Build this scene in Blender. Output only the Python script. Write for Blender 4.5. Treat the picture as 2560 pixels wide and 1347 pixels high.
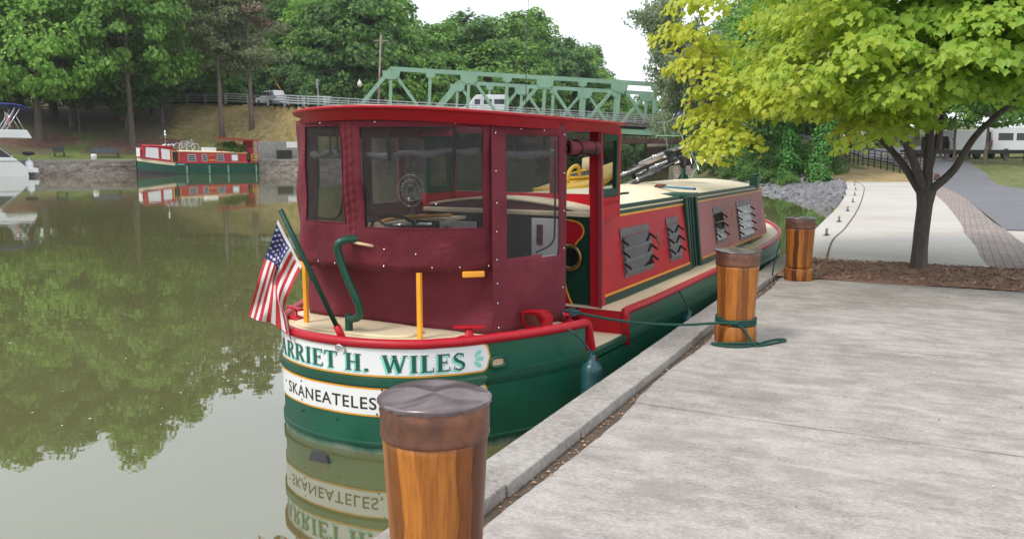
import bpy, bmesh, math, random
import numpy as np
from math import radians as R, sin, cos, pi
from mathutils import Vector, Matrix

# ---------------------------------------------------------------- camera, sky, sun, exposure
scene = bpy.context.scene
C = scene.collection
for o in list(bpy.data.objects):
    bpy.data.objects.remove(o)
cd = bpy.data.cameras.new("camera"); cam = bpy.data.objects.new("camera", cd); C.objects.link(cam)
cd.sensor_width = 36.0; cd.lens = 2080 / 2560 * 36.0
cd.clip_start = 0.1; cd.clip_end = 3000
cam.location = (0, 0, 1.65)
cam.rotation_euler = (R(90) - math.atan(288 / 2080), 0, 0)
scene.camera = cam

SUN_EL, SUN_AZ = 50, 232          # azimuth clockwise from +Y : behind the camera, to the left
wd = bpy.data.worlds.new("World"); scene.world = wd; wd.use_nodes = True
wn = wd.node_tree.nodes; wl = wd.node_tree.links
for n in list(wn): wn.remove(n)
wo = wn.new("ShaderNodeOutputWorld"); bg = wn.new("ShaderNodeBackground"); bg.inputs["Strength"].default_value = 0.1
sky = wn.new("ShaderNodeTexSky"); sky.sky_type = 'NISHITA'; sky.sun_disc = False
sky.sun_elevation = R(SUN_EL); sky.sun_rotation = R(SUN_AZ)
tc = wn.new("ShaderNodeTexCoord"); mp = wn.new("ShaderNodeMapping"); mp.inputs["Scale"].default_value = (1, 1, 2.6)
nz = wn.new("ShaderNodeTexNoise"); nz.inputs["Scale"].default_value = 2.2; nz.inputs["Detail"].default_value = 6
cr = wn.new("ShaderNodeValToRGB"); cr.color_ramp.elements[0].position = .30; cr.color_ramp.elements[1].position = .62
cr.color_ramp.elements[0].color = (.80, .80, .80, 1); cr.color_ramp.elements[1].color = (.97, .97, .97, 1)
mx = wn.new("ShaderNodeMix"); mx.data_type = 'RGBA'; mx.inputs["B"].default_value = (8.7, 9.05, 9.7, 1)
wl.new(tc.outputs["Generated"], mp.inputs["Vector"]); wl.new(mp.outputs["Vector"], nz.inputs["Vector"])
wl.new(nz.outputs["Fac"], cr.inputs["Fac"]); wl.new(cr.outputs["Color"], mx.inputs["Factor"])
wl.new(sky.outputs["Color"], mx.inputs["A"]); wl.new(mx.outputs["Result"], bg.inputs["Color"])
wl.new(bg.outputs["Background"], wo.inputs["Surface"])

sd = bpy.data.lights.new("sun", 'SUN'); sun = bpy.data.objects.new("sun", sd); C.objects.link(sun)
sd.energy = 1.5; sd.angle = R(16); sd.color = (1.0, .95, .87)
sun.rotation_euler = (R(90 - SUN_EL), 0, R(-SUN_AZ + 180))
sun.location = (-20, -20, 40)

scene.view_settings.view_transform = 'Standard'; scene.view_settings.look = 'None'
scene.view_settings.exposure = 0.68; scene.view_settings.gamma = 1.0
cy = scene.cycles
cy.max_bounces = 6; cy.diffuse_bounces = 3; cy.glossy_bounces = 3; cy.transmission_bounces = 4
cy.transparent_max_bounces = 10; cy.caustics_reflective = False; cy.caustics_refractive = False
cy.use_denoising = True

rng = np.random.default_rng(7)
random.seed(7)

# ---------------------------------------------------------------- helpers
def tag(o, label=None, cat=None, group=None, kind=None):
    if label: o["label"] = label
    if cat: o["category"] = cat
    if group: o["group"] = group
    if kind: o["kind"] = kind
    return o

def empty(name, loc=(0, 0, 0), rz=0.0, parent=None):
    o = bpy.data.objects.new(name, None); C.objects.link(o)
    o.location = loc; o.rotation_euler = (0, 0, rz); o.empty_display_size = .2
    if parent: o.parent = parent
    return o

def link(name, me, mats, parent=None):
    if not isinstance(mats, (list, tuple)): mats = [mats]
    if not me.materials:
        for m in mats: me.materials.append(m)
    o = bpy.data.objects.new(name, me); C.objects.link(o)
    if parent: o.parent = parent
    return o

def copy_tree(o, parent=None):
    c = o.copy(); C.objects.link(c); c.parent = parent
    for ch in list(o.children): copy_tree(ch, c)
    return c

def unit(v):
    v = np.array(v, float); n = np.linalg.norm(v); return v / n if n > 1e-9 else v

def smooth_pts(P, n=6):
    P = [np.array(q, float) for q in P]
    P = [2 * P[0] - P[1]] + P + [2 * P[-1] - P[-2]]; out = []
    for i in range(1, len(P) - 2):
        a, b, c, d = P[i - 1:i + 3]
        for k in range(n):
            t = k / n
            out.append(.5 * (2 * b + (c - a) * t + (2 * a - 5 * b + 4 * c - d) * t * t + (3 * b - a - 3 * c + d) * t ** 3))
    out.append(P[-2]); return out

class MB:
    """collects geometry for ONE mesh"""
    def __init__(s): s.v = []; s.f = []; s.m = []; s.s = []
    def add(s, vs, fs, mi=0, sm=False):
        k = len(s.v); s.v += [tuple(map(float, q)) for q in vs]
        for f in fs: s.f.append([i + k for i in f]); s.m.append(mi); s.s.append(sm)
        return s
    def hexa(s, p, mi=0):
        return s.add(p, [(0, 3, 2, 1), (4, 5, 6, 7), (0, 1, 5, 4), (1, 2, 6, 5), (2, 3, 7, 6), (3, 0, 4, 7)], mi)
    def box(s, x0, x1, y0, y1, z0, z1, mi=0):
        return s.hexa([(x0, y0, z0), (x1, y0, z0), (x1, y1, z0), (x0, y1, z0), (x0, y0, z1), (x1, y0, z1), (x1, y1, z1), (x0, y1, z1)], mi)
    def bar(s, p, q, w, h, up=(0, 0, 1), mi=0):
        p = np.array(p, float); q = np.array(q, float); d = unit(q - p)
        a = np.cross(d, up)
        if np.linalg.norm(a) < 1e-4: a = np.cross(d, (0, 1, 0))
        a = unit(a); b = np.cross(a, d)
        a = a * w / 2; b = b * h / 2
        return s.hexa([p - a - b, p + a - b, p + a + b, p - a + b, q - a - b, q + a - b, q + a + b, q - a + b], mi)
    def tube(s, P, r, n=8, mi=0, cap=True, closed=False):
        P = [np.array(q, float) for q in P]; k = len(P)
        rs = [r] * k if np.isscalar(r) else list(r)
        vs = []; prev = None
        for i in range(k):
            t = unit((P[(i + 1) % k] - P[i - 1]) if closed else (P[min(i + 1, k - 1)] - P[max(i - 1, 0)]))
            if prev is None:
                a = np.cross(t, (0, 0, 1))
                if np.linalg.norm(a) < 1e-3: a = np.cross(t, (0, 1, 0))
            else: a = prev - t * np.dot(prev, t)
            a = unit(a); prev = a; b = np.cross(t, a)
            for j in range(n):
                w = 2 * pi * j / n; vs.append(P[i] + rs[i] * (cos(w) * a + sin(w) * b))
        fs = []
        for i in range(k if closed else k - 1):
            for j in range(n):
                i2 = (i + 1) % k; j2 = (j + 1) % n
                fs.append((i * n + j, i * n + j2, i2 * n + j2, i2 * n + j))
        s.add(vs, fs, mi, True)
        if cap and not closed:
            s.add(vs[:n], [tuple(range(n))[::-1]], mi); s.add(vs[-n:], [tuple(range(n))], mi)
        return s
    def lathe(s, prof, n=24, c=(0, 0, 0), mi=0, axis='z', sm=True, capb=True, capt=True):
        vs = []
        def pt(r, h, w):
            a, b = r * cos(w), r * sin(w)
            q = (a, b, h) if axis == 'z' else ((h, a, b) if axis == 'x' else (b, h, a))
            return (q[0] + c[0], q[1] + c[1], q[2] + c[2])
        for r, h in prof:
            for j in range(n): vs.append(pt(r, h, 2 * pi * j / n))
        fs = []
        for i in range(len(prof) - 1):
            for j in range(n):
                j2 = (j + 1) % n; fs.append((i * n + j, i * n + j2, (i + 1) * n + j2, (i + 1) * n + j))
        s.add(vs, fs, mi, sm)
        if capb and prof[0][0] > 1e-5: s.add(vs[:n], [tuple(range(n))[::-1]], mi)
        if capt and prof[-1][0] > 1e-5: s.add(vs[-n:], [tuple(range(n))], mi)
        return s
    def prism(s, pts, vec, mi=0):
        """closed polygon (3-d points) pushed along vec"""
        k = len(pts); vec = np.array(vec, float); top = [np.array(q, float) + vec for q in pts]
        fs = [tuple(range(k))[::-1], tuple(range(k, 2 * k))] + [(i, (i + 1) % k, k + (i + 1) % k, k + i) for i in range(k)]
        return s.add(list(pts) + top, fs, mi)
    def sheet(s, G, mi=0, sm=True, skip=None):
        nu = len(G); nv = len(G[0]); vs = [q for r in G for q in r]
        fs = [(i * nv + j, (i + 1) * nv + j, (i + 1) * nv + j + 1, i * nv + j + 1)
              for i in range(nu - 1) for j in range(nv - 1) if not (skip and skip(i, j))]
        return s.add(vs, fs, mi, sm)
    def mesh(s, name, mats):
        me = bpy.data.meshes.new(name)
        me.from_pydata(s.v, [], s.f)
        me.polygons.foreach_set("material_index", s.m); me.polygons.foreach_set("use_smooth", s.s)
        if not isinstance(mats, (list, tuple)): mats = [mats]
        for m in mats: me.materials.append(m)
        me.update(); return me
    def build(s, name, mats, parent=None, bevel=0, solid=0, fix=True):
        me = s.mesh(name, mats)
        if fix:
            bm = bmesh.new(); bm.from_mesh(me); bmesh.ops.remove_doubles(bm, verts=bm.verts, dist=1e-5)
            bmesh.ops.recalc_face_normals(bm, faces=bm.faces); bm.to_mesh(me); bm.free()
        o = bpy.data.objects.new(name, me); C.objects.link(o)
        if parent: o.parent = parent
        if solid:
            m = o.modifiers.new("solid", 'SOLIDIFY'); m.thickness = solid; m.offset = 0
        if bevel:
            m = o.modifiers.new("bevel", 'BEVEL'); m.width = bevel; m.segments = 2; m.limit_method = 'ANGLE'; m.angle_limit = R(40)
        return o

def np_mesh(name, verts, loops, sizes, mats, smooth=False, mi=None):
    """verts (N,3), flat loop indices, face sizes"""
    me = bpy.data.meshes.new(name)
    me.vertices.add(len(verts)); me.vertices.foreach_set("co", np.asarray(verts, np.float32).ravel())
    me.loops.add(len(loops)); me.loops.foreach_set("vertex_index", np.asarray(loops, np.int32))
    me.polygons.add(len(sizes))
    st = np.concatenate([[0], np.cumsum(sizes)[:-1]]).astype(np.int32)
    me.polygons.foreach_set("loop_start", st); me.polygons.foreach_set("loop_total", np.asarray(sizes, np.int32))
    if mi is not None: me.polygons.foreach_set("material_index", np.asarray(mi, np.int32))
    me.polygons.foreach_set("use_smooth", np.full(len(sizes), smooth))
    if not isinstance(mats, (list, tuple)): mats = [mats]
    for m in mats: me.materials.append(m)
    me.update(calc_edges=True); me.validate(); return me

# ---------------------------------------------------------------- materials
class NT:
    def __init__(s, name):
        s.m = bpy.data.materials.new(name); s.m.use_nodes = True
        s.t = s.m.node_tree; s.n = s.t.nodes; s.l = s.t.links
        s.b = s.n["Principled BSDF"]; s.out = s.n["Material Output"]; s.tc = None
    def new(s, k, **kw):
        n = s.n.new(k)
        for a, v in kw.items():
            if a in n.inputs: n.inputs[a].default_value = v
            else: setattr(n, a, v)
        return n
    def coord(s, scale=(1, 1, 1), kind="Object"):
        if s.tc is None: s.tc = s.new("ShaderNodeTexCoord")
        m = s.new("ShaderNodeMapping"); m.inputs["Scale"].default_value = scale
        s.l.new(s.tc.outputs[kind], m.inputs["Vector"]); return m.outputs["Vector"]
    def noise(s, scale, detail=5, rough=.55, stretch=(1, 1, 1), dist=0):
        n = s.new("ShaderNodeTexNoise"); n.inputs["Scale"].default_value = scale; n.inputs["Detail"].default_value = detail
        n.inputs["Roughness"].default_value = rough; n.inputs["Distortion"].default_value = dist
        s.l.new(s.coord(stretch), n.inputs["Vector"]); return n.outputs["Fac"]
    def ramp(s, fac, stops):
        r = s.new("ShaderNodeValToRGB"); e = r.color_ramp.elements
        while len(e) < len(stops): e.new(.5)
        for k, (p, c) in zip(e, stops): k.position = p; k.color = (*c, 1) if len(c) == 3 else c
        s.l.new(fac, r.inputs["Fac"]); return r.outputs["Color"]
    def mix(s, fac, a, b, mode='MIX'):
        m = s.new("ShaderNodeMix", data_type='RGBA', blend_type=mode)
        for k, v in (("Factor", fac), ("A", a), ("B", b)):
            if isinstance(v, (int, float)): m.inputs[k].default_value = v
            elif isinstance(v, tuple): m.inputs[k].default_value = (*v, 1) if len(v) == 3 else v
            else: s.l.new(v, m.inputs[k])
        return m.outputs["Result"]
    def math(s, op, a, b=0.0):
        m = s.new("ShaderNodeMath", operation=op)
        for i, v in enumerate((a, b)):
            if isinstance(v, (int, float)): m.inputs[i].default_value = v
            else: s.l.new(v, m.inputs[i])
        return m.outputs[0]
    def base(s, c): s.l.new(c, s.b.inputs["Base Color"]); return s
    def set(s, **kw):
        for k, v in kw.items(): s.b.inputs[k.replace("_", " ")].default_value = v
        return s
    def bump(s, h, strength=.3, dist=.01):
        b = s.new("ShaderNodeBump"); b.inputs["Strength"].default_value = strength; b.inputs["Distance"].default_value = dist
        s.l.new(h, b.inputs["Height"]); s.l.new(b.outputs["Normal"], s.b.inputs["Normal"]); return s

def paint(name, col, rough=.35, var=.12, scale=3.0, metallic=0, bump=.04, coat=0.0, dirt=None, dirtamt=.25, spec=.5):
    t = NT(name); n = t.noise(scale, 6)
    lo = tuple(max(0, c * (1 - var)) for c in col); hi = tuple(min(1, c * (1 + var)) for c in col)
    c = t.ramp(n, [(.3, lo), (.7, hi)])
    if dirt:
        d = t.noise(scale * 2.3, 8, .65); k = t.ramp(d, [(.52, (0, 0, 0)), (.75, (dirtamt,) * 3)]); c = t.mix(k, c, dirt)
    t.base(c); t.set(Roughness=rough, Metallic=metallic, Coat_Weight=coat, Specular_IOR_Level=spec)
    if bump: t.bump(t.noise(scale * 14, 3), bump, .004)
    return t.m

M = {}
M['red'] = paint('red_paint', (.43, .007, .017), .42, .08, 2, coat=0, spec=.25, dirt=(.3, .05, .05), dirtamt=.25)
def _gun():
    t = NT('scuffed_red_rail'); n = t.noise(2, 5); c = t.ramp(n, [(.3, (.36, .006, .016)), (.7, (.47, .012, .024))])
    k = t.noise(9, 8, .72); c = t.mix(t.ramp(k, [(.60, (0, 0, 0)), (.66, (.55,) * 3)]), c, (.22, .02, .02)); k2 = t.noise(21, 6, .7); c = t.mix(t.ramp(k2, [(.69, (0, 0, 0)), (.73, (.6,) * 3)]), c, (.52, .33, .30))
    t.base(c).set(Roughness=.4, Specular_IOR_Level=.35); t.bump(k, .12, .003); return t.m
M['gunred'] = _gun()
M['faded'] = None
M['green'] = paint('green_paint', (.004, .066, .036), .4, .2, 2, dirt=(.03, .10, .07), dirtamt=.4)
def _hull():
    t = NT('hull_green_paint'); n = t.noise(1.6, 6); sx = t.new("ShaderNodeSeparateXYZ"); t.l.new(t.coord(), sx.inputs[0])
    c = t.ramp(n, [(.3, (.004, .072, .040)), (.7, (.008, .105, .058))])
    sc = t.noise(30, 4, .7, (.25, .25, 1.5)); c = t.mix(t.ramp(sc, [(.66, (0, 0, 0)), (.74, (.35,) * 3)]), c, (.10, .17, .13))
    ch = t.noise(6, 7, .7); c = t.mix(t.ramp(ch, [(.66, (0, 0, 0)), (.70, (.45,) * 3)]), c, (.02, .05, .04))
    z = t.math('ADD', t.math('MULTIPLY', t.math('ADD', sx.outputs[2], .5), -9.0), t.math('ADD', .72, t.math('MULTIPLY', t.math('SUBTRACT', t.noise(5, 6, .7, (1, 1, .4)), .5), 1.3)))
    c = t.mix(t.ramp(z, [(.25, (0, 0, 0)), (.8, (.75,) * 3)]), c, (.26, .29, .24))
    t.base(c).set(Roughness=.36); t.bump(t.noise(3.5, 4), .12, .008); return t.m
M['hullgreen'] = _hull()
M['greend'] = paint('dark_green_paint', (.006, .046, .027), .45, .15, 3, spec=.3)
M['cream'] = paint('cream_paint', (.74, .63, .43), .5, .05, 1.2, dirt=(.5, .42, .3), dirtamt=.35)
M['yellow'] = paint('yellow_paint', (.82, .36, .025), .35, .08, 4)
M['gold'] = paint('gold_line', (.80, .35, .03), .4, .1, 6, bump=0)
M['white'] = paint('white_paint', (.8, .8, .8), .35, .04, 3, bump=0)
M['white2'] = paint('white_gelcoat', (.78, .79, .80), .2, .05, 1, bump=0)
M['black'] = paint('black_rubber', (.012, .012, .014), .5, .2, 8)
M['darkgrey'] = paint('dark_grey', (.05, .05, .055), .5, .2, 5)
M['steel'] = paint('grey_steel', (.30, .30, .29), .42, .15, 9, metallic=.7, bump=.08)
M['winframe'] = paint('dull_window_frame', (.13, .125, .125), .45, .2, 9, metallic=.4, bump=.08)
M['zinc'] = paint('galvanised_rail', (.42, .44, .45), .45, .15, 5, metallic=.4)
M['chrome'] = paint('chrome', (.75, .75, .76), .12, .05, 5, metallic=1, bump=0)
M['brass'] = paint('aged_brass', (.28, .19, .075), .35, .25, 12, metallic=.9)
M['truss'] = paint('bridge_green', (.21, .36, .25), .55, .15, .35, dirt=(.28, .40, .31), dirtamt=.4, bump=0)
M['rust'] = paint('rusty_steel', (.10, .055, .045), .8, .3, .6, bump=0)
M['maroonpaint'] = paint('maroon_paint', (.10, .013, .02), .45, .15, 3)
M['dark'] = paint('dark_interior', (.018, .016, .017), .7, .2, 3)
M['blue'] = paint('blue_canvas', (.012, .025, .17), .75, .2, 5)
M['teal'] = paint('teal_letter_shade', (.25, .66, .56), .4, .04, 5, bump=0)
M['lettergreen'] = paint('letter_green', (.01, .10, .07), .4, .1, 5, bump=0)
M['letterblack'] = paint('letter_black', (.025, .02, .02), .4, .1, 5, bump=0)
M['kayak'] = paint('kayak_yellow', (.80, .44, .035), .35, .08, 3)
M['tan'] = paint('tan_vinyl', (.62, .45, .28), .6, .1, 5)
M['oar'] = paint('blue_paint', (.03, .16, .28), .5, .15, 4)
M['orange'] = paint('sign_orange', (.85, .24, .015), .5, .05, 4, bump=0)
M['fender'] = paint('fender_vinyl', (.008, .055, .06), .35, .25, 7, dirt=(.04, .12, .12), dirtamt=.5)
M['flagred'] = paint('flag_red', (.58, .03, .045), .75, .06, 20); M['flagwhite'] = paint('flag_white', (.78, .77, .78), .75, .03, 20)
M['flagblue'] = paint('flag_blue', (.035, .035, .19), .75, .08, 20)
M['bike1'] = paint('black_bike_paint', (.03, .03, .035), .3, .2, 5); M['bike2'] = paint('pale_bike_paint', (.62, .63, .64), .35, .1, 5)
M['carwhite'] = paint('white_car_paint', (.74, .75, .77), .2, .03, .6, bump=0, coat=.5)
M['carglass'] = paint('dark_car_glass', (.03, .035, .04), .08, .1, 1, bump=0)
M['lampglobe'] = paint('frosted_globe', (.75, .74, .68), .3, .05, 2, bump=0)
M['post'] = paint('weathered_timber', (.17, .14, .115), .85, .25, 4)
M['polewood'] = paint('utility_pole_wood', (.30, .24, .20), .9, .2, 1.5)
M['brick'] = paint('brown_brick', (.14, .045, .035), .85, .3, 1.5); M['roofgrey'] = paint('grey_shingles', (.09, .085, .085), .9, .25, 2)
M['awning'] = paint('red_awning', (.42, .02, .035), .7, .12, 3)
M['foil'] = paint('crumpled_foil', (.8, .8, .82), .15, .1, 6, metallic=1)

def _faded():       # sun-bleached red panel
    t = NT('sun_bleached_red'); n = t.noise(1.1, 4); k = t.noise(9, 5)
    c = t.ramp(n, [(.3, (.30, .062, .066)), (.55, (.40, .135, .135)), (.8, (.33, .085, .088))])
    c = t.mix(t.ramp(k, [(.5, (0, 0, 0)), (.8, (.25,) * 3)]), c, (.45, .2, .19))
    t.base(c).set(Roughness=.5); return t.m
M['faded'] = _faded()

def _canvas():
    t = NT('maroon_canvas'); n = t.noise(3.0, 6); w = t.noise(260, 2, .5)
    c = t.ramp(n, [(.22, (.110, .011, .020)), (.5, (.150, .016, .028)), (.78, (.195, .026, .040))])
    t.base(t.mix(t.ramp(w, [(.35, (.78,) * 3), (.65, (1.1,) * 3)]), c, c, 'MIX')).set(Roughness=.85)
    h = t.math('ADD', t.math('MULTIPLY', t.noise(5.5, 4, .55, (1, 1, .6), 1.0), 7.0), t.math('MULTIPLY', t.noise(60, 2), .6))
    t.bump(h, .55, .007); return t.m
M['canvas'] = _canvas()

def _vinyl():
    t = NT('smoked_vinyl'); t.n.remove(t.b)
    tr = t.new("ShaderNodeBsdfTransparent"); tr.inputs["Color"].default_value = (.70, .70, .71, 1)
    p = t.new("ShaderNodeBsdfPrincipled"); p.inputs["Base Color"].default_value = (.085, .085, .088, 1); p.inputs["Roughness"].default_value = .12
    b = t.new("ShaderNodeBump"); b.inputs["Strength"].default_value = .7; b.inputs["Distance"].default_value = .02
    t.l.new(t.noise(5, 3, .5, (1, 1, 1.6), 1.2), b.inputs["Height"]); t.l.new(b.outputs["Normal"], p.inputs["Normal"])
    m = t.new("ShaderNodeMixShader"); m.inputs[0].default_value = .30
    t.l.new(tr.outputs[0], m.inputs[1]); t.l.new(p.outputs[0], m.inputs[2]); t.l.new(m.outputs[0], t.out.inputs["Surface"])
    return t.m
M['vinyl'] = _vinyl()

def _glass(name, tint, refl=.12, body=(.02, .02, .02)):
    t = NT(name); t.n.remove(t.b)
    tr = t.new("ShaderNodeBsdfTransparent"); tr.inputs["Color"].default_value = (*tint, 1)
    p = t.new("ShaderNodeBsdfPrincipled"); p.inputs["Base Color"].default_value = (*body, 1); p.inputs["Roughness"].default_value = .04
    m = t.new("ShaderNodeMixShader"); m.inputs[0].default_value = refl
    t.l.new(tr.outputs[0], m.inputs[1]); t.l.new(p.outputs[0], m.inputs[2]); t.l.new(m.outputs[0], t.out.inputs["Surface"])
    return t.m
M['glass'] = _glass('clear_glass', (.86, .9, .88))
M['louvre'] = _glass('louvre_glass', (.7, .75, .70), .38, (.025, .03, .025))

M['rolled'] = _glass('rolled_clear_vinyl', (.7, .7, .71), .55, (.34, .34, .35))
def _wood():        # varnished coopered staves, tone changes from stave to stave
    t = NT('varnished_staves')
    sx = t.new("ShaderNodeSeparateXYZ"); t.l.new(t.coord(), sx.inputs[0])
    ang = t.math('ARCTAN2', sx.outputs[1], sx.outputs[0])
    wob = t.math('MULTIPLY', t.math('SUBTRACT', t.noise(3.2, 2, .5, (1, 1, .9)), .5), .42)
    k = t.math('FLOOR', t.math('MULTIPLY', t.math('ADD', ang, wob), 2.75))
    wn_ = t.new("ShaderNodeTexWhiteNoise", noise_dimensions='1D'); t.l.new(k, wn_.inputs["W"])
    c = t.ramp(wn_.outputs["Value"], [(0, (.085, .026, .009)), (.35, (.24, .08, .018)), (.65, (.45, .175, .032)), (1, (.135, .042, .012))])
    g = t.noise(26, 7, .6, (1, 1, .09), .8)
    c = t.mix(.55, c, t.ramp(g, [(.3, (.50, .42, .36)), (.62, (1.15, 1.1, 1.0))]), 'MULTIPLY')
    g2 = t.noise(110, 4, .7, (1, 1, .05), .5); c = t.mix(.6, c, t.ramp(g2, [(.35, (.62, .55, .5)), (.6, (1.12, 1.1, 1.05))]), 'MULTIPLY')
    kn = t.ramp(t.noise(5.5, 2, .5, (1, 1, .45)), [(.68, (0, 0, 0)), (.74, (.75,) * 3)])
    c = t.mix(kn, c, (.12, .035, .012))
    t.base(c).set(Roughness=.4, Coat_Weight=.08, Coat_Roughness=.15, Specular_IOR_Level=.35); t.bump(g2, .15, .003); return t.m
M['wood'] = _wood()

def _copper():
    t = NT('weathered_copper'); n = t.noise(9, 7, .62); s = t.noise(22, 4, .5)
    c = t.ramp(n, [(.25, (.075, .040, .034)), (.5, (.165, .078, .052)), (.72, (.27, .115, .062))])
    c = t.mix(t.ramp(s, [(.62, (0, 0, 0)), (.72, (.6,) * 3)]), c, (.05, .035, .035))
    t.base(c).set(Metallic=.55, Roughness=.42); t.bump(n, .12, .004); return t.m
M['copper'] = _copper()
def _lid():
    t = NT('oxidised_copper_lid'); n = t.noise(7, 6, .6, (1, 1, 1), .6)
    c = t.ramp(n, [(.3, (.10, .078, .075)), (.55, (.19, .155, .155)), (.75, (.30, .26, .262))])
    t.base(c).set(Metallic=.7, Roughness=.33); t.bump(t.noise(3.2, 2, .4, (1, 1.8, 1), .8), .6, .025); return t.m
M['lid'] = _lid()

def ground(name, stops, s1, s2, rough=.9, bump=.4, bs=40, bd=.01, stretch=(1, 1, 1), w2=.5, specks=None):
    t = NT(name); a = t.noise(s1, 6, .6, stretch); b = t.noise(s2, 6, .62, stretch)
    f = t.math('ADD', t.math('MULTIPLY', a, 1 - w2), t.math('MULTIPLY', b, w2))
    c = t.ramp(f, stops)
    if specks:
        c = t.mix(t.ramp(t.noise(specks[0], 3, .5, stretch), [(specks[1], (0, 0, 0)), (specks[1] + .08, (specks[3],) * 3)]), c, specks[2])
    t.base(c).set(Roughness=rough); t.bump(t.noise(bs, 5, .6, stretch), bump, bd); return t.m
M['paving'] = None
M['path'] = ground('pale_concrete', [(.32, (.345, .285, .22)), (.42, (.415, .38, .33)), (.55, (.46, .435, .395)), (.72, (.50, .48, .445))], .28, 5, .85, .12, 60, .004, (.6, 1, 1), w2=.3)
M['asphalt'] = ground('asphalt', [(.3, (.115, .115, .125)), (.7, (.165, .165, .175))], .4, 30, .9, .3, 80, .006)
M['grass'] = ground('mown_grass', [(.34, (.068, .105, .024)), (.48, (.11, .135, .035)), (.6, (.215, .19, .075)), (.72, (.36, .255, .13))], .16, 3.0, .95, .8, 14, .05, w2=.42)
M['slope'] = ground('dry_grass_slope', [(.30, (.11, .125, .03)), (.42, (.21, .18, .06)), (.52, (.34, .255, .11)), (.64, (.50, .345, .19))], .07, 1.6, .95, .8, 6, .08, w2=.45)
M['forestfloor'] = ground('forest_floor', [(.35, (.045, .042, .02)), (.5, (.085, .065, .038)), (.65, (.075, .095, .025))], .12, 2.0, .95, .8, 6, .08)
M['mulch'] = ground('bark_mulch', [(.3, (.19, .10, .068)), (.5, (.36, .21, .145)), (.66, (.50, .33, .23)), (.8, (.62, .46, .34))], 9, 70, .95, 1.0, 60, .03, (1, .45, 1), .65)
M['dirt'] = ground('damp_grit', [(.3, (.06, .042, .03)), (.55, (.12, .088, .062)), (.75, (.24, .19, .15))], 12, 90, .95, 1.0, 90, .012)
M['coping'] = ground('quay_coping_concrete', [(.30, (.17, .152, .136)), (.48, (.30, .275, .25)), (.68, (.46, .43, .395))], 2.2, 24, .9, .4, 70, .006, w2=.5, specks=(55, .66, (.58, .56, .53), .8))
M['seawall'] = ground('stained_quay_wall', [(.34, (.11, .08, .07)), (.46, (.27, .215, .185)), (.56, (.43, .37, .33)), (.7, (.56, .51, .47))], .35, 2.4, .95, .6, 8, .05, (1, 1, 1.6), .55)
def far_ground():
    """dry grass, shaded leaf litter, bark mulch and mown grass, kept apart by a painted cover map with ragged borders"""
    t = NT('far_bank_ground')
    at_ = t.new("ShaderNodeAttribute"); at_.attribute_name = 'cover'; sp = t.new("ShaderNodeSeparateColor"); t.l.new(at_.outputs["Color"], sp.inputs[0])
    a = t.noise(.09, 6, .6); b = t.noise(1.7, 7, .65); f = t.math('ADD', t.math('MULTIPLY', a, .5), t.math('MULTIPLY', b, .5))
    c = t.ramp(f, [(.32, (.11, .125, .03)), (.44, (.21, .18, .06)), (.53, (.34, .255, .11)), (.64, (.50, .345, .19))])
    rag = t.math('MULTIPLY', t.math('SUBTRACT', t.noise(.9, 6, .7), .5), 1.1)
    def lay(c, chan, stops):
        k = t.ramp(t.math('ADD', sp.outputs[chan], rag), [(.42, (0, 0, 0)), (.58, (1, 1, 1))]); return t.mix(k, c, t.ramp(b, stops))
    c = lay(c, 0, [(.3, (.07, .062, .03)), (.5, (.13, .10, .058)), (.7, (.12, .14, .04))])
    c = lay(c, 2, [(.3, (.075, .12, .025)), (.5, (.115, .16, .035)), (.7, (.19, .20, .06))])
    c = lay(c, 1, [(.3, (.09, .045, .032)), (.5, (.17, .085, .06)), (.7, (.26, .15, .105))])
    t.base(c).set(Roughness=.95); t.bump(t.noise(5, 6, .65), .9, .10); return t.m
M['farground'] = far_ground()
M['riprap'] = ground('grey_stone', [(.3, (.10, .10, .105)), (.55, (.20, .20, .205)), (.75, (.31, .31, .31))], 1.5, 14, .9, .5, 30, .02)
M['bark'] = ground('grey_bark', [(.3, (.065, .057, .053)), (.55, (.125, .11, .103)), (.75, (.20, .178, .168))], 4, 22, .95, .9, 26, .03, (1, 1, .28), .6)
M['barkfar'] = ground('tree_bark', [(.3, (.075, .06, .048)), (.6, (.15, .125, .10))], 1, 8, .95, .7, 8, .06, (1, 1, .3), .6)
M['pinebark'] = ground('pine_bark', [(.3, (.12, .085, .075)), (.6, (.21, .165, .15))], 1, 8, .95, .7, 8, .06, (1, 1, .4), .6)

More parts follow.
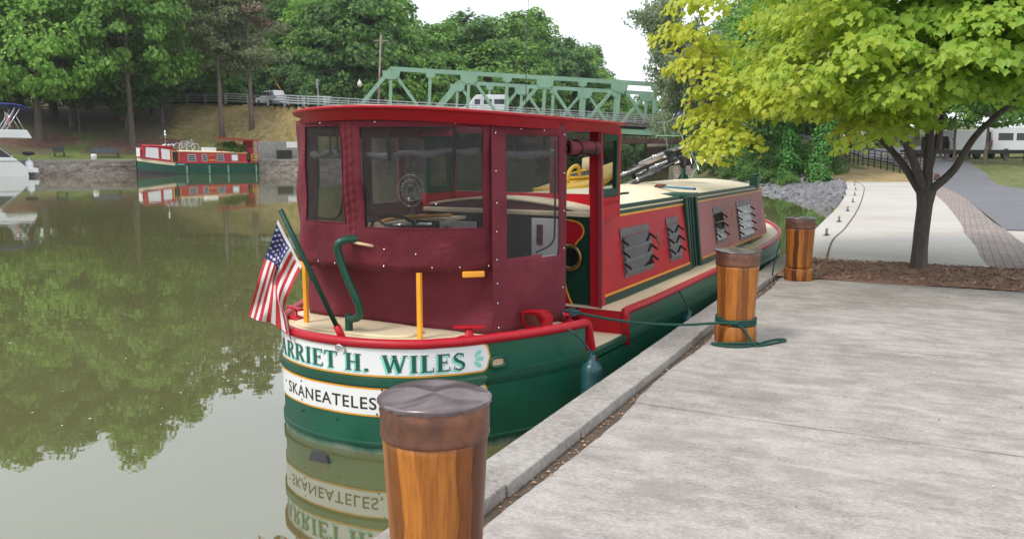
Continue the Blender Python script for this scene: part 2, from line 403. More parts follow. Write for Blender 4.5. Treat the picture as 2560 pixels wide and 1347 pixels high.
def _paving():      # brushed concrete: streaks run square to the quay
    t = NT('brushed_concrete')
    # rotate so that local y runs square to the quay edge
    mp_ = t.coord(); tcm = mp_.node; tcm.inputs["Rotation"].default_value = (0, 0, R(26.3))
    def nz_(sc, det, rg, st):
        m = t.new("ShaderNodeMapping"); m.inputs["Scale"].default_value = st; t.l.new(mp_, m.inputs["Vector"])
        n = t.new("ShaderNodeTexNoise"); n.inputs["Scale"].default_value = sc; n.inputs["Detail"].default_value = det; n.inputs["Roughness"].default_value = rg
        t.l.new(m.outputs["Vector"], n.inputs["Vector"]); return n.outputs["Fac"]
    big = nz_(.8, 5, .6, (1, 1, 1)); mid = nz_(6, 6, .7, (.7, 1.4, 1)); fine = nz_(60, 5, .75, (.6, 1.4, 1)); st = nz_(11, 5, .75, (.16, 2.6, 1))
    f = t.math('ADD', t.math('ADD', t.math('MULTIPLY', big, .24), t.math('MULTIPLY', mid, .27)), t.math('ADD', t.math('MULTIPLY', fine, .41), t.math('MULTIPLY', st, .08)))
    c = t.ramp(f, [(.38, (.16, .140, .124)), (.45, (.265, .238, .215)), (.505, (.36, .328, .302)), (.56, (.44, .405, .375)), (.64, (.57, .535, .50))])
    sta = nz_(1.7, 7, .68, (.8, 1.25, 1)); c = t.mix(t.ramp(sta, [(.50, (0, 0, 0)), (.60, (.42,) * 3)]), c, (.20, .172, .150))
    blo = nz_(.55, 4, .6, (1, 1, 1)); c = t.mix(t.ramp(blo, [(.52, (0, 0, 0)), (.66, (.22,) * 3)]), c, (.52, .48, .44))
    pit = nz_(120, 2, .5, (1, 1, 1)); c = t.mix(t.ramp(pit, [(.66, (0, 0, 0)), (.72, (.55,) * 3)]), c, (.10, .09, .082))
    wh = nz_(95, 2, .5, (1, 1, 1)); c = t.mix(t.ramp(wh, [(.68, (0, 0, 0)), (.74, (.5,) * 3)]), c, (.64, .62, .6))
    t.base(c).set(Roughness=.92)
    t.bump(t.math('ADD', t.math('MULTIPLY', st, .5), fine), .4, .006); return t.m
M['paving'] = _paving()

def _paver():
    t = NT('red_grey_pavers'); b = t.new("ShaderNodeTexBrick"); b.inputs["Scale"].default_value = 1
    b.inputs["Brick Width"].default_value = .24; b.inputs["Row Height"].default_value = .12; b.inputs["Mortar Size"].default_value = .006
    b.inputs["Color1"].default_value = (.30, .235, .205, 1); b.inputs["Color2"].default_value = (.215, .19, .18, 1); b.inputs["Mortar"].default_value = (.11, .10, .09, 1)
    m = t.coord(); m.node.inputs["Rotation"].default_value = (0, 0, R(-62)); t.l.new(m, b.inputs["Vector"])
    c = t.mix(.5, b.outputs["Color"], t.ramp(t.noise(1.2, 5), [(.3, (.75,) * 3), (.7, (1.2, 1.15, 1.1))]), 'MULTIPLY')
    t.base(c).set(Roughness=.9); t.bump(b.outputs["Fac"], -.5, .006); return t.m
M['paver'] = _paver()

def _water():
    t = NT('murky_canal_water')
    a = t.noise(.55, 3, .5, (1, 1.9, 1)); b = t.noise(2.6, 2, .5, (1, 1.5, 1)); big = t.noise(.035, 2, .5)
    amp = t.ramp(big, [(.35, (.35,) * 3), (.68, (1, 1, 1))])
    h = t.math('MULTIPLY', t.math('ADD', a, t.math('MULTIPLY', b, .22)), amp)
    t.base(t.ramp(t.noise(.12, 3), [(.3, (.106, .110, .042)), (.7, (.132, .132, .056))]))
    t.set(Roughness=.012, IOR=2.4); t.bump(h, .042, .10); return t.m
M['water'] = _water()
M['pierstone'] = ground('pier_stone', [(.3, (.13, .10, .09)), (.6, (.24, .19, .17))], .4, 2.2, .95, .5, 8, .04)
M['palewall'] = ground('stained_pale_wall', [(.3, (.20, .185, .165)), (.5, (.32, .30, .275)), (.7, (.46, .45, .44))], .5, 2.5, .95, .4, 10, .03)
M['flagpale'] = paint('faded_flag_cloth', (.62, .5, .52), .8, .1, 9)

def leaf(name, stops, transl=.35, rough=.5, grad=None):
    """leaf colour differs from leaf to leaf; grad=(axis vector, c_at_0, c_at_1, offset, scale) shifts it through the crown"""
    t = NT(name); g = t.new("ShaderNodeNewGeometry"); rv = g.outputs["Random Per Island"]
    c = t.ramp(rv, stops)
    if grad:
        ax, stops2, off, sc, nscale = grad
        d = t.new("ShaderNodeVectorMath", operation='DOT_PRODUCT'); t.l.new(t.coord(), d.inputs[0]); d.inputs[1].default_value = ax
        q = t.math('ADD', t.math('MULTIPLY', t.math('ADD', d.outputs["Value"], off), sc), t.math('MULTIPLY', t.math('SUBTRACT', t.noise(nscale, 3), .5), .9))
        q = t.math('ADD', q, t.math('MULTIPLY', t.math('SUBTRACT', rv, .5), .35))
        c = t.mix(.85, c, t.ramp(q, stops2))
    t.base(c).set(Roughness=rough); t.b.inputs["Specular IOR Level"].default_value = .3
    tr = t.new("ShaderNodeBsdfTranslucent"); t.l.new(c, tr.inputs["Color"])
    m = t.new("ShaderNodeMixShader"); m.inputs[0].default_value = transl
    t.l.new(t.b.outputs[0], m.inputs[1]); t.l.new(tr.outputs[0], m.inputs[2]); t.l.new(m.outputs[0], t.out.inputs["Surface"])
    return t.m
M['leafA'] = leaf('broad_leaves', [(0, (.09, .20, .035)), (.5, (.165, .335, .055)), (1, (.27, .47, .095))], .45)
M['leafB'] = leaf('bright_broad_leaves', [(0, (.12, .26, .04)), (.5, (.22, .42, .065)), (1, (.34, .56, .11))], .45)
M['leafC'] = leaf('dark_leaves', [(0, (.060, .145, .04)), (.5, (.115, .24, .06)), (1, (.185, .34, .085))], .45)
M['needle'] = leaf('pine_needles', [(0, (.15, .20, .09)), (.6, (.25, .30, .145)), (1, (.34, .36, .20))], .5)
M['needledead'] = leaf('dead_pine_needles', [(0, (0.169, 0.111, 0.078)), (.6, (0.260, 0.182, 0.130)), (1, (0.156, 0.156, 0.078))], .2)
M['willow'] = leaf('grey_green_leaves', [(0, (.22, .28, .15)), (.5, (.34, .42, .24)), (1, (.48, .55, .36))], .6)
M['bush'] = leaf('bush_leaves', [(0, (0.047, 0.133, 0.028)), (.5, (0.102, 0.227, 0.047)), (1, (0.203, 0.343, 0.078))], .35)
M['bushY'] = leaf('lime_bush_leaves', [(0, (.14, .22, .03)), (.5, (.25, .33, .045)), (1, (.36, .42, .08))], .35)
M['ivy'] = leaf('ivy_leaves', [(0, (0.046, 0.158, 0.029)), (.5, (0.086, 0.251, 0.046)), (1, (0.132, 0.343, 0.066))], .3)
M['fern'] = leaf('potted_fern_leaves', [(0, (.06, .14, .03)), (.5, (.13, .24, .04)), (1, (.22, .32, .06))], .35)
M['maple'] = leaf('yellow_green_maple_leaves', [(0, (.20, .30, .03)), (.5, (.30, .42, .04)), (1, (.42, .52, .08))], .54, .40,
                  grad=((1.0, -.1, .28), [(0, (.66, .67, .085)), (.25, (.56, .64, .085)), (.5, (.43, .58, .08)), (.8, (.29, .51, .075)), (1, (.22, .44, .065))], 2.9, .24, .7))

# ---------------------------------------------------------------- ground heights
QA = np.array([-.127, 4.29]); QD = np.array([.4431, .8965]); QN = np.array([.8965, -.4431])
def Q(s, t, z=0.0):
    p = QA + s * QD + t * QN; return (p[0], p[1], z)
SLAB_L = smooth_pts([Q(10, 0)[:2], (5.25, 15.2), (6.35, 17.57), (7.97, 21.16), (10.07, 25.8), (12.86, 32.3), (16.48, 41.2), (19.89, 50.1)], 5)
SLAB_R = smooth_pts([(7.02, 12.11), (7.6, 13.4), (8.35, 14.9), (9.6, 17.6), (10.99, 20.4), (15.5, 30.06), (20.36, 41.2), (24.11, 50.1)], 5)
PAV_R = smooth_pts([(8.1, 11.6), (8.7, 13.2), (9.54, 15.42), (10.9, 18.33), (12.2, 21.2), (16.7, 30.6), (21.1, 40.6), (24.6, 49.4)], 5)
SHORE = np.array([(12.0, 29.5), (12.6, 33), (13.7, 41), (15, 55), (17.9, 81), (21.5, 105), (27, 135), (36, 165), (55, 220), (110, 330)])
sl = np.array(SLAB_L)
def x_edge(y):
    y = np.asarray(y, float)
    a = QA[0] + (y - QA[1]) * QD[0] / QD[1] + 1.3
    b = np.interp(y, sl[:, 1], sl[:, 0]) + 1.3
    c = np.interp(y, SHORE[:, 1], SHORE[:, 0])
    return np.where(y < 13.2, a, np.where(y < 31, b, c))
def near_h(x, y):
    x = np.asarray(x, float); y = np.asarray(y, float)
    xb = np.interp(y, [0, 20, 40.2, 50, 60, 70, 80, 100, 130], [24, 24.3, 24.9, 29, 33.3, 37.3, 41.3, 46.3, 53.3])
    k = np.clip((x - xb) / 13, 0, 1); hr = 1.45 * k * k * (3 - 2 * k) + .012 * np.clip(x - xb, 0, 80) - .06
    hy = np.interp(y, [49.5, 53, 62, 72, 100, 150, 200], [-.05, .25, .95, 1.3, 3.1, 6.6, 8])
    land = np.maximum(np.maximum(hr, hy), -.06)
    e = x - x_edge(y)
    w = np.clip(np.where(y > 50, 4.5, np.clip(np.interp(y, sl[:, 1], sl[:, 0]) - x_edge(y) - .2, .6, 6)), .6, 6)
    g = np.clip(e / w, 0, 1); g = g * g * (3 - 2 * g) if False else g
    out = -.56 + (land + .56) * g + np.where(e < 0, .35 * np.clip(e, -3, 0), 0)
    flat = np.where((y < 31), np.where(e > 0, land, -1.6), out)
    return flat

BANK = np.array([(-150, 4.5), (-90, 51), (-44.6, 86), (-27.6, 99.2), (-19.5, 101.2), (-17, 106), (-11, 122), (-6, 135), (4, 148), (22, 168), (40, 208), (70, 275), (140, 380)])
ROAD = np.array([(-140, 182, 9.6), (-75, 142, 9.4), (-42, 118, 8.55), (-31.2, 112, 7.95), (-25, 106.5, 7.5), (-19.2, 102.0, 7.1)])
def seg_dist(P, pl):
    """distance of points to a polyline, with the value of extra columns at the nearest point and the side"""
    best = np.full(len(P), 1e9); side = np.zeros(len(P)); ex = np.zeros(len(P))
    for a, b in zip(pl[:-1], pl[1:]):
        d = (b - a)[:2]; L = np.dot(d, d)
        t = np.clip(((P - a[:2]) @ d) / L, 0, 1)
        q = a[:2] + t[:, None] * d; r = P - q; dist = np.hypot(r[:, 0], r[:, 1])
        cr = d[0] * (P[:, 1] - a[1]) - d[1] * (P[:, 0] - a[0])
        u = dist < best - 1e-9; best[u] = dist[u]; side[u] = np.sign(cr[u])
        if pl.shape[1] > 2: ex[u] = (a[2] + t * (b[2] - a[2]))[u]
    return best, side, ex
def far_h(x, y):
    P = np.stack([np.ravel(x).astype(float), np.ravel(y).astype(float)], 1)
    s, side, _ = seg_dist(P, BANK); r, rs, rz = seg_dist(P, ROAD)
    hill = 1.0 + np.interp(s, [0, 3.2, 8, 14, 22, 40, 80, 160], [0, .12, 1.3, 3.2, 5.6, 8.5, 10.5, 16])
    f = np.clip(s - 2.2, 0, None) / (np.clip(s - 2.2, 0, None) + np.clip(r - 3.2, 0, None) + 1e-6)
    f = f ** 1.15
    mid = 1.05 + (rz - 1.05) * f
    near_road = np.clip(1 - (r - 3.2) / 26, 0, 1)
    h = np.where(rs < 0, mid * near_road + hill * (1 - near_road), np.maximum(hill, np.where(r < 12, rz, 0)))
    h = np.where((r < 3.6), rz, h)
    h = np.where((side > 0) & (s > 1.25), h, -1.8)
    return h
def fz(x, y): return float(far_h(np.array([x]), np.array([y]))[0])
def nz_(x, y): return float(near_h(x, y))

def height_sheet(name, xs, ys, fn, m, keep=None):
    X, Y = np.meshgrid(xs, ys, indexing='ij'); Z = fn(X, Y).reshape(X.shape)
    V = np.stack([X, Y, Z], -1).reshape(-1, 3); ny = len(ys); F = []
    K = keep(X, Y, Z) if keep is not None else np.ones(X.shape, bool)
    for i in range(len(xs) - 1):
        for j in range(ny - 1):
            if K[i, j] or K[i + 1, j] or K[i, j + 1] or K[i + 1, j + 1]:
                F.append((i * ny + j, (i + 1) * ny + j, (i + 1) * ny + j + 1, i * ny + j + 1))
    F = np.array(F); me = np_mesh(name, V, F.ravel(), np.full(len(F), 4), m, True)
    return tag(link(name, me, m), kind='structure')

def poly_sheet(name, L, Rr, m, z, kind='structure', n=6):
    """ribbon between two plan curves with the same number of points"""
    mb = MB(); G = []
    for a, b in zip(L, Rr):
        row = []
        for k in range(n + 1):
            p = np.array(a)[:2] * (1 - k / n) + np.array(b)[:2] * k / n
            row.append((p[0], p[1], z(p[0], p[1]) if callable(z) else z))
        G.append(row)
    mb.sheet(G); o = mb.build(name, m); return tag(o, kind=kind)

# water, terrain
mb = MB(); mb.sheet([[(x, y, -.5) for y in (-120, 40, 200, 520)] for x in (-420, -100, 60, 420)]); tag(mb.build('canal_water', M['water']), kind='structure')
height_sheet('near_ground', np.concatenate([np.arange(-14, 60, .9), np.arange(60, 150, 5)]), np.concatenate([np.arange(-16, 112, .9), np.arange(112, 330, 6)]), near_h, [M['grass'], M['slope']], lambda X, Y, Z: Z > -1.3)
for p in bpy.data.objects['near_ground'].data.polygons:
    c = p.center
    if 49 < c.y < 60 + 2 * sin(c.x * 2) and c.x < 25.5 and c.z > -.3: p.material_index = 1
FX = np.concatenate([np.arange(-190, -70, 4), np.arange(-70, 30, 1.1), np.arange(30, 200, 5)])
FY = np.concatenate([np.arange(10, 78, 4), np.arange(78, 135, 1.0), np.arange(135, 420, 5)])
far = height_sheet('far_bank_slope', FX, FY, far_h, M['farground'], lambda X, Y, Z: Z > 0)
me = far.data; co = np.empty(len(me.vertices) * 3, np.float32); me.vertices.foreach_get('co', co); co = co.reshape(-1, 3); X_, Y_, Z_ = co.T
def bed(cx, cy_, rx, ry): u = (X_ - cx) * .79 + (Y_ - cy_) * .61; v = -(X_ - cx) * .61 + (Y_ - cy_) * .79; return np.clip(1.5 - np.sqrt((u / rx) ** 2 + (v / ry) ** 2), 0, 1)
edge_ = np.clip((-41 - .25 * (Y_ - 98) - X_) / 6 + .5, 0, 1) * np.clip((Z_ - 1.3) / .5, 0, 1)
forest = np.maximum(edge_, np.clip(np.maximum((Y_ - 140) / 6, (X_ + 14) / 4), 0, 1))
lawn = np.clip((1.75 - Z_) / .4, 0, 1) * (X_ < -20); lawn = np.maximum(lawn, np.clip(1.3 - np.abs(X_ + 48.6 + .3 * (Y_ - 93)) / 1.6, 0, 1) * (Z_ < 4.2))
mul = np.maximum(bed(-53.2, 93.4, 5.5, 2.6), bed(-43.2, 98.3, 4.8, 2.4))
ca = me.color_attributes.new('cover', 'FLOAT_COLOR', 'POINT'); ca.data.foreach_set('color', np.stack([forest, mul, lawn, np.ones_like(lawn)], 1).astype(np.float32).ravel())
# far bank: stained sea wall with its pale cap
WB = [(-90, 51), (-44.6, 86), (-27.6, 99.2), (-19.5, 101.2)]
def off(P, k, d):   # push a plan point of the bank inland
    a = np.array(P[max(k - 1, 0)]); b = np.array(P[min(k + 1, len(P) - 1)]); t = unit(b - a); return np.array(P[k]) + d * np.array([-t[1], t[0]])
fine = []
for a, b in zip(WB[:-1], WB[1:]):
    n = max(2, int(np.hypot(*(np.array(b) - a)) / .8)); fine += [tuple(np.array(a) + (np.array(b) - a) * k / n) for k in range(n)]
fine.append(WB[-1])
mb = MB(); G = []
for k in range(len(fine)):
    G.append([(*(off(fine, k, -.10 + .10 * (z < .2) * random.random() + random.uniform(-.05, .05))), z + (random.uniform(-.05, .05) if -.4 < z < .8 else 0)) for z in (-1.5, -.5, -.2, .15, .5, .82)])
mb.sheet(G, sm=False); tag(mb.build('far_bank_wall_face', M['seawall']), kind='structure')
mb = MB(); mb.sheet([[(*off(fine, k, -.14), .80), (*off(fine, k, -.14), 1.06), (*off(fine, k, .75), 1.08), (*off(fine, k, .8), .9)] for k in range(len(fine))], sm=False)
tag(mb.build('far_bank_kerb', M['coping']), kind='structure')
# the road on top of the embankment
rd = smooth_pts([tuple(q) for q in ROAD], 4); mb = MB(); G = []
for k, p in enumerate(rd):
    t = unit((rd[min(k + 1, len(rd) - 1)] - rd[max(k - 1, 0)])[:2]); nrm = np.array([-t[1], t[0]])
    G.append([(*(p[:2] + nrm * w), p[2] + .06) for w in (-3.4, 0, 3.4)])
mb.sheet(G); tag(mb.build('road', M['asphalt']), kind='structure')

# near quay
mb = MB()
ks = -9.0; i = 0
while ks < 9.95:                     # coping stones with open joints and slightly uneven heights
    ln = min(.97, 10.0 - ks); z = .035 + random.uniform(-.004, .006); w = .265 + random.uniform(-.012, .012)
    p = [Q(ks + .004, -.0, -.22), Q(ks + ln - .004, 0, -.22), Q(ks + ln - .004, w, -.22), Q(ks + .004, w, -.22)]
    q = [Q(ks + .004, -.0, z), Q(ks + ln - .004, 0, z), Q(ks + ln - .004, w - .012, z), Q(ks + .004, w - .012, z)]
    mb.hexa(p + q); ks += .97
tag(mb.build('quay_coping', M['coping'], bevel=.008), kind='structure')
mb = MB(); mb.hexa([Q(-12, .03, -2), Q(10, .03, -2), Q(10, .25, -2), Q(-12, .25, -2), Q(-12, .03, -.225), Q(10, .03, -.225), Q(10, .25, -.225), Q(-12, .25, -.225)])
tag(mb.build('quay_face', M['seawall']), kind='structure')
mb = MB(); mb.sheet([[Q(s_, .24, -.035), Q(s_, .50, -.03)] for s_ in np.arange(-9, 8.2, .5)]); tag(mb.build('grit_joint', M['dirt']), kind='structure')
# paving slabs with a ragged inner edge against the joint
mb = MB(); edges = np.arange(-11, 7.9, .06); G = []
ph = rng.normal(0, 1, len(edges)); ph = np.convolve(ph, np.ones(9) / 9, 'same') * .028
cuts = [-6.0, -3.6, -1.1, 1.4, 3.79, 6.2]
for s_, r_ in zip(edges, ph):
    e = .345 + .012 * sin(s_ * 2.1) + r_
    row = [Q(s_, e - .012, -.05), Q(s_, e + .004, -.008), Q(s_, e + .03, 0)] + [Q(s_, t_, 0) for t_ in (1.5, 3, 5, 8, 14)]
    G.append(row)
mb.sheet(G, sm=False); tag(mb.build('pavement', M['paving']), kind='structure')
M['jointdark'] = paint('dark_joint', (.12, .105, .095), .9, .3, 9, bump=0)
mb = MB()                            # dark saw-cut joints square to the quay, one long one lengthwise
for c_ in cuts:
    P = [(t_, c_ + .012 * sin(t_ * 1.7 + c_) + random.uniform(-.006, .006)) for t_ in np.arange(.36, 14, .35)]
    mb.sheet([[Q(s_ - .0025, t_, .004), Q(s_ + .0025 + random.uniform(-.002, .003), t_, .004)] for t_, s_ in P])
tag(mb.build('pavement_joints', M['jointdark']), kind='structure')
# bark mulch bed
mb = MB(); G = []
for t_ in np.arange(.27, 8, .12):
    G.append([Q(7.86 + (.07 * sin(t_ * 3) + random.uniform(-.03, .03) if k == 0 else 0) + k * 2.2 / 10, t_, (.012 + .05 * sin(pi * k / 10) + random.uniform(-.008, .012)) if 0 < k < 10 else .003) for k in range(11)])
mb.sheet(G); tag(mb.build('mulch_bed', M['mulch']), kind='structure')
N = 5200
s_ = rng.uniform(7.8, 10.0, N); t_ = rng.uniform(.3, 7.5, N); a_ = rng.uniform(0, pi, N); L_ = rng.uniform(.012, .05, N); w_ = rng.uniform(.003, .009, N)
cx = QA[0] + s_ * QD[0] + t_ * QN[0]; cyy = QA[1] + s_ * QD[1] + t_ * QN[1]; cz = .02 + .05 * np.sin(pi * np.clip((s_ - 7.86) / 2.2, 0, 1)) + rng.uniform(0, .02, N)
dx = np.cos(a_) * L_; dy = np.sin(a_) * L_; ex = -np.sin(a_) * w_; ey = np.cos(a_) * w_; tl = rng.uniform(-.012, .012, N)
V = np.stack([np.stack([cx - dx - ex, cyy - dy - ey, cz - tl], 1), np.stack([cx + dx - ex, cyy + dy - ey, cz + tl], 1), np.stack([cx + dx + ex, cyy + dy + ey, cz + tl + .004], 1), np.stack([cx - dx + ex, cyy - dy + ey, cz - tl + .004], 1)], 1).reshape(-1, 3)
M['chip'] = leaf('mulch_chips', [(0, (.13, .065, .042)), (.5, (.30, .165, .105)), (.85, (.46, .30, .20)), (1, (.62, .46, .33))], 0, .9)
tag(link('mulch_chips', np_mesh('mulch_chips', V, np.arange(4 * N), np.full(N, 4), M['chip']), M['chip']), kind='stuff', label='brown bark chips strewn over the bed round the maple', cat='mulch')
N = 700                              # crumbs of bark and grit gathered in the joint, a few strays on the paving
s_ = rng.uniform(-5, 8, N); t_ = np.where(rng.uniform(0, 1, N) < .9, rng.normal(.315, .03, N), rng.uniform(.4, 5, N)); a_ = rng.uniform(0, pi, N); L_ = rng.uniform(.003, .012, N)
base = np.stack([QA[0] + s_ * QD[0] + t_ * QN[0], QA[1] + s_ * QD[1] + t_ * QN[1], np.where(t_ > .36, .006, -.024)], 1)
u_ = np.stack([np.cos(a_) * L_, np.sin(a_) * L_, 0 * a_], 1); v_ = np.stack([-np.sin(a_) * L_ * .5, np.cos(a_) * L_ * .5, 0 * a_], 1); w_ = np.zeros((N, 3)); w_[:, 2] = L_ * .8
V = np.stack([base - u_ - v_, base + u_ - v_, base + u_ + v_, base - u_ + v_, base + w_], 1).reshape(-1, 3)
F = (np.array([(0, 1, 4), (1, 2, 4), (2, 3, 4), (3, 0, 4)])[None] + 5 * np.arange(N)[:, None, None]).reshape(-1, 3)
tag(link('joint_litter', np_mesh('joint_litter', V, F.ravel(), np.full(len(F), 3), M['chip']), M['chip']), kind='stuff', label='crumbs of bark and grit caught in the joint behind the coping', cat='litter')
N = 260                              # specks of pollen and petals afloat
px_ = rng.uniform(-9, 1, N); py_ = rng.uniform(5.5, 26, N) ; px_ = px_ * (py_ / 14) - 1.2; a_ = rng.uniform(0, 6.28, N); L_ = rng.uniform(.006, .02, N)
ok_ = px_ < -2.3 + .35 * (py_ - 6); px_, py_, a_, L_ = px_[ok_], py_[ok_], a_[ok_], L_[ok_]; N = len(px_)
V = np.stack([np.stack([px_ + L_ * np.cos(a_ + q) * (1 if k % 2 else .6), py_ + L_ * np.sin(a_ + q) * (1 if k % 2 else .6), np.full(N, -.494 + .002 * (k == 1))], 1) for k, q in enumerate((0, 1.57, 3.14, 4.71))], 1).reshape(-1, 3)
M['petal'] = leaf('pale_petals', [(0, (.5, .5, .4)), (1, (.75, .74, .66))], 0, .7)
tag(link('floating_petals', np_mesh('floating_petals', V, np.arange(4 * N), np.full(N, 4), M['petal']), M['petal']), kind='stuff', label='pale specks of pollen and petals afloat on the canal', cat='petals')
# pale concrete slab that curves away along the water
poly_sheet('concrete_path', SLAB_L, SLAB_R, M['path'], .004, n=8)
mb = MB(); mb.sheet([[(p[0], p[1], .004), (p[0] - .01, p[1] + .01, -.03), (p[0], p[1], -1.6)] for p in SLAB_L], sm=False)
tag(mb.build('concrete_path_edge', M['path']), kind='structure')
gl = smooth_pts([(4.95, 13.0), (6.2, 16.0), (7.67, 19.04), (10.74, 25.8), (15.17, 36), (18.17, 43.2), (20.6, 50)], 6)
mb = MB(); mb.sheet([[(p[0] - .018, p[1], .010), (p[0] + .018, p[1], .010)] for p in gl]); tag(mb.build('path_joint', M['dirt']), kind='structure')
poly_sheet('paver_band', SLAB_R, PAV_R, M['paver'], .0, n=3)
ASL = smooth_pts([(10.9, 18.33), (14.3, 25.5), (16.7, 30.6), (21.1, 40.6), (24.6, 49.4), (25.8, 53), (27.5, 60), (29.8, 70), (32, 80), (36, 100), (42, 130), (46, 150)], 4)
ASR = smooth_pts([(27, 12), (27, 22), (26, 30), (24.8, 40.2), (28.7, 50), (30.4, 53.5), (33, 60), (37, 70), (41, 80), (46, 100), (53, 130), (58, 150)], 4)
poly_sheet('asphalt_path', ASL, ASR, M['asphalt'], lambda x, y: nz_(x, y) + (.045 if y < 50 else .08), n=10)
poly_sheet('side_slab', [(8.1, 11.6), (9.54, 15.42), (10.9, 18.33)], [(24, 4), (25, 8), (27, 11.9)], M['path'], -.022, n=3)

# riprap below the slab
def rock_stuff(n):
    vs = []; fs = []; k = 0
    cube = np.array([(-1, -1, -1), (1, -1, -1), (1, 1, -1), (-1, 1, -1), (-1, -1, 1), (1, -1, 1), (1, 1, 1), (-1, 1, 1)], float)
    F = np.array([(0, 3, 2, 1), (4, 5, 6, 7), (0, 1, 5, 4), (1, 2, 6, 5), (2, 3, 7, 6), (3, 0, 4, 7)])
    out = []; fl = []
    while k < n:
        y = rng.uniform(32.5, 62); xe = float(x_edge(y)); hi = float(np.interp(y, sl[:, 1], sl[:, 0])) - .12 if y < 50 else xe + np.interp(y, [50, 62], [5.2, 1.2])
        lo = xe - .5
        if hi - lo < .15: continue
        x = rng.uniform(lo, hi); z = nz_(x, y)
        s = rng.uniform(.10, .27) * np.array((1.0, .8, .62)) * rng.uniform(.7, 1.3, 3)
        c = cube * rng.uniform(.6, 1.0, (8, 3)) * s
        m = np.array(Matrix.Rotation(rng.uniform(0, 6.28), 3, 'Z') @ Matrix.Rotation(rng.normal(0, .5), 3, 'X') @ Matrix.Rotation(rng.normal(0, .5), 3, 'Y'))
        out.append(c @ m.T + (x, y, z + .04)); fl.append(F + 8 * k); k += 1
    V = np.concatenate(out); Fa = np.concatenate(fl)
    return np_mesh('riprap', V, Fa.ravel(), np.full(len(Fa), 4), M['riprap'])
tag(link('riprap', rock_stuff(1500), M['riprap']), kind='stuff', label='grey angular riprap stones sloping from the concrete path into the water', cat='riprap')

# ---------------------------------------------------------------- vegetation
KITE = np.array([(0, 0, 0), (.42, .42, .06), (0, 1, -.05), (-.42, .42, .06)])
MAPLE = np.array([(0, 0, 0), (.30, -.08, .05), (.40, .20, .05), (.64, .40, .08), (.34, .62, .04), (0, 1.08, -.14), (-.34, .62, .04), (-.64, .40, .08), (-.40, .20, .05), (-.30, -.08, .05)])
def leaves_np(pos, nrm, tip, size, tmpl):
    """one leaf per row: pos, facing, tip direction, size"""
    n = nrm / np.linalg.norm(nrm, axis=1, keepdims=True)
    t = tip - n * np.sum(tip * n, 1, keepdims=True); t /= np.linalg.norm(t, axis=1, keepdims=True) + 1e-9
    b = np.cross(t, n)
    k = len(tmpl)
    V = (b[:, None, :] * tmpl[None, :, 0:1] + t[:, None, :] * tmpl[None, :, 1:2] + n[:, None, :] * tmpl[None, :, 2:3]) * size[:, None, None] + pos[:, None, :]
    return V.reshape(-1, 3)
def leaf_mesh(name, pos, nrm, tip, size, mat, maple=False):
    N = len(pos)
    if maple:
        V = leaves_np(pos, nrm, tip, size, MAPLE)
        f = np.array([0, 1, 2, 3, 4, 5, 0, 5, 6, 7, 8, 9]); L = (f[None, :] + 10 * np.arange(N)[:, None]).ravel(); return np_mesh(name, V, L, np.full(2 * N, 6), mat)
    V = leaves_np(pos, nrm, tip, size, KITE)
    f = np.array([0, 1, 2, 0, 2, 3]); L = (f[None, :] + 4 * np.arange(N)[:, None]).ravel(); return np_mesh(name, V, L, np.full(2 * N, 3), mat)

def clumps(g, centres, radii, per, flat=.5):
    K = len(centres); c = np.repeat(centres, per, 0); r = np.repeat(radii, per)[:, None]
    d = g.normal(0, 1, (K * per, 3)); d /= np.linalg.norm(d, axis=1, keepdims=True)
    d *= g.uniform(.25, 1, (K * per, 1)) ** .45
    d[:, 2] *= flat
    p = c + d * r; p[:, 2] -= .25 * r[:, 0] * (d[:, 0] ** 2 + d[:, 1] ** 2)       # drooping rim
    return p, d
def crown(name, seed, rx, rz, nclump, per, cr, size, mat, zc, flat=.55, shell=.5, open_=0.0, taper=.35):
    g = np.random.default_rng(seed)
    d = g.normal(0, 1, (nclump * 2, 3)); d /= np.linalg.norm(d, axis=1, keepdims=True)
    q = g.uniform(shell, 1.0, (nclump * 2, 1)) ** .6
    lob = 1 + .22 * np.sin(3 * np.arctan2(d[:, 1], d[:, 0]) + seed)[:, None] * (1 - abs(d[:, 2:3])) + .12 * np.sin(5 * d[:, 2:3] + seed)
    P = d * q * lob * np.array((rx, rx, rz))
    k = 1 - taper * np.clip(P[:, 2] / rz, -1, 1); P[:, 0] *= k; P[:, 1] *= k
    P = P[:nclump]; P[:, 2] += zc
    R_ = g.uniform(.65, 1.25, nclump) * cr
    p, dl = clumps(g, P, R_, per, flat)
    out = unit_rows(p - (0, 0, zc)) 
    nrm = out * .75 + dl * .6 + np.array([0, 0, .55]) + g.normal(0, .38, p.shape)
    tip = out * .6 + np.array([0, 0, -.7]) + g.normal(0, .5, p.shape)
    sz = size * g.uniform(.6, 1.3, len(p))
    return leaf_mesh(name, p, nrm, tip, sz, mat)
def unit_rows(a): return a / (np.linalg.norm(a, axis=1, keepdims=True) + 1e-9)

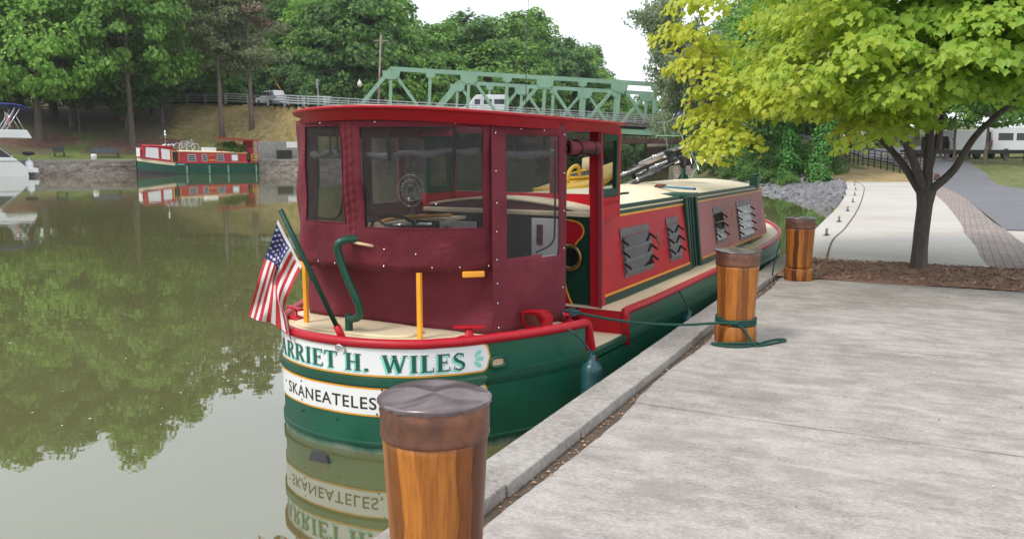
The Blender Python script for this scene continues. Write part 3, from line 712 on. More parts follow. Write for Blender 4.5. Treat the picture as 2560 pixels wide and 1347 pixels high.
def trunk_mesh(name, seed, h, r0, mat, limbs=7, zl=.35, spread=3.0, lr=.45, lean=(0, 0)):
    g = random.Random(seed); mb = MB()
    P = [(g.uniform(-.03, .03) * h * k / 8 + lean[0] * k / 8, g.uniform(-.03, .03) * h * k / 8 + lean[1] * k / 8, h * k / 8 - (.3 if k == 0 else 0)) for k in range(9)]
    rs = [r0 * (1.35 if k == 0 else 1.0) * (1 - .085 * k) for k in range(9)]
    P = [np.array(q) for q in P]; mb.tube(P, rs, 9)
    for i in range(limbs):
        k = zl + (1 - zl) * (i + .5) / limbs; j = min(7, int(k * 8)); a = g.uniform(0, 6.28); b = P[j]
        L = spread * g.uniform(.6, 1.1); e = b + np.array([cos(a) * L, sin(a) * L, L * g.uniform(.35, .9)]); m = (b + e) / 2 + np.array([0, 0, -.1 * L])
        rr = r0 * lr * (1 - .5 * k); mb.tube(smooth_pts([b, m, e], 3), [rr * (1 - .12 * q) for q in range(7)], 6, cap=False)
    return mb.mesh(name, mat)

def plant(name, loc, crown_me, trunk_me, s=1.0, sz=None, rz=None, label=None, cat='tree', group=None):
    r = empty(name, loc, random.uniform(0, 6.28) if rz is None else rz); r.scale = (s, s, sz if sz else s)
    c = bpy.data.objects.new('crown' if cat == 'tree' else 'foliage', crown_me); C.objects.link(c); c.parent = r
    if trunk_me:
        t = bpy.data.objects.new('trunk' if cat == 'tree' else 'stem', trunk_me); C.objects.link(t); t.parent = r
    return tag(r, label, cat, group)

# tree kinds, all about 20 m tall, scaled where planted
BROAD = []
for k, (mt, rx, rz_, zc) in enumerate([('leafA', 5.2, 7.6, 12.2), ('leafB', 5.6, 7.0, 12.6), ('leafC', 4.9, 8.0, 11.8), ('leafA', 6.0, 6.8, 13.0), ('leafC', 5.6, 7.4, 12.4)]):
    BROAD.append((crown('broad_crown', 20 + k, rx, rz_, 92, 95, 1.55, .56, M[mt], zc), trunk_mesh('broad_trunk', 30 + k, 16, .36, M['barkfar'], 8, .4, 3.6)))
LOW = (crown('low_crown', 41, 6.6, 6.2, 120, 110, 1.5, .46, M['leafB'], 9.6), trunk_mesh('low_trunk', 42, 13, .42, M['barkfar'], 9, .45, 4.2))
TALL = [(crown('tall_crown', 50 + k, 6.4, 13.0, 170, 95, 1.75, .6, M[('leafA', 'leafC', 'leafB')[k]], 20), trunk_mesh('tall_trunk', 55 + k, 28, .45, M['barkfar'], 12, .25, 4)) for k in range(3)]
SLIM = (crown('slim_crown', 61, 2.9, 2.6, 70, 80, .9, .26, M['leafA'], 5.6), trunk_mesh('slim_trunk', 62, 7.5, .12, M['barkfar'], 6, .3, 2))

BUSHBIG = crown('thicket_foliage', 88, 4.2, 3.4, 90, 85, 1.3, .46, M['leafC'], 2.6, .7, .2, taper=.1); BSTEM = trunk_mesh('bush_stem', 85, 1.1, .05, M['barkfar'], 5, .1, .7)
GL = 'trees of the dense wood on the far bank'
left = [  # x, y, height kind, scale
    (-63, 99, 0, .95), (-72, 93, 1, 1.0), (-58, 107, 1, 1.05), (-67, 108, 0, 1.1), (-50, 108, 0, .98), (-55, 117, 2, 1.05), (-80, 100, 2, 1.05), (-76, 110, 0, 1.1),
    (-90, 90, 1, 1.0), (-47.5, 112, 1, .84), (-61, 122, 0, 1.1), (-71, 122, 1, 1.15), (-86, 116, 1, 1.1), (-100, 92, 0, 1.0), (-50, 123, 0, .92), (-98, 108, 2, 1.0), (-112, 80, 1, 1.0), (-84, 82, 0, .95)]
for i, (x, y, k, s) in enumerate(left):
    plant('tall_tree', (x, y, fz(x, y) - .2), *TALL[k], s * .97, s * random.uniform(.9, 1.04), label='tall dark green tree of the dense wood behind the white motor yacht and red narrowboat', group=GL)
for i, (x, y, k, s) in enumerate([(-44.5, 107.5, 2, .78), (-53, 101.5, 4, .72), (-47.3, 103.5, 2, .66), (-60, 101, 2, .6), (-39.8, 114.5, 0, .5), (-66, 101, 4, .62)]):
    plant('understorey_tree', (x, y, fz(x, y) - .2), *BROAD[k], s, s * .8, label='low dark tree filling the shade under the tall wood', group='shade trees under the tall wood')
for i, (x, y, s) in enumerate([(-40, 125, .55), (-46, 124, .6), (-52, 127.5, .62), (-58, 131, .62), (-64, 134, .66), (-70, 138, .7), (-76, 141, .7), (-49, 133, .7), (-56, 138, .75), (-84, 136, .8)]):
    plant('understorey_tree', (x, y, fz(x, y) - 1.2), *BROAD[(2, 4)[i % 2]], s, s * .78, label='low dark tree beyond the embankment road at the left', group='low trees beyond the embankment road')
for i, (x, y) in enumerate([(-84, 158), (-78, 155), (-72, 150), (-66, 146), (-61, 142), (-56, 138), (-51.5, 134), (-47, 130), (-43, 127), (-40, 123), (-90, 150), (-98, 156)]):
    plant('roadside_shrub', (x, y, fz(x, y) - .6), BUSHBIG, BSTEM, 1.05, label='dark thicket along the far side of the embankment road at the left', cat='shrub', group='thicket along the far side of the road')
for i, (x, y) in enumerate([(-37, 129), (-33, 127), (-29.5, 125.5), (-27, 124), (-35, 139), (-31, 140), (-26, 138), (-22, 139), (-18, 136), (-14, 137), (-23, 131), (-10, 143), (-5, 151), (-1, 154), (3, 158), (8, 166), (12, 170), (17, 176), (7, 160), (10, 163), (14, 167), (5, 154)]):
    plant('hill_shrub', (x, y, max(fz(x, y), 1.5) + (2.5 if y < 140 else .5)), BUSHBIG, BSTEM, 1.0, label='dark bushy undergrowth filling the foot of the wooded hill', cat='shrub', group='undergrowth of the wooded hill')
for x, y in [(6.5, 152.5), (10.5, 157), (14.5, 161.5), (18.5, 167), (22.5, 173), (26, 179.5), (30, 188), (35, 199), (40, 211), (46, 224)]:
    plant('waterside_shrub', (x, y, .0), BUSHBIG, BSTEM, 1.0, label='green thicket at the water edge of the canal bend under the bridge', cat='shrub', group='thickets at the canal bend')
plant('maple_tree', (-52.5, 93.6, fz(-52.5, 93.6) - .1), *LOW, .98, 1.12, rz=.4, label='bright green spreading tree on thick grey trunk beside the white yacht')
plant('shade_tree', (-44.1, 97.7, fz(-44.1, 97.7) - .1), crown('shade_crown', 43, 6.8, 7.6, 130, 105, 1.6, .5, M['leafA'], 14.2), trunk_mesh('shade_trunk', 44, 15, .36, M['barkfar'], 9, .5, 4.2), 1, 1.05, rz=1.0,
      label='leaning pale trunked tree with high crown behind the blue bench')
plant('thin_tree', (-51.1, 99.7, fz(-51.1, 99.7) - .1), BROAD[2][0], trunk_mesh('thin_trunk', 45, 12, .17, M['barkfar'], 4, .5, 2), .62, .8, label='slender dark trunk standing in shade between the two big trunks')

M['pinetwig'] = paint('pine_twig', (.24, .225, .18), .9, .2, 2, bump=0)
def pine(name, x, y, h, seed, dead, label):
    g = np.random.default_rng(seed); z0 = fz(x, y); r = empty(name, (x, y, z0 - .2)); tag(r, label, 'tree', 'pines on the dry slope')
    mb = MB(); P = [np.array((g.uniform(-.06, .06), g.uniform(-.06, .06), h * k / 10)) for k in range(11)]; P[0][2] = -.3
    mb.tube(P, [.30 * (1.25 if k == 0 else 1) * (1 - .085 * k) for k in range(11)], 9); mb.build('trunk', M['pinebark'], r)
    br = MB(); pos = []; nr = []; pd = []; nd = []
    for i in range(78):
        z = h * (.32 + .66 * (i + g.uniform(0, 1)) / 78); k = (z / h - .32) / .68; a = g.uniform(0, 6.28)
        L = (4.6 * (1 - k) ** .55 + .6) * g.uniform(.55, 1.05); rise = g.uniform(-.22, .18) * L
        b = np.array((0, 0, z)); e = b + np.array((cos(a) * L, sin(a) * L, rise + .12 * L)); m = (b + e) / 2 + np.array((0, 0, -.10 * L))
        ln = smooth_pts([b, m, e], 3); br.tube(ln, [.045 * (1 - .12 * q) for q in range(7)], 4, cap=False)
        for q in (4, 5):
            for sgn in (-1, 1):
                bb = ln[q]; ee = bb + np.array((cos(a + sgn * .9), sin(a + sgn * .9), .05)) * L * .33; br.tube([bb, ee], [.02, .008], 3, cap=False)
        bare = g.uniform() < (.6 if z < h * .52 else .06) if dead else g.uniform() < (.15 if z < h * .45 else .03)
        if bare: continue
        dd = dead and .50 * h < z < .70 * h and cos(a - .2) > -.1
        n = int(95 * (.4 + L / 4)); t = g.uniform(.35, 1.05, n); c = b + (e - b) * t[:, None]; sp = .20 + .26 * L * (1.1 - abs(t - .7))
        p = c + g.normal(0, 1, (n, 3)) * (sp * .55)[:, None] * np.array((1, 1, .38)); q = g.normal(0, .6, (n, 3)) + (cos(a) * .5, sin(a) * .5 - .3, .55)
        (pd if dd else pos).append(p); (nd if dd else nr).append(q)
    br.build('branches', M['pinetwig'], r, fix=False)
    for nm, pp, qq, mm in (('needles', pos, nr, 'needle'), ('dead_needles', pd, nd, 'needledead')):
        if pp:
            p = np.concatenate(pp); q = np.concatenate(qq)
            o = link(nm, leaf_mesh(nm, p, q, g.normal(0, 1, p.shape), .40 * g.uniform(.6, 1.3, len(p)), M[mm]), M[mm], r)
            if nm == 'dead_needles': o['label'] = 'rust brown dead needles'
pine('pine_tree', -35.6, 103.4, 25, 5, False, 'tall olive pine with straight trunk rising behind the red awning')
pine('pine_tree', -32.4, 104.9, 24, 9, True, 'half dead pine with rust brown needles and bare lower branches')

GH = 'trees on the wooded hill behind the bridge'
hill = [(-41.5, 132.4, 16.8), (-46.2, 151.3, 21.9), (-55.8, 175.4, 25.7), (-39, 137, 17.2), (-40.7, 149.8, 20.9), (-49.6, 173.3, 24), (-33.5, 134.4, 17.9), (-39.6, 152.6, 20.7), (-42.5, 167.3, 24.5), (-29.8, 134.2, 19.6), (-33.4, 154.2, 22.5), (-36.8, 171.4, 25.5), (-23.6, 128, 24.5), (-30.7, 154.7, 24.7), (-32.2, 170, 28.5), (-21, 130.5, 23.9), (-24.2, 154, 24.5), (-26.3, 175.6, 27.1), (-16.2, 128.6, 16.9), (-18.5, 154, 16.9), (-21.2, 169.1, 19.3), (-13.5, 129.8, 17.2), (-15.2, 154.9, 17), (-17, 171.1, 19.6), (-10.9, 136.7, 18.7), (-13.1, 151.1, 21.2), (-12.3, 170.3, 22.6), (-5.6, 148.1, 23.2), (-7.7, 167.3, 24), (-3.9, 145.4, 22), (-4.1, 176.6, 21.3), (1.5, 151.4, 21.4), (1.9, 173.2, 25.5), (-1, 170, 25), (4.5, 180, 26.5), (6.1, 176.8, 22), (9.9, 173.2, 22.8), (14.5, 177.2, 17.3), (16, 181.5, 21.4), (15.6, 190.2, 22.3), (19.6, 175.1, 14.4), (18.9, 173.3, 16.2), (20.2, 182.7, 18.3), (-51, 138, 22.5), (-60, 150, 26.5), (-58, 137, 24.5), (23.5, 192, 13), (28, 205, 12), (-45.5, 140, 20), (-43, 158, 25), (-36.5, 145, 20), (-35, 160, 26), (-28, 146, 24), (-27.5, 162, 27), (-38.5, 165, 27), (-52, 160, 26)]
for i, (x, y, h) in enumerate(hill):
    k = (0, 3, 1, 2, 4, 0, 1, 3)[i % 8]; s = h / 20.3
    plant('hill_tree', (x, y, fz(x, y) - .3), *BROAD[k], max(.8, s) * 1.06, s, label='rounded green tree in the wood crowding the hill behind the truss bridge', group=GH)
for i, (px_, y, h, k) in enumerate([(30, 215, 13, 0), (36, 235, 14, 3), (24, 225, 16, 1), (44, 260, 15, 0), (18, 215, 18, 4), (52, 250, 14, 1)]):
    s = h / 20.3; plant('distant_tree', (px_, y, max(0, fz(px_, y)) - .3), *BROAD[k], s * 1.1, s, label='small distant tree on the canal bend beyond the bridge', group='trees on the canal bend')

# right bank: willow, ivy trunks, woods, shrubs
gw = np.random.default_rng(77)
def willow():
    r = empty('willow_tree', (17.9, 73, nz_(17.9, 73) - .2)); tag(r, 'airy grey green tree leaning over the canal beside the bridge end', 'tree')
    ax = lambda z: np.array((-.06 * z - .022 * z * z, .02 * z, z))
    mb = MB(); mb.tube([ax(z) for z in np.linspace(-.3, 13.5, 12)], [.34 * (1 - .07 * k) for k in range(12)], 9); mb.build('trunk', M['barkfar'], r)
    br = MB(); pos = []
    for i in range(120):
        z = gw.uniform(3.2, 14.5) if i < 84 else gw.uniform(3.2, 9.5); b = ax(min(z, 13.4)); a = gw.uniform(0, 6.28) if i < 84 else gw.uniform(2.3, 4.0); L = gw.uniform(1.4, 4.6) * (1 - .3 * (z > 11)) * (.75 if cos(a) > .3 else (1 if i < 84 else 1.15))
        e = b + np.array((cos(a) * L, sin(a) * L, gw.uniform(.3, 1.9))); br.tube([b, e], [.05, .012], 4, cap=False)
        for j in range(9):
            c = b + (e - b) * gw.uniform(.3, 1.1); hang = gw.uniform(.5, 1.7); n = int(44 * hang)
            t = gw.uniform(0, 1, n); p = c + np.stack([gw.normal(0, .22, n) + t * gw.normal(0, .22), gw.normal(0, .22, n), .35 - t * hang], 1); pos.append(p)
    br.build('branches', M['barkfar'], r, fix=False)
    p = np.concatenate(pos); link('crown', leaf_mesh('crown', p, gw.normal(0, 1, p.shape) + (0, -.3, .4), gw.normal(0, .4, p.shape) + (0, 0, -1), .24 * gw.uniform(.6, 1.2, len(p)), M['willow']), M['willow'], r)
willow()
BUSH = [crown('bush_foliage', 80 + k, 1.5, 1.15, 42, 75, .48, .15, M[m_], .85, .7, .3, taper=.2) for k, m_ in enumerate(('bush', 'leafC', 'bush'))]
MIDT = [(crown('mid_crown', 90 + k, 3.3, 4.3, 95, 95, 1.0, .30, M[m_], 7.2), trunk_mesh('mid_trunk', 95 + k, 9.5, .19, M['barkfar'], 8, .35, 2.3)) for k, m_ in enumerate(('leafA', 'leafC', 'leafB'))]
for i, (x, y, k, s) in enumerate([(20.5, 66, 0, .95), (22.5, 58, 1, 1.0), (21.5, 74, 2, 1.15), (24, 82, 0, 1.3), (27, 92, 1, 1.4), (26.3, 66, 0, .9), (30, 104, 2, 1.5), (25, 75, 1, 1.2), (31.5, 118, 0, 1.6), (37, 128, 1, 1.6), (22.2, 88, 1, 1.0), (24.6, 99, 0, 1.2), (17.6, 60, 1, .62), (28.6, 112, 1, 1.3), (42, 140, 2, 1.7)]):
    plant('bank_tree', (x, y, nz_(x, y) - .2), *MIDT[k], s, label='green tree in the thicket on the right bank short of the bridge', group='trees of the right bank thicket')
for i, (x, y, k, s) in enumerate([(16.3, 53, 0, .62), (17.2, 56, 1, .9), (17.1, 60, 2, .8), (18.3, 64, 1, 1.0), (17.9, 68, 0, .8), (19.5, 70, 1, 1.2), (19.0, 77, 2, 1.0), (20.0, 84, 1, 1.2), (16.6, 50.5, 2, .5), (21.8, 92, 0, 1.3), (23.2, 101, 1, 1.4), (19.3, 58, 1, 1.0), (18.6, 54.4, 0, .7), (20.8, 62, 2, 1.0), (15.9, 57.5, 0, .45), (16.8, 65, 1, .6), (20.9, 55.2, 1, .8), (22.0, 68, 1, 1.3)]):
    plant('shrub', (x, y, nz_(x, y) - .1), BUSH[k], BSTEM, s, label='leafy shrub growing on the shady right bank above the water', cat='shrub', group='shrubs along the right bank')
def ivy(x, y, h, r_, lean, label):
    g = np.random.default_rng(int(x * 10)); r = empty('ivy_tree', (x, y, nz_(x, y) - .15)); tag(r, label, 'tree', 'ivy clad trunks')
    ln = smooth_pts([(0, 0, -.2), (lean * .3, 0, h * .33), (lean * .8, 0, h * .7), (lean * 1.1, .1, h)], 4); mb = MB(); mb.tube(ln, [r_ * (1.15 - .04 * k) for k in range(len(ln))], 9); mb.build('trunk', M['barkfar'], r)
    n = int(900 * h); t = g.uniform(0, 1, n); w = g.uniform(0, 6.28, n); A = np.array(ln); c = np.stack([np.interp(t, np.linspace(0, 1, len(A)), A[:, q]) for q in range(3)], 1)
    o = np.stack([np.cos(w), np.sin(w), np.zeros(n)], 1); rad = r_ * (1.2 - .3 * t) + abs(g.normal(0, .16, n)) + .12 * np.sin(t * 25 + w)
    p = c + o * rad[:, None]; link('ivy_leaves', leaf_mesh('ivy_leaves', p, o + (0, 0, .6) + g.normal(0, .35, p.shape), o * .4 + (0, 0, -1) + g.normal(0, .3, p.shape), .17 * g.uniform(.6, 1.2, n), M['ivy']), M['ivy'], r)
ivy(18.35, 50.4, 6.6, .36, 1.0, 'thick leaning trunk wrapped in bright ivy beside the orange sign')
ivy(17.3, 52.2, 4.6, .30, -.2, 'shorter ivy covered trunk left of the thick ivy trunk')
for x, y, h, lab in [(17.4, 53.6, 6.5, 'bare brown trunk standing among shrubs above the riprap'), (20.3, 54.5, 7.5, 'pale bare trunk just left of the thick ivy trunk')]:
    plant('bare_tree', (x, y, nz_(x, y) - .2), MIDT[1][0], trunk_mesh('bare_trunk', int(h * 10), 9, .25, M['barkfar'], 4, .6, 2), .82, label=lab)
# young trees and low planting by the car park
for x, y, s, lab in [(33.1, 62.9, .92, 'young forked tree in front of the white box trailer'), (34.2, 60.6, 1.0, 'young tree on the lawn in front of the camper van'), (35.0, 68.6, .95, 'slim young tree left of the white box trailer'), (39.5, 64.5, 1.0, 'young tree over the camper van at the right edge')]:
    plant('young_tree', (x, y, nz_(x, y) - .1), *SLIM, s, label=lab)
plant('lime_bush', (36.4, 86, nz_(36.4, 86) - .1), crown('lime_foliage', 84, 1.6, 1.1, 45, 80, .5, .2, M['bushY'], .9, .7, .3), BSTEM, 1.25, label='lime green bush at the top of the asphalt path', cat='shrub')
for x, y, k, s in [(34.5, 108, 1, 1.5), (40.5, 118, 2, 1.5), (46, 112, 1, 1.6), (44.5, 96, 1, 1.15), (50, 104, 0, 1.5), (55, 96, 1, 1.5), (62, 100, 0, 1.6), (57, 84, 2, 1.3), (49, 86, 1, 1.1), (66, 84, 1, 1.4), (41, 90, 1, 1.0), (52, 125, 1, 1.8), (70, 110, 1, 1.8)]:
    plant('park_tree', (x, y, nz_(x, y) - .2), *MIDT[k], s, label='dark park tree behind the trailers and the asphalt path', group='park trees behind the car park')

# the yellow-green maple over the quay
def maple():
    g = np.random.default_rng(12)
    r = empty('maple_tree', (5.78, 11.72, .02)); tag(r, 'yellow green young maple in the bark mulch bed', 'tree')
    mb = MB()
    tr = smooth_pts([(0, 0, -.1), (0, 0, .12), (.005, 0, .5), (.03, .01, .85), (.045, .02, 1.12)], 4)
    mb.tube(tr, list(np.interp(np.linspace(0, 1, len(tr)), [0, .18, .4, .8, 1], [.165, .122, .104, .104, .135])), 14, cap=False)
    limbs = []
    def limb(P, r0, r1, n=9):
        L = smooth_pts(P, 5); mb.tube(L, list(np.linspace(r0, r1, len(L))), n); limbs.append((L, r0)); return L
    f0 = (.045, .02, 1.0)
    main = [limb([f0, (-.10, -.02, 1.35), (-.38, -.1, 1.85), (-.9, -.3, 2.5), (-1.5, -.5, 3.1)], .072, .028),
            limb([(-.02, .05, 1.1), (-.30, .25, 1.6), (-.75, .5, 2.1), (-1.6, .9, 2.75)], .06, .025),
            limb([f0, (.06, .05, 1.45), (.07, .1, 2.1), (.0, .1, 3.0), (-.1, .2, 4.3)], .08, .03),
            limb([(.06, .03, 1.08), (.35, -.1, 1.42), (.62, -.2, 1.95), (1.25, -.5, 2.6), (2.0, -.8, 3.2)], .062, .022),
            limb([(.05, .05, 1.25), (.3, .3, 1.9), (.7, .8, 2.9), (1.2, 1.2, 3.8)], .05, .02)]
    # sprays : horizontal tiers of foliage, their sites follow the crown's outline in plan and height
    sites = []
    def bottom(x):      # underside of the crown, local x
        return np.interp(x, [-4.0, -3.75, -3.4, -3.0, -2.4, -1.8, -1.3, -.6, 0, .6, 1.2, 1.7, 2.6, 3.6], [2.7, 2.0, 1.75, 2.1, 2.25, 2.05, 2.12, 2.3, 2.35, 2.45, 2.45, 2.55, 2.5, 3.0])
    while len(sites) < 440:
        a = g.uniform(0, 6.28); q = g.uniform(0, 1) ** .5; x = 3.7 * q * cos(a) + .15; y = 3.3 * q * sin(a) - .25
        if x < -2.25 + .197 * y: continue
        hi = 5.9 - .30 * (x * x + y * y) ** .9 * .55; lo = bottom(x) + .10 * max(0, y) + .22
        if hi < lo + .1: hi = lo + .1
        u = g.uniform(0, 1); z = lo + (hi - lo) * (u ** 1.45)
        sites.append((x, y, z))
    sites += [(a_ + .55, b_, c_) for a_, b_, c_ in [(-3.62, -.35, 1.80), (-3.5, -.5, 1.98), (-3.72, -.3, 2.2), (-3.45, -.2, 2.35), (-3.55, -.5, 2.6), (-3.85, -.35, 2.9), (-3.6, 0, 3.15), (-4.0, -.2, 3.3), (-3.9, -.4, 3.7), (-2.0, -1.6, 2.05), (-1.75, -1.6, 2.2), (-1.5, -1.3, 2.12), (-2.6, -1.2, 2.35), (-3.0, -.8, 2.5)]]
    nodes = [p_ for L, _ in limbs for p_ in L[3:]]; sites.sort(key=lambda q_: math.hypot(q_[0], q_[1]) + .3 * abs(q_[2] - 2.8))
    pos = []; nr = []; tp = []; szs = []
    for x, y, z in sites:
        rad = g.uniform(.34, .62); n = int(225 * (rad / .5) ** 2); w = g.uniform(0, 6.28, n); q = np.sqrt(g.uniform(0.02, 1, n)) * rad
        o = np.stack([np.cos(w), np.sin(w), np.zeros(n)], 1); slope = g.normal(0, .12, 2)
        p = np.array((x, y, z)) + o * q[:, None]; p[:, 2] += -.42 * (q ** 2) / rad + o[:, 0] * q * slope[0] + o[:, 1] * q * slope[1] + g.normal(0, .055, n)
        pos.append(p); outw = unit(np.array((x, y, 0.01)))
        nr.append(o * .6 + outw * .45 + np.array((0, 0, .72)) + g.normal(0, .34, (n, 3))); tp.append(o * .75 + outw * .3 + np.array((0, 0, -.55)) + g.normal(0, .35, (n, 3))); szs.append(.080 * g.uniform(.6, 1.25, n))
        # twig from the nearest wood already there, nearer the trunk
        e = np.array((x, y, z)); re_ = math.hypot(x, y); A_ = np.array(nodes); dd = np.linalg.norm(A_ - e, axis=1) + np.where(A_[:, 2] > z + .15, .7, 0) + np.where(np.hypot(A_[:, 0], A_[:, 1]) > re_, 1.5, 0)
        b = A_[int(np.argmin(dd))]; m = (b + e) / 2 + np.array((0, 0, .05)) + g.normal(0, .05, 3); lw = .006 + .004 * min(1.5, np.linalg.norm(e - b))
        tw = smooth_pts([b, m, e], 3); mb.tube(tw, list(np.linspace(lw, .004, len(tw))), 5, cap=False); nodes += [tw[3], tw[-1], tw[-2]]
        for _ in range(3):
            ee = e + np.array((g.normal(0, .3), g.normal(0, .3), g.uniform(-.12, .02))); mb.tube([e, ee], [.005, .0025], 3, cap=False)
    mb.build('trunk', M['bark'], r, fix=False)
    p = np.concatenate(pos); link('crown', leaf_mesh('crown', p, np.concatenate(nr), np.concatenate(tp), np.concatenate(szs), M['maple'], True), M['maple'], r)
maple()

# ---------------------------------------------------------------- the moored canal boat (local x forward, y to port)
BO = np.array([-1.17, 5.812]); BB = np.array([.477, .879]); BB = BB / np.linalg.norm(BB); BP = np.array([-BB[1], BB[0]])
BANG = math.atan2(BB[1], BB[0])
boat = empty('canal_boat', (BO[0], BO[1], 0), BANG)
tag(boat, 'large red and green canal boat with maroon canvas wheelhouse moored at the quay', 'boat')
def BW(x, y, z): q = BO + x * BB + y * BP; return (q[0], q[1], z)

Y0 = .17                            # the hull's centreline in these coordinates
HALF = smooth_pts([(.03, 0), (.035, .13), (.05, .25), (.085, .38), (.14, .52), (.22, .66), (.31, .755), (.42, .86), (.543, .942), (.72, 1.05), (.93, 1.165), (1.36, 1.337), (1.8, 1.40), (3, 1.41), (5, 1.41), (7, 1.41), (8.6, 1.40), (9.5, 1.34), (10.2, 1.15), (10.9, .78), (11.3, .35), (11.4, 0)], 6)
HALF = [(max(0, a), max(0, b)) for a, b in HALF]
def HB(x): return float(np.interp(x, [q[0] for q in HALF], [q[1] for q in HALF]))
RING = [(x, Y0 - y) for x, y in HALF] + [(x, Y0 + y) for x, y in HALF[::-1][1:-1]]      # stern -> starboard -> bow -> port -> stern
def py(sg, v): return -v if sg < 0 else v + 2 * Y0            # mirror a distance about the centreline
def sheer(x): return np.interp(x, [0, 1.5, 3, 6, 8.5, 10.2, 11.35], [.30, .295, .265, .27, .30, .40, .50])
def grow(P, d):   # offset a closed plan ring outwards
    k = len(P); out = []
    for i in range(k):
        a = np.array(P[i - 1]); b = np.array(P[(i + 1) % k]); t = unit(b - a); out.append((P[i][0] + t[1] * -d * -1, P[i][1] - t[0] * d))
    return out
def outline_sub(x0, side):      # part of the ring aft of x0 : starboard end -> stern -> port end
    s_ = [(x, Y0 - y) for x, y in HALF if x <= x0]; p_ = [(x, Y0 + y) for x, y in HALF if x <= x0]
    return s_[::-1] + p_[1:]
OFFR = lambda d: grow(RING, d)

# hull below the rub rail, upper strakes, rub rails
mb = MB(); G = []
zs = [(-1.1, -.10), (-.55, 0), (-.45, 0), (-.25, 0), (-.02, 0)]
rings = [grow(RING, d) for z, d in zs]
for i in range(len(RING) + 1):
    k = i % len(RING); G.append([(rings[j][k][0], rings[j][k][1], zs[j][0]) for j in range(len(zs))])
mb.sheet(G); mb.add([(x, y, -.025) for x, y in RING], [tuple(range(len(RING)))])
hull = mb.build('hull', M['hullgreen'], boat)
def rub(name, z, h, d, m, par):
    mb = MB(); a = grow(RING, -.01); b = grow(RING, d)
    G = [[(*a[i % len(RING)], z - h / 2 - .01), (*b[i % len(RING)], z - h / 2), (*b[i % len(RING)], z + h / 2), (*a[i % len(RING)], z + h / 2 + .012)] for i in range(len(RING) + 1)]
    mb.sheet(G, sm=False); return mb.build(name, m, par)
rub('rub_rail', .038, .052, .022, M['green'], hull); rub('rub_rail', -.432, .022, .014, M['green'], hull)
def upper(P, z0=-.03, m=M['hullgreen'], nm='hull_strake', ztop=sheer):
    mb = MB(); mb.sheet([[(x, y, z0), (x, y, .15), (x, y, float(ztop(x)) + .005)] for x, y in P]); return mb.build(nm, m, boat)
STERN = outline_sub(1.50, 0)
upper(STERN); 
side_s = [(x, Y0 - y) for x, y in HALF if x >= 2.3]; side_p = [(x, Y0 + y) for x, y in HALF if x >= 2.3]
fore = [(2.26, Y0 - HB(2.26))] + side_s + side_p[::-1][1:] + [(2.26, Y0 + HB(2.26))]
upper(fore)
# red gunwale rolls, running down into the boarding notch
def roll(P, r=.036, nm='gunwale'):
    mb = MB(); mb.tube(P, r, 10); return mb.build(nm, M['gunred'], boat)
st3 = [(x, y, .315) for x, y in STERN]
a, b = st3[0], st3[-1]
roll([(1.66, a[1] - .0, -.02), (1.60, a[1], .1), (1.54, a[1], .255), (1.51, a[1], .30)] + st3 + [(1.51, b[1], .30), (1.54, b[1], .255), (1.60, b[1], .1), (1.66, b[1], -.02)])
fr3 = [(x, y, float(sheer(x)) + .005) for x, y in fore]
roll([(2.30, fore[0][1], -.02), (2.27, fore[0][1], .20), (2.265, fore[0][1], .25)] + fr3 + [(2.265, fore[-1][1], .25), (2.27, fore[-1][1], .2), (2.30, fore[-1][1], -.02)])
# decks
def deck(pts, z, nm='deck', m=M['cream']):
    mb = MB(); mb.prism([(x, y, (z(x) if callable(z) else z) - .02) for x, y in pts], (0, 0, .02)); return mb.build(nm, m, boat)
deck(STERN, .30, 'stern_deck')
mb = MB(); G = []
for x, y in [(2.25, HB(2.25))] + [q for q in HALF if q[0] > 2.27]:
    G.append([(x, Y0 + k * y, float(sheer(x)) - .002 + .004 * (1 - abs(k))) for k in (-1, -.35, .35, 1)])
mb.sheet(G); mb.build('side_deck', M['cream'], boat)
for sg in (-1, 1):
    mb = MB(); mb.box(1.50, 2.36, min(py(sg, .6), py(sg, 1.215)), max(py(sg, .6), py(sg, 1.215)), .0, .07); mb.build('boarding_step', M['cream'], boat)
    mb = MB(); mb.prism([(2.262, py(sg, .80), -.01), (2.275, py(sg, 1.225), -.01), (2.252, py(sg, 1.225), .273), (2.24, py(sg, .80), .277)], (.03, 0, 0)); mb.build('step_riser', M['red'], boat)
    mb = MB(); mb.prism([(1.515, py(sg, .80), -.01), (1.555, py(sg, 1.20), -.01), (1.50, py(sg, 1.20), .285), (1.49, py(sg, .80), .285)], (.02, 0, 0)); mb.build('step_riser', M['red'], boat)
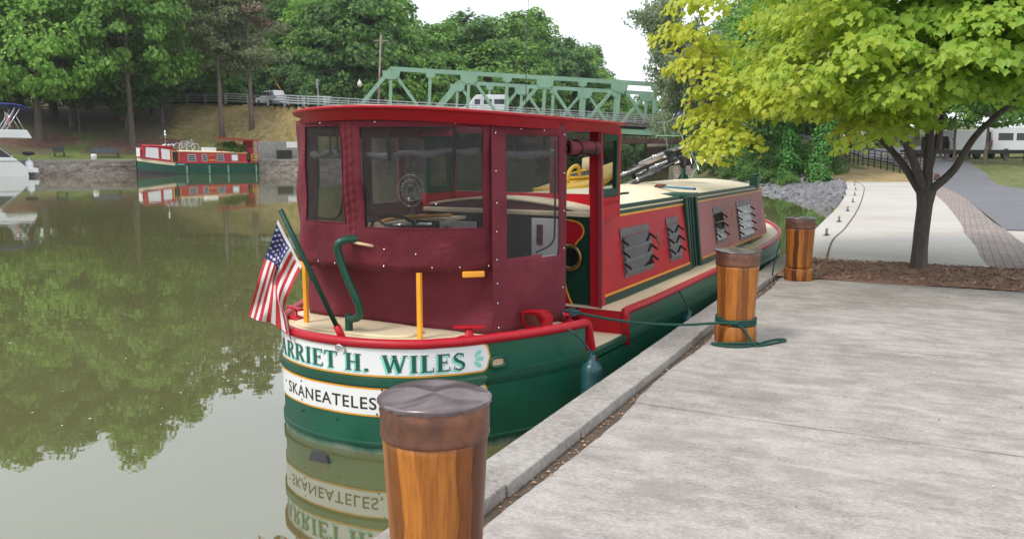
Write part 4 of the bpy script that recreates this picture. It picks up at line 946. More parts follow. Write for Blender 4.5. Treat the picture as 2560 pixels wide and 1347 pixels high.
# stern boards with their lettering, bent round the hull
SC = [(x, y) for x, y in HALF]                       # starboard half from the centreline
half_s = [0]
for a, b in zip(HALF[:-1], HALF[1:]): half_s.append(half_s[-1] + math.hypot(b[0] - a[0], b[1] - a[1]))
def onstern(s, z, d=0.0):        # s along the stern curve, + to starboard
    t = abs(s); x = np.interp(t, half_s, [q[0] for q in HALF]); y = np.interp(t, half_s, [q[1] for q in HALF])
    x2 = np.interp(t + .02, half_s, [q[0] for q in HALF]); y2 = np.interp(t + .02, half_s, [q[1] for q in HALF])
    x1 = np.interp(max(0, t - .02), half_s, [q[0] for q in HALF]); y1 = np.interp(max(0, t - .02), half_s, [q[1] for q in HALF])
    tx, ty = unit((x2 - x1, y2 - y1)); nx, ny = -ty, tx
    x += nx * d; y += ny * d
    return (float(x), float(Y0 - y if s >= 0 else Y0 + y), z)
def board(nm, s0, s1, z0, z1, lab):
    par = None
    for layer, (mm, ins, d) in enumerate(((M['gold'], 0, .006), (M['white'], .0135, .0085))):
        mb = MB(); r = (z1 - z0) / 2 - ins; zc = (z0 + z1) / 2; G = []
        for k in range(121):
            s = s0 + ins + (s1 - s0 - 2 * ins) * k / 120; e = min(s - s0 - ins, s1 - ins - s); h = r if e >= r * .6 else r * math.sqrt(max(0, 1 - (1 - e / (r * .6)) ** 2))
            G.append([onstern(s, zc - h * q, d) for q in (-1, -.33, .33, 1)])
        mb.sheet(G)
        o = mb.build(nm if layer == 0 else 'white_field', mm, hull if layer == 0 else par)
        if layer == 0: par = o; o['label'] = lab
    return par
# letter shapes: boxes/strokes in a unit-high cell, serif style for the name
def stroke(pts, w0, w1=None):
    """thick polyline as quads; widths at start/end"""
    P = [np.array(q, float) for q in pts]; w1 = w0 if w1 is None else w1; qs = []
    n = len(P); L = []; Rr = []
    for i, p in enumerate(P):
        t = unit(P[min(i + 1, n - 1)] - P[max(i - 1, 0)]); nn = np.array([-t[1], t[0]]); w = w0 + (w1 - w0) * i / (n - 1)
        L.append(p + nn * w / 2); Rr.append(p - nn * w / 2)
    return [(L[i], Rr[i], Rr[i + 1], L[i + 1]) for i in range(n - 1)]
def arc(cx, cy_, rx, ry, a0, a1, n=9): return [(cx + rx * cos(R(a0 + (a1 - a0) * k / n)), cy_ + ry * sin(R(a0 + (a1 - a0) * k / n))) for k in range(n + 1)]
TK, TN, SF = .19, .075, .055
def stem(x, y0=0, y1=1, w=TK): return stroke([(x, y0), (x, y1)], w) + stroke([(x - w * .5 - .085, y0 + SF / 2), (x + w * .5 + .085, y0 + SF / 2)], SF) + stroke([(x - w * .5 - .085, y1 - SF / 2), (x + w * .5 + .085, y1 - SF / 2)], SF)
SER = {
 'H': (.86, stem(.19) + stem(.67) + stroke([(.2, .52), (.66, .52)], TN)),
 'A': (.86, stroke([(.42, 1.0), (.13, .02)], TN, TN) + stroke([(.40, 1.0), (.69, .02)], TK * .95) + stroke([(.24, .36), (.58, .36)], TN * .8) + stroke([(.0, .028), (.26, .028)], SF) + stroke([(.52, .028), (.86, .028)], SF)),
 'R': (.83, stem(.19) + stroke([(.2, .965), (.42, .965)] + arc(.42, .74, .22, .225, 90, -90) + [(.2, .515)], TN, TN) + stroke(arc(.42, .74, .20, .20, 70, -70), .15) + stroke([(.40, .50), (.70, .02)], TK * .9) + stroke([(.62, .028), (.86, .028)], SF)),
 'I': (.42, stem(.21)),
 'E': (.70, stem(.19) + stroke([(.2, .965), (.62, .965)], TN) + stroke([(.61, 1.0), (.61, .78)], .05) + stroke([(.2, .52), (.50, .52)], TN) + stroke([(.50, .64), (.50, .40)], .05) + stroke([(.2, .035), (.64, .035)], TN) + stroke([(.64, 0), (.64, .24)], .05)),
 'T': (.76, stroke([(.38, 0), (.38, 1)], TK) + stroke([(.2, .028), (.56, .028)], SF) + stroke([(.03, .965), (.73, .965)], TN) + stroke([(.04, 1.0), (.04, .74)], .05) + stroke([(.72, 1.0), (.72, .74)], .05)),
 'W': (1.22, stroke([(.13, 1.0), (.38, 0)], TK * .95) + stroke([(.38, 0.02), (.62, .98)], TN) + stroke([(.58, 1.0), (.84, 0)], TK * .95) + stroke([(.84, 0.02), (1.09, .98)], TN) + stroke([(.0, .972), (.28, .972)], SF) + stroke([(.46, .972), (.72, .972)], SF) + stroke([(.97, .972), (1.22, .972)], SF)),
 'L': (.66, stem(.19) + stroke([(.2, .035), (.60, .035)], TN) + stroke([(.60, 0), (.60, .26)], .05)),
 'S': (.64, stroke(arc(.31, .745, .205, .225, 38, 250, 12) + arc(.33, .27, .215, .235, 80, -142, 12), TN * 1.3, TN * 1.3) + stroke([(.15, .72), (.22, .58), (.36, .50), (.50, .40), (.53, .24)], .17, .15) + stroke([(.51, .98), (.51, .74)], .045) + stroke([(.10, .02), (.10, .27)], .045)),
 '.': (.34, stroke([(.07, .10), (.25, .10)], .17)), ' ': (.36, [])}
def letters(text, s0, s1, zb, h, par, nm, m, d0, ds=0.0, dz=0.0, shade=False):
    tot = sum(SER[c][0] for c in text) + .07 * len(text); k = (s1 - s0) / tot; mb = MB(); s = s0; n = 0
    for c in text:
        for q in SER[c][1]:
            n += 1; mb.add([onstern(s + p[0] * k + ds, zb + p[1] * h + dz, d0 + (n % 9) * .00022) for p in q], [(0, 1, 2, 3)])
        s += (SER[c][0] + .07) * k
    return mb.build(nm, m, par, fix=False)
S_ = BS = None
b1 = board('name_board', -1.21, 1.212, .074, .296, 'long white name board with gold edge reading HARRIET H. WILES')
for tx, a, b in (('HARRIET', -.86, .06), ('H.', .115, .33), ('WILES', .405, 1.02)):
    letters(tx, a, b, .112, .126, b1, 'letter_shade', M['teal'], .0095, -.016, -.014)
    letters(tx, a, b, .112, .126, b1, 'lettering', M['lettergreen'], .0125)
for sg, sc in ((1, 1.085), (-1, -1.06)):
    for an in (38, 0, -38):
        mb = MB(); P = []
        for k in range(12):
            w = 2 * pi * k / 12; u = .062 + .036 * cos(w); v = .0135 * sin(w) * (1.2 + .5 * cos(w)); P.append((u * cos(R(an)) - v * sin(R(an)), u * sin(R(an)) + v * cos(R(an))))
        mb.add([onstern(sc + sg * p[0] - sg * .03, .178 + p[1], .0105) for p in P], [tuple(range(12))]); mb.build('petal_ornament', M['teal'], b1, fix=False)
b2 = board('port_board', -1.21, 1.20, -.222, -.008, 'white board below it reading SKANEATELES')
def font_on_stern(text, s0, s1, zb, h, m, par, nm):
    cu = bpy.data.curves.new('t', 'FONT'); cu.body = text; cu.size = 1; cu.space_character = 1.12; cu.offset = .012
    to = bpy.data.objects.new('t', cu); C.objects.link(to)
    dg = bpy.context.evaluated_depsgraph_get(); me = bpy.data.meshes.new_from_object(to.evaluated_get(dg)); bpy.data.objects.remove(to)
    xs = [v.co.x for v in me.vertices]; ys = [v.co.y for v in me.vertices]; x0, x1, y1 = min(xs), max(xs), max(v.co.y for v in me.vertices)
    bm = bmesh.new(); bm.from_mesh(me)
    for v in bm.verts:
        v.co = onstern(s0 + (v.co.x - x0) / (x1 - x0) * (s1 - s0), zb + v.co.y / y1 * h, .0105)
    bm.to_mesh(me); bm.free(); me.materials.clear(); return link(nm, me, m, par)
font_on_stern('SKANEATELES,', -.56, .395, -.166, .088, M['letterblack'], b2, 'lettering')
for s, z in ((-.345, -.045), (-.345, -.19), (.40, -.02), (.36, -.20), (-.345, -.275), (.02, -.275), (-.62, -.1)):
    mb = MB(); mb.lathe([(0, 0), (.0085, 0), (.0085, .006), (0, .006)], 10, (0, 0, 0), 0, 'x'); o = mb.build('bolt_hole', M['letterblack'], hull); o.location = onstern(s, z, .010)
mb = MB(); ring = [onstern(.085 + .036 * cos(w), .258 + .036 * sin(w), .02 + .018 * sin(w)) for w in np.linspace(0, 2 * pi, 17)[:-1]]; mb.tube(ring, .007, 6, closed=True); mb.build('mooring_ring', M['chrome'], hull)
mb = MB(); mb.prism([onstern(s, z, .012) for s, z in ((.84, .052), (1.155, .06), (1.13, .015), (1.09, .0), (.90, .0), (.86, .02))], tuple(np.array(onstern(1.0, 0, .10)) - np.array(onstern(1.0, 0, .012)))); mb.build('stern_step', M['green'], hull, bevel=.006)
mb = MB(); P = [onstern(1.273 + .062 * np.sign(cos(w)) * abs(cos(w)) ** .6, .135 + .038 * np.sign(sin(w)) * abs(sin(w)) ** .6, .010) for w in np.linspace(0, 2 * pi, 25)[:-1]]
mb.tube(P, .013, 6, closed=True); fl_ = mb.build('fairlead', M['green'], hull)
mb = MB(); mb.add([onstern(1.273 + .055 * np.sign(cos(w)) * abs(cos(w)) ** .6, .135 + .03 * np.sign(sin(w)) * abs(sin(w)) ** .6, .004) for w in np.linspace(0, 2 * pi, 25)[:-1]], [tuple(range(24))]); mb.build('opening', M['tan'], fl_, fix=False)
mb = MB(); mb.prism([(-.12, -.10, -.46), (-.12, -.07, -.385), (-.12, -.01, -.36), (-.12, .06, -.37), (-.12, .10, -.46)], (.03, 0, 0)); o = mb.build('rudder_tip', M['darkgrey'], boat); o.location = (-.13, .09, -.06)

# cabin
def cyy(z): return .95 - .13 * (z - .27) / .85                # tumblehome half width
CX0, CX1 = 2.42, 9.62
def cab_pt(x, z, d=0.0, sg=-1): return (x, py(sg, cyy(z) + d), z)
for sg in (-1, 1):
    for nm, xa, xb, mm, lab in (('cabin_side', CX0, 5.24, M['red'], None), ('cabin_side', 5.72, CX1, M['faded'] if sg < 0 else M['red'], 'sun bleached pink red forward cabin side' if sg < 0 else None)):
        mb = MB(); mb.prism([cab_pt(xa, .27, 0, sg), cab_pt(xb, .27, 0, sg), cab_pt(xb - .04, 1.11, 0, sg), cab_pt(xa + .12 if xa < 3 else xa, 1.11, 0, sg)], (0, -sg * .04, 0)); cs_ = mb.build(nm, mm, boat)
        if lab: cs_['label'] = lab
        if sg < 0 and xa < 3: side_aft = cs_
        if sg < 0 and xa > 3: side_fore = cs_
        mb = MB(); mb.prism([cab_pt(xa - .01, .272, .004, sg), cab_pt(xb, .272, .004, sg), cab_pt(xb, .335, .004, sg), cab_pt(xa, .335, .004, sg)], (0, sg * .004, 0)); mb.build('lower_band', M['greend'], cs_)
        g = .012; loop = [(xa + .055, .352), (xb - .02, .352), (xb - .02, 1.055), (xa + .185 if xa < 3 else xa + .02, 1.055)]
        for (a, b) in ((0, 1), (2, 3)) + (((3, 0),) if xa < 3 else ()):
            p, q = loop[a], loop[b]
            mb = MB(); mb.bar(cab_pt(p[0], p[1], .003, sg), cab_pt(q[0], q[1], .003, sg), .006, .022, up=(0, 0, 1) if a != 3 else (1, 0, 0)); mb.build('gold_stripe', M['gold'], cs_)
    mb = MB(); mb.prism([cab_pt(CX0 - .02, .272, .005, sg), cab_pt(CX0 + .045, .272, .005, sg), cab_pt(CX0 + .165, 1.06, .005, sg), cab_pt(CX0 + .08, 1.06, .005, sg)], (0, sg * .004, 0)); mb.build('end_band', M['greend'], boat)
    # eaves band and toe rail
    for xa, xb in ((CX0 + .1, 5.26), (5.70, CX1 - .28)):
        mb = MB(); mb.prism([cab_pt(xa, 1.065, .006, sg), cab_pt(xb, 1.065, .006, sg), cab_pt(xb, 1.155, .006, sg), cab_pt(xa, 1.155, .006, sg)], (0, -sg * .035, 0)); mb.build('eaves_band', M['greend'], boat)
    # side doors set back between the panels, green
    mb = MB(); mb.box(5.24, 5.72, min(py(sg, .80), py(sg, .84)), max(py(sg, .80), py(sg, .84)), .27, 1.1); so = mb.build('side_door', M['greend'], boat)
    for xx, w, dd in ((5.27, .07, .035), (5.42, .04, .02), (5.53, .04, .02), (5.68, .07, .035)):
        mb = MB(); mb.prism([cab_pt(xx - w / 2, .275, dd - .09, sg), cab_pt(xx + w / 2, .275, dd - .09, sg), cab_pt(xx + w / 2, 1.12, dd - .05, sg), cab_pt(xx - w / 2, 1.12, dd - .05, sg)], (0, sg * .06, 0)); mb.build('door_batten', M['greend'], so)
    mb = MB(); mb.box(5.22, 5.76, min(py(sg, .40), py(sg, .865)), max(py(sg, .40), py(sg, .865)), 1.13, 1.175); mb.build('hatch_slide', M['green'], boat)
# roof, cambered
mb = MB(); G = []
for x in np.linspace(CX0, CX1, 30):
    G.append([(x, Y0 + y, 1.105 + .125 * (1 - y * y)) for y in np.linspace(-1, 1, 17)])
mb.sheet(G); mb.build('cabin_roof', M['cream'], boat, solid=.02)
mb = MB(); mb.prism([(2.445, y, 1.09 + .125 * (1 - ((y - Y0) / 1.0) ** 2)) for y in np.linspace(-.78, 1.12, 15)] + [(2.445, 1.12, 1.0), (2.445, -.78, 1.0)], (.02, 0, 0)); mb.build('roof_end', M['maroonpaint'], boat)
mb = MB(); mb.prism([(CX1, -cyy(.27), .27), (CX1, py(1, cyy(.27)), .27), (CX1 - .04, 1.16, 1.10), (CX1 - .04, .6, 1.2), (CX1 - .04, -.26, 1.2), (CX1 - .04, -.82, 1.10)], (.03, 0, 0)); mb.build('cabin_front', M['red'], boat)
mb = MB(); mb.box(9.70, 9.86, -1.0, -.86, .36, .362); mb.box(8.3, 9.7, -.985, -.945, .28, .335); mb.build('toe_board', M['post'], boat)
mb = MB(); mb.box(9.18, 9.40, -.84, -.72, 1.10, 1.30); mb.lathe([(.075, 1.30), (.08, 1.31), (.08, 1.325), (0, 1.33)], 12, (9.29, -.78, 0)); mb.build('stove_pipe', M['greend'], boat, bevel=.01)
# louvre windows
def louvre(xa, xb, za, zb_, n, par, foil=()):
    def cp(x, z, d): return cab_pt(x, z, d)
    mb = MB(); f = .035; ft = .075
    for (a, b, c, d_) in ((xa, xb, zb_ - ft, zb_), (xa, xb, za, za + ft * .8), (xa, xa + f, za + ft * .8, zb_ - ft), (xb - f, xb, za + ft * .8, zb_ - ft)):
        mb.prism([cp(a, c, .003), cp(b, c, .003), cp(b, d_, .003), cp(a, d_, .003)], (0, -.006, 0))
    for k in range(10):
        for z in (za + .015, zb_ - .015):
            x = xa + (xb - xa) * (k + .5) / 10; mb.lathe([(.006, 0), (.004, .004), (0, .005)], 6, (0, 0, 0)) if False else None
    w = empty('louvre_window', (0, 0, 0), 0, boat)
    mb.build('window_frame', M['winframe'], w, bevel=.002)
    mb = MB(); mb.prism([cp(xa + f, za + ft * .7, -.03), cp(xb - f, za + ft * .7, -.03), cp(xb - f, zb_ - ft, -.03), cp(xa + f, zb_ - ft, -.03)], (0, .004, 0)); mb.build('dark_opening', M['darkgrey'], w)
    h = (zb_ - ft - za - ft * .8) / n
    for k in range(n):
        z1 = zb_ - ft - k * h - .012; z0 = z1 - h * .98; a = cp(xa + f * .6, z1, .002); b = cp(xb - f * .6, z1, .002); c = cp(xb - f * .6, z0, .022); d_ = cp(xa + f * .6, z0, .022)
        mb = MB(); mb.prism([a, b, c, d_], (0, -.004, .003)); mb.build('glass_slat', M['foil_sheet'] if k in foil else M['louvre'], w)
        mb = MB(); mb.bar(d_, c, .008, .010); mb.build('slat_edge', M['steel'], w)
        for xe in (xa + f * .5, xb - f * .5):
            e0 = cp(xe, z1 - .02, .004); e1 = cp(xe, z1 - h * .62, .075); mb = MB(); mb.bar(e0, e1, .009, .022); mb.build('slat_clip', M['black'], w)
    return w
def _foil():
    t = NT('crinkled_foil_slat'); t.set(Metallic=1, Roughness=.16); t.base(t.ramp(t.noise(14, 3), [(.35, (.45, .45, .47)), (.65, (.86, .86, .88))]))
    t.bump(t.noise(22, 3, .5, (1, 1, 1), 2), 1.0, .03); return t.m
M['foil_sheet'] = _foil()
louvre(3.08, 3.93, .445, .925, 3, side_aft); louvre(4.50, 4.93, .445, .935, 3, side_aft)
louvre(6.50, 6.97, .455, .945, 3, side_fore, (2,)); louvre(7.78, 8.66, .385, .955, 4, side_fore, (0, 1, 2, 3))
# painted marks on the sides
def dab(par, nm, m, pts, d=.004):
    mb = MB(); mb.add([cab_pt(x, z, d) for x, z in pts], [tuple(range(len(pts)))]); return mb.build(nm, m, par, fix=False)
mb = MB()
for k, (dx, dz, r_) in enumerate(((0, .09, .026), (.02, .05, .03), (-.02, .03, .026), (.01, .0, .026), (.03, -.03, .022), (.005, -.075, .02))):
    mb.add([cab_pt(4.19 + dx + r_ * (1 + .3 * sin(3 * w)) * cos(w), .70 + dz + r_ * sin(w) * .8, .004 + k * .0004) for w in np.linspace(0, 6.28, 12)[:-1]], [tuple(range(11))])
mb.build('silver_sticker', M['chrome'], side_aft, fix=False)
mb = MB(); faded_gold = paint('faded_gold_leaf', (.46, .24, .07), .5, .15, 20, bump=0)
for k in range(9):      # arched emblem with two rows of lettering, worn almost away
    w = R(160 - 17.5 * k); c = (7.32 + .26 * cos(w), .80 + .11 * sin(w)); mb.add([cab_pt(c[0] + a * .024, c[1] + b * .022, .004) for a, b in ((-.7, -1), (.7, -1), (.7, 1), (-.7, 1))], [(0, 1, 2, 3)])
for k in range(7): mb.add([cab_pt(7.10 + .072 * k + a * .026, .66 + b * .034, .004) for a, b in ((-1, -1), (-.2, -1), (.1, .2), (1, -.6), (1, 1), (-.6, .8))], [(0, 1, 2, 3, 4, 5)])
for k in range(5): mb.add([cab_pt(7.2 + .055 * k + a * .016, .545 + b * .012, .004) for a, b in ((-1, -1), (1, -1), (1, 1), (-1, 1))], [(0, 1, 2, 3)])
mb.tube([cab_pt(7.32 + .17 * cos(w), .775 + .05 * sin(w), .003) for w in np.linspace(0, 6.28, 20)], .007, 4)
mb.build('worn_emblem', faded_gold, side_fore, fix=False)
mb = MB(); mb.tube(smooth_pts([(3.10, -.78, 1.16), (3.12, -.80, 1.24), (3.20, -.81, 1.262), (3.42, -.81, 1.262)], 3)[::-1], .012, 8); mb.tube([(2.86, -.80, 1.262), (3.22, -.81, 1.262)], .012, 8); mb.build('roof_grab_rail', M['greend'], boat)

# wheelhouse
T_ = smooth_pts([(.62, -.84), (.38, -.72), (.2, -.5), (.11, -.2), (.1, .1), (.14, .38), (.3, .66), (.58, .86), (1.5, .98)], 12)
B_ = smooth_pts([(.78, -.76), (.58, -.58), (.45, -.36), (.37, -.05), (.35, .28), (.37, .58), (.46, .85), (.72, 1.0), (1.5, 1.03)], 12)
gcn = np.random.default_rng(4); WV = [(gcn.uniform(.06, .42), gcn.uniform(2, 14), gcn.uniform(0, 6)) for _ in range(9)]
def CS(i, z, d=0.0, wr=1.0):
    i = min(max(i, 0), len(B_) - 1.001); k = int(i); f = i - k; a = (z - .8) / 1.09
    p = (B_[k] * (1 - f) + B_[k + 1] * f) * (1 - a) + (T_[k] * (1 - f) + T_[k + 1] * f) * a
    t = unit(B_[min(k + 1, 96)] - B_[max(k - 1, 0)]); n = np.array([-t[1], t[0]])
    if i < 1: n = np.array([-.3, -.95])
    w = sum(.0028 * sin(a_ * i + b_ * z + c_) for a_, b_, c_ in WV) * wr
    q = p + n * (d + w); return (q[0], q[1], z)
canvas = empty('canvas_enclosure', (0, 0, 0), 0, boat)
wins = [(3.9, 41.2, 1.12, 1.84), (48.0, 65.6, 1.146, 1.852), (87.0, 95.5, .9, 1.80)]
us = sorted(set(list(np.arange(0, 96.01, 1.0)) + [w[0] for w in wins] + [w[1] for w in wins])); zs_ = sorted(set(list(np.round(np.linspace(.8, 1.9, 23), 3)) + [w[2] for w in wins] + [w[3] for w in wins]))
def inwin(i, j):
    u = (us[i] + us[i + 1]) / 2; z = (zs_[j] + zs_[j + 1]) / 2
    return any(a < u < b and c < z < d for a, b, c, d in wins)
def zflap(u, z): return z if z > .801 else z - .014 * sin(u * .13) ** 2 - .006 * sin(u * .9)
mb = MB(); mb.sheet([[CS(u, z)[:2] + (zflap(u, z),) for z in zs_] for u in us], skip=inwin); up = mb.build('upper_panel', M['canvas'], canvas, solid=.006)
for a, b, c, d in wins:
    mb = MB(); mb.sheet([[CS(u, z, -.004, 1.0) for z in np.linspace(c - .012, d + .012, 12)] for u in np.linspace(a - .4, b + .4, 24)]); mb.build('clear_window', M['vinyl'], canvas)
    mb = MB(); loop = [CS(a + (b - a) * q, z, .004) for q, z in [(k / 14, c) for k in range(15)] + [(1, c + (d - c) * k / 8) for k in range(1, 9)] + [(1 - k / 14, d) for k in range(1, 15)] + [(0, d - (d - c) * k / 8) for k in range(1, 8)]]
    mb.tube(loop, .0045, 5, closed=True); mb.build('window_binding', M['canvas'], canvas)
for u0 in (44.6, 46.6):        # puckered zip seam
    mb = MB(); G = []
    for z in np.linspace(1.05, 1.88, 60):
        G.append([CS(u0 + du, z, .003 + hh) for du, hh in ((-.75, 0), (-.35, .007 + .004 * sin(z * 95 + u0)), (.35, .007 + .004 * sin(z * 95 + u0 + 1)), (.75, 0))])
    mb.sheet(G); mb.build('zip_seam', M['canvas'], canvas)
mb = MB(); mb.sheet([[CS(u, 1.018 - .004 * (46.5 - u) + dz, .006 + .02 * sin(pi * k_) * (dz < 0)) for dz in (.004, -.004, -.016)] for u, k_ in ((46.6, 0), (44.5, .3), (42.5, .6), (40.5, .85), (38.6, 1))]); mb.build('tiller_slot', M['tan'], canvas, solid=.003)
# right-hand panel with its own window, flush to the door post
P0, P1, P0b, P1b = np.array([.615, -.838]), np.array([1.49, -1.0]), np.array([.785, -.762]), np.array([1.56, -.98])
def RP(u, z, d=0.0):
    a = np.clip((z - .31) / 1.56, 0, 1); p = (P0b + (P1b - P0b) * u) * (1 - a) + (P0 + (P1 - P0) * u) * a
    n = np.array([-.22, -.97]); w = .0035 * sin(u * 9 + z * 5) * (1 if z < .86 else .5) + .006 * math.exp(-((z - .62) / .05) ** 2) * sin(u * 5) + .003 * sin(z * 40 + u * 3) * math.exp(-((u - .03) / .05) ** 2)
    q = p + n * (d + w); return (q[0], q[1], z)
ru = sorted(set(list(np.linspace(0, 1, 21)) + [.165, .90])); rz_ = sorted(set(list(np.linspace(.305, 1.885, 33)) + [.875, 1.787]))
def inr(i, j):
    u = (ru[i] + ru[i + 1]) / 2; z = (rz_[j] + rz_[j + 1]) / 2; return .165 < u < .90 and .875 - .02 * u < z < 1.787
mb = MB(); mb.sheet([[RP(u, z) for z in rz_] for u in ru], skip=inr); mb.build('side_panel', M['canvas'], canvas, solid=.006)
mb = MB(); mb.sheet([[RP(u, z, -.004) for z in np.linspace(.86, 1.80, 10)] for u in np.linspace(.15, .915, 10)]); mb.build('clear_window', M['vinyl'], canvas)
mb = MB(); mb.sheet([[RP(u, z, .008) for z in np.linspace(.31, 1.87, 40)] for u in (-.028, -.015, .015, .05, .062)]); mb.build('corner_seam', M['canvas'], canvas, solid=.004)
# lower skirt behind the seat rail
def SK(u, z):
    y = -.765 + 1.84 * u; x = .79 - .035 * sin(pi * u) + .03 * (z - .3) + .007 * sin(u * 17 + z * 9) + .010 * sin(u * 6 + z * 13) + .006 * sin(u * 31 - z * 16) * (z < .62)
    return (x, y, z)
mb = MB(); mb.sheet([[SK(u, z) for z in np.linspace(.305, .86, 14)] for u in np.linspace(0, 1, 40)]); mb.build('lower_skirt', M['canvas'], canvas, solid=.005)
mb = MB(); mb.sheet([[(x, 1.075 + .006 * sin(x * 9 + z * 7), z) for z in np.linspace(.30, .9, 10)] for x in np.linspace(.8, 1.62, 14)]); mb.build('port_skirt', M['canvas'], canvas, solid=.005)
# snap fasteners
sm = MB(); sm.lathe([(.0072, 0), (.0072, .003), (.004, .005), (0, .0055)], 10); snap_me = sm.mesh('snap_fastener', M['chrome'])
def snap(p, nrm):
    o = bpy.data.objects.new('snap_fastener', snap_me); C.objects.link(o); o.parent = canvas; o.location = p
    o.rotation_mode = 'QUATERNION'; o.rotation_quaternion = Vector((0, 0, 1)).rotation_difference(Vector(nrm))
for u in (2, 12, 21.5, 36, 52, 60, 69): snap(CS(u, .83, .006), (-1, 0, 0))
for u, z in ((35.5, .96), (47.6, 1.03), (45.9, 1.03), (36, 1.87), (13.5, 1.862), (56.5, 1.872), (26.5, .93)): snap(CS(u, z, .006), (-1, 0, 0))
for z in (.36, .55, .70, .88, 1.09, 1.30, 1.53, 1.80): snap(RP(.02, z, .014), (-.3, -1, 0))
for u, z in ((.36, 1.835), (.68, 1.83), (.97, .36), (.965, .58), (.97, .9), (.97, 1.2), (.975, 1.5), (.98, 1.8)): snap(RP(u, z, .006), (-.3, -1, 0))
for u, z in ((13.7, 1.30), (21.6, 1.34)): snap(CS(u + 6, z, .006), (-1, 0, 0))
# rolled transparent curtains inside, hanging straps and cords
for i0, i1, z0 in ((4.5, 40.5, 1.675), (49, 65, 1.66)):
    mb = MB(); P = [CS(u, z0 + .012 * sin(u * .5) - .0010 * (u - i0), -.045) for u in np.linspace(i0, i1, 14)]; mb.tube(P, [.026 + .008 * sin(k * 1.3) for k in range(14)], 8); mb.build('rolled_curtain', M['rolled'], canvas)
for u, zt_, zb2, w in ((32.8, 1.86, 1.60, .03), (13.8, 1.85, 1.60, .026), (53, 1.85, 1.66, .014), (50, 1.85, 1.66, .014)):
    mb = MB(); mb.bar(CS(u, zt_, -.012), CS(u, zb2, -.012), w, .004, up=(1, 0, 0)); mb.build('hanging_strap', M['black'], canvas)
for u in (.2, .36, .72):
    mb = MB(); mb.tube(smooth_pts([RP(u, 1.78, -.02), RP(u + .012, 1.66, -.04), RP(u - .015, 1.59, -.03)], 4), .007, 6); mb.build('hanging_strap', M['black'], canvas)
mb = MB(); mb.tube([RP(u, 1.66 - .02 * (1 - u), -.05) for u in np.linspace(.2, .9, 8)], .028, 8); mb.build('rolled_curtain', M['rolled'], canvas)
for P in ([CS(40.7, 1.83, -.02), CS(40.4, 1.5, -.022), CS(39.8, 1.28, -.022), CS(36.5, 1.16, -.022), CS(33, 1.135, -.022)], [CS(48.6, 1.8, -.02), CS(48.8, 1.5, -.022), CS(49.2, 1.3, -.022), CS(52.5, 1.175, -.022), CS(64, 1.17, -.022)]):
    mb = MB(); mb.tube(smooth_pts(P, 6), .0075, 6); mb.build('window_zip', M['black'], canvas)
mb = MB(); mb.tube(smooth_pts([RP(.88, 1.75, -.02), RP(.87, 1.1, -.02), RP(.83, .95, -.02), RP(.6, .89, -.02)], 6), .0075, 6); mb.build('window_zip', M['black'], canvas)
# roof: outline with camber and red fascia
RH = [(.02, 0), (.04, .25), (.12, .5), (.27, .70), (.5, .86), (.9, .965), (1.5, 1.0), (2.2, 1.0), (2.86, .95)]
rs_ = smooth_pts([(x, -y * 1.02) for x, y in RH[::-1]] + [(x, y * .965) for x, y in RH[1:]], 6)
def rzz(y): return 1.972 - .045 * y * y
mb = MB(); c0 = (1.5, 0)
G = []
for x, y in rs_: G.append([(c0[0] + (x - c0[0]) * k, y * k, rzz(y * k) + .012) for k in (0.02, .35, .7, .93, .985, 1.0)] + [(c0[0] + (x - c0[0]) * 1.004, y * 1.004, rzz(y) - .002), (c0[0] + (x - c0[0]) * .975, y * .975, rzz(y) - .012)])
mb.sheet(G); wr_ = mb.build('wheelhouse_roof', M['cream'], boat)
mb = MB(); mb.sheet([[(c0[0] + (x - c0[0]) * k, y * k, rzz(y) + dz) for k, dz in ((1.010, .010), (1.014, .0), (1.010, -.010), (.992, -.014), (.972, -.018), (.968, -.085), (.955, -.087))] for x, y in rs_])
mb.build('roof_fascia', M['gunred'], wr_)
mb = MB(); mb.sheet([[(c0[0] + (x - c0[0]) * k, y * k, rzz(y * k) - .03) for k in (0.02, .5, .97)] for x, y in rs_]); mb.build('ceiling_lining', M['darkgrey'], wr_)
mb = MB(); mb.lathe([(.03, 0), (.03, .012), (.012, .03), (.012, .05)], 12, (1.62, -.58, 1.968)); mb.tube([(1.62, -.58, 2.0), (1.625, -.585, 2.5), (1.66, -.60, 3.35)], [.004, .003, .0018], 6); mb.build('radio_aerial', M['darkgrey'], boat)
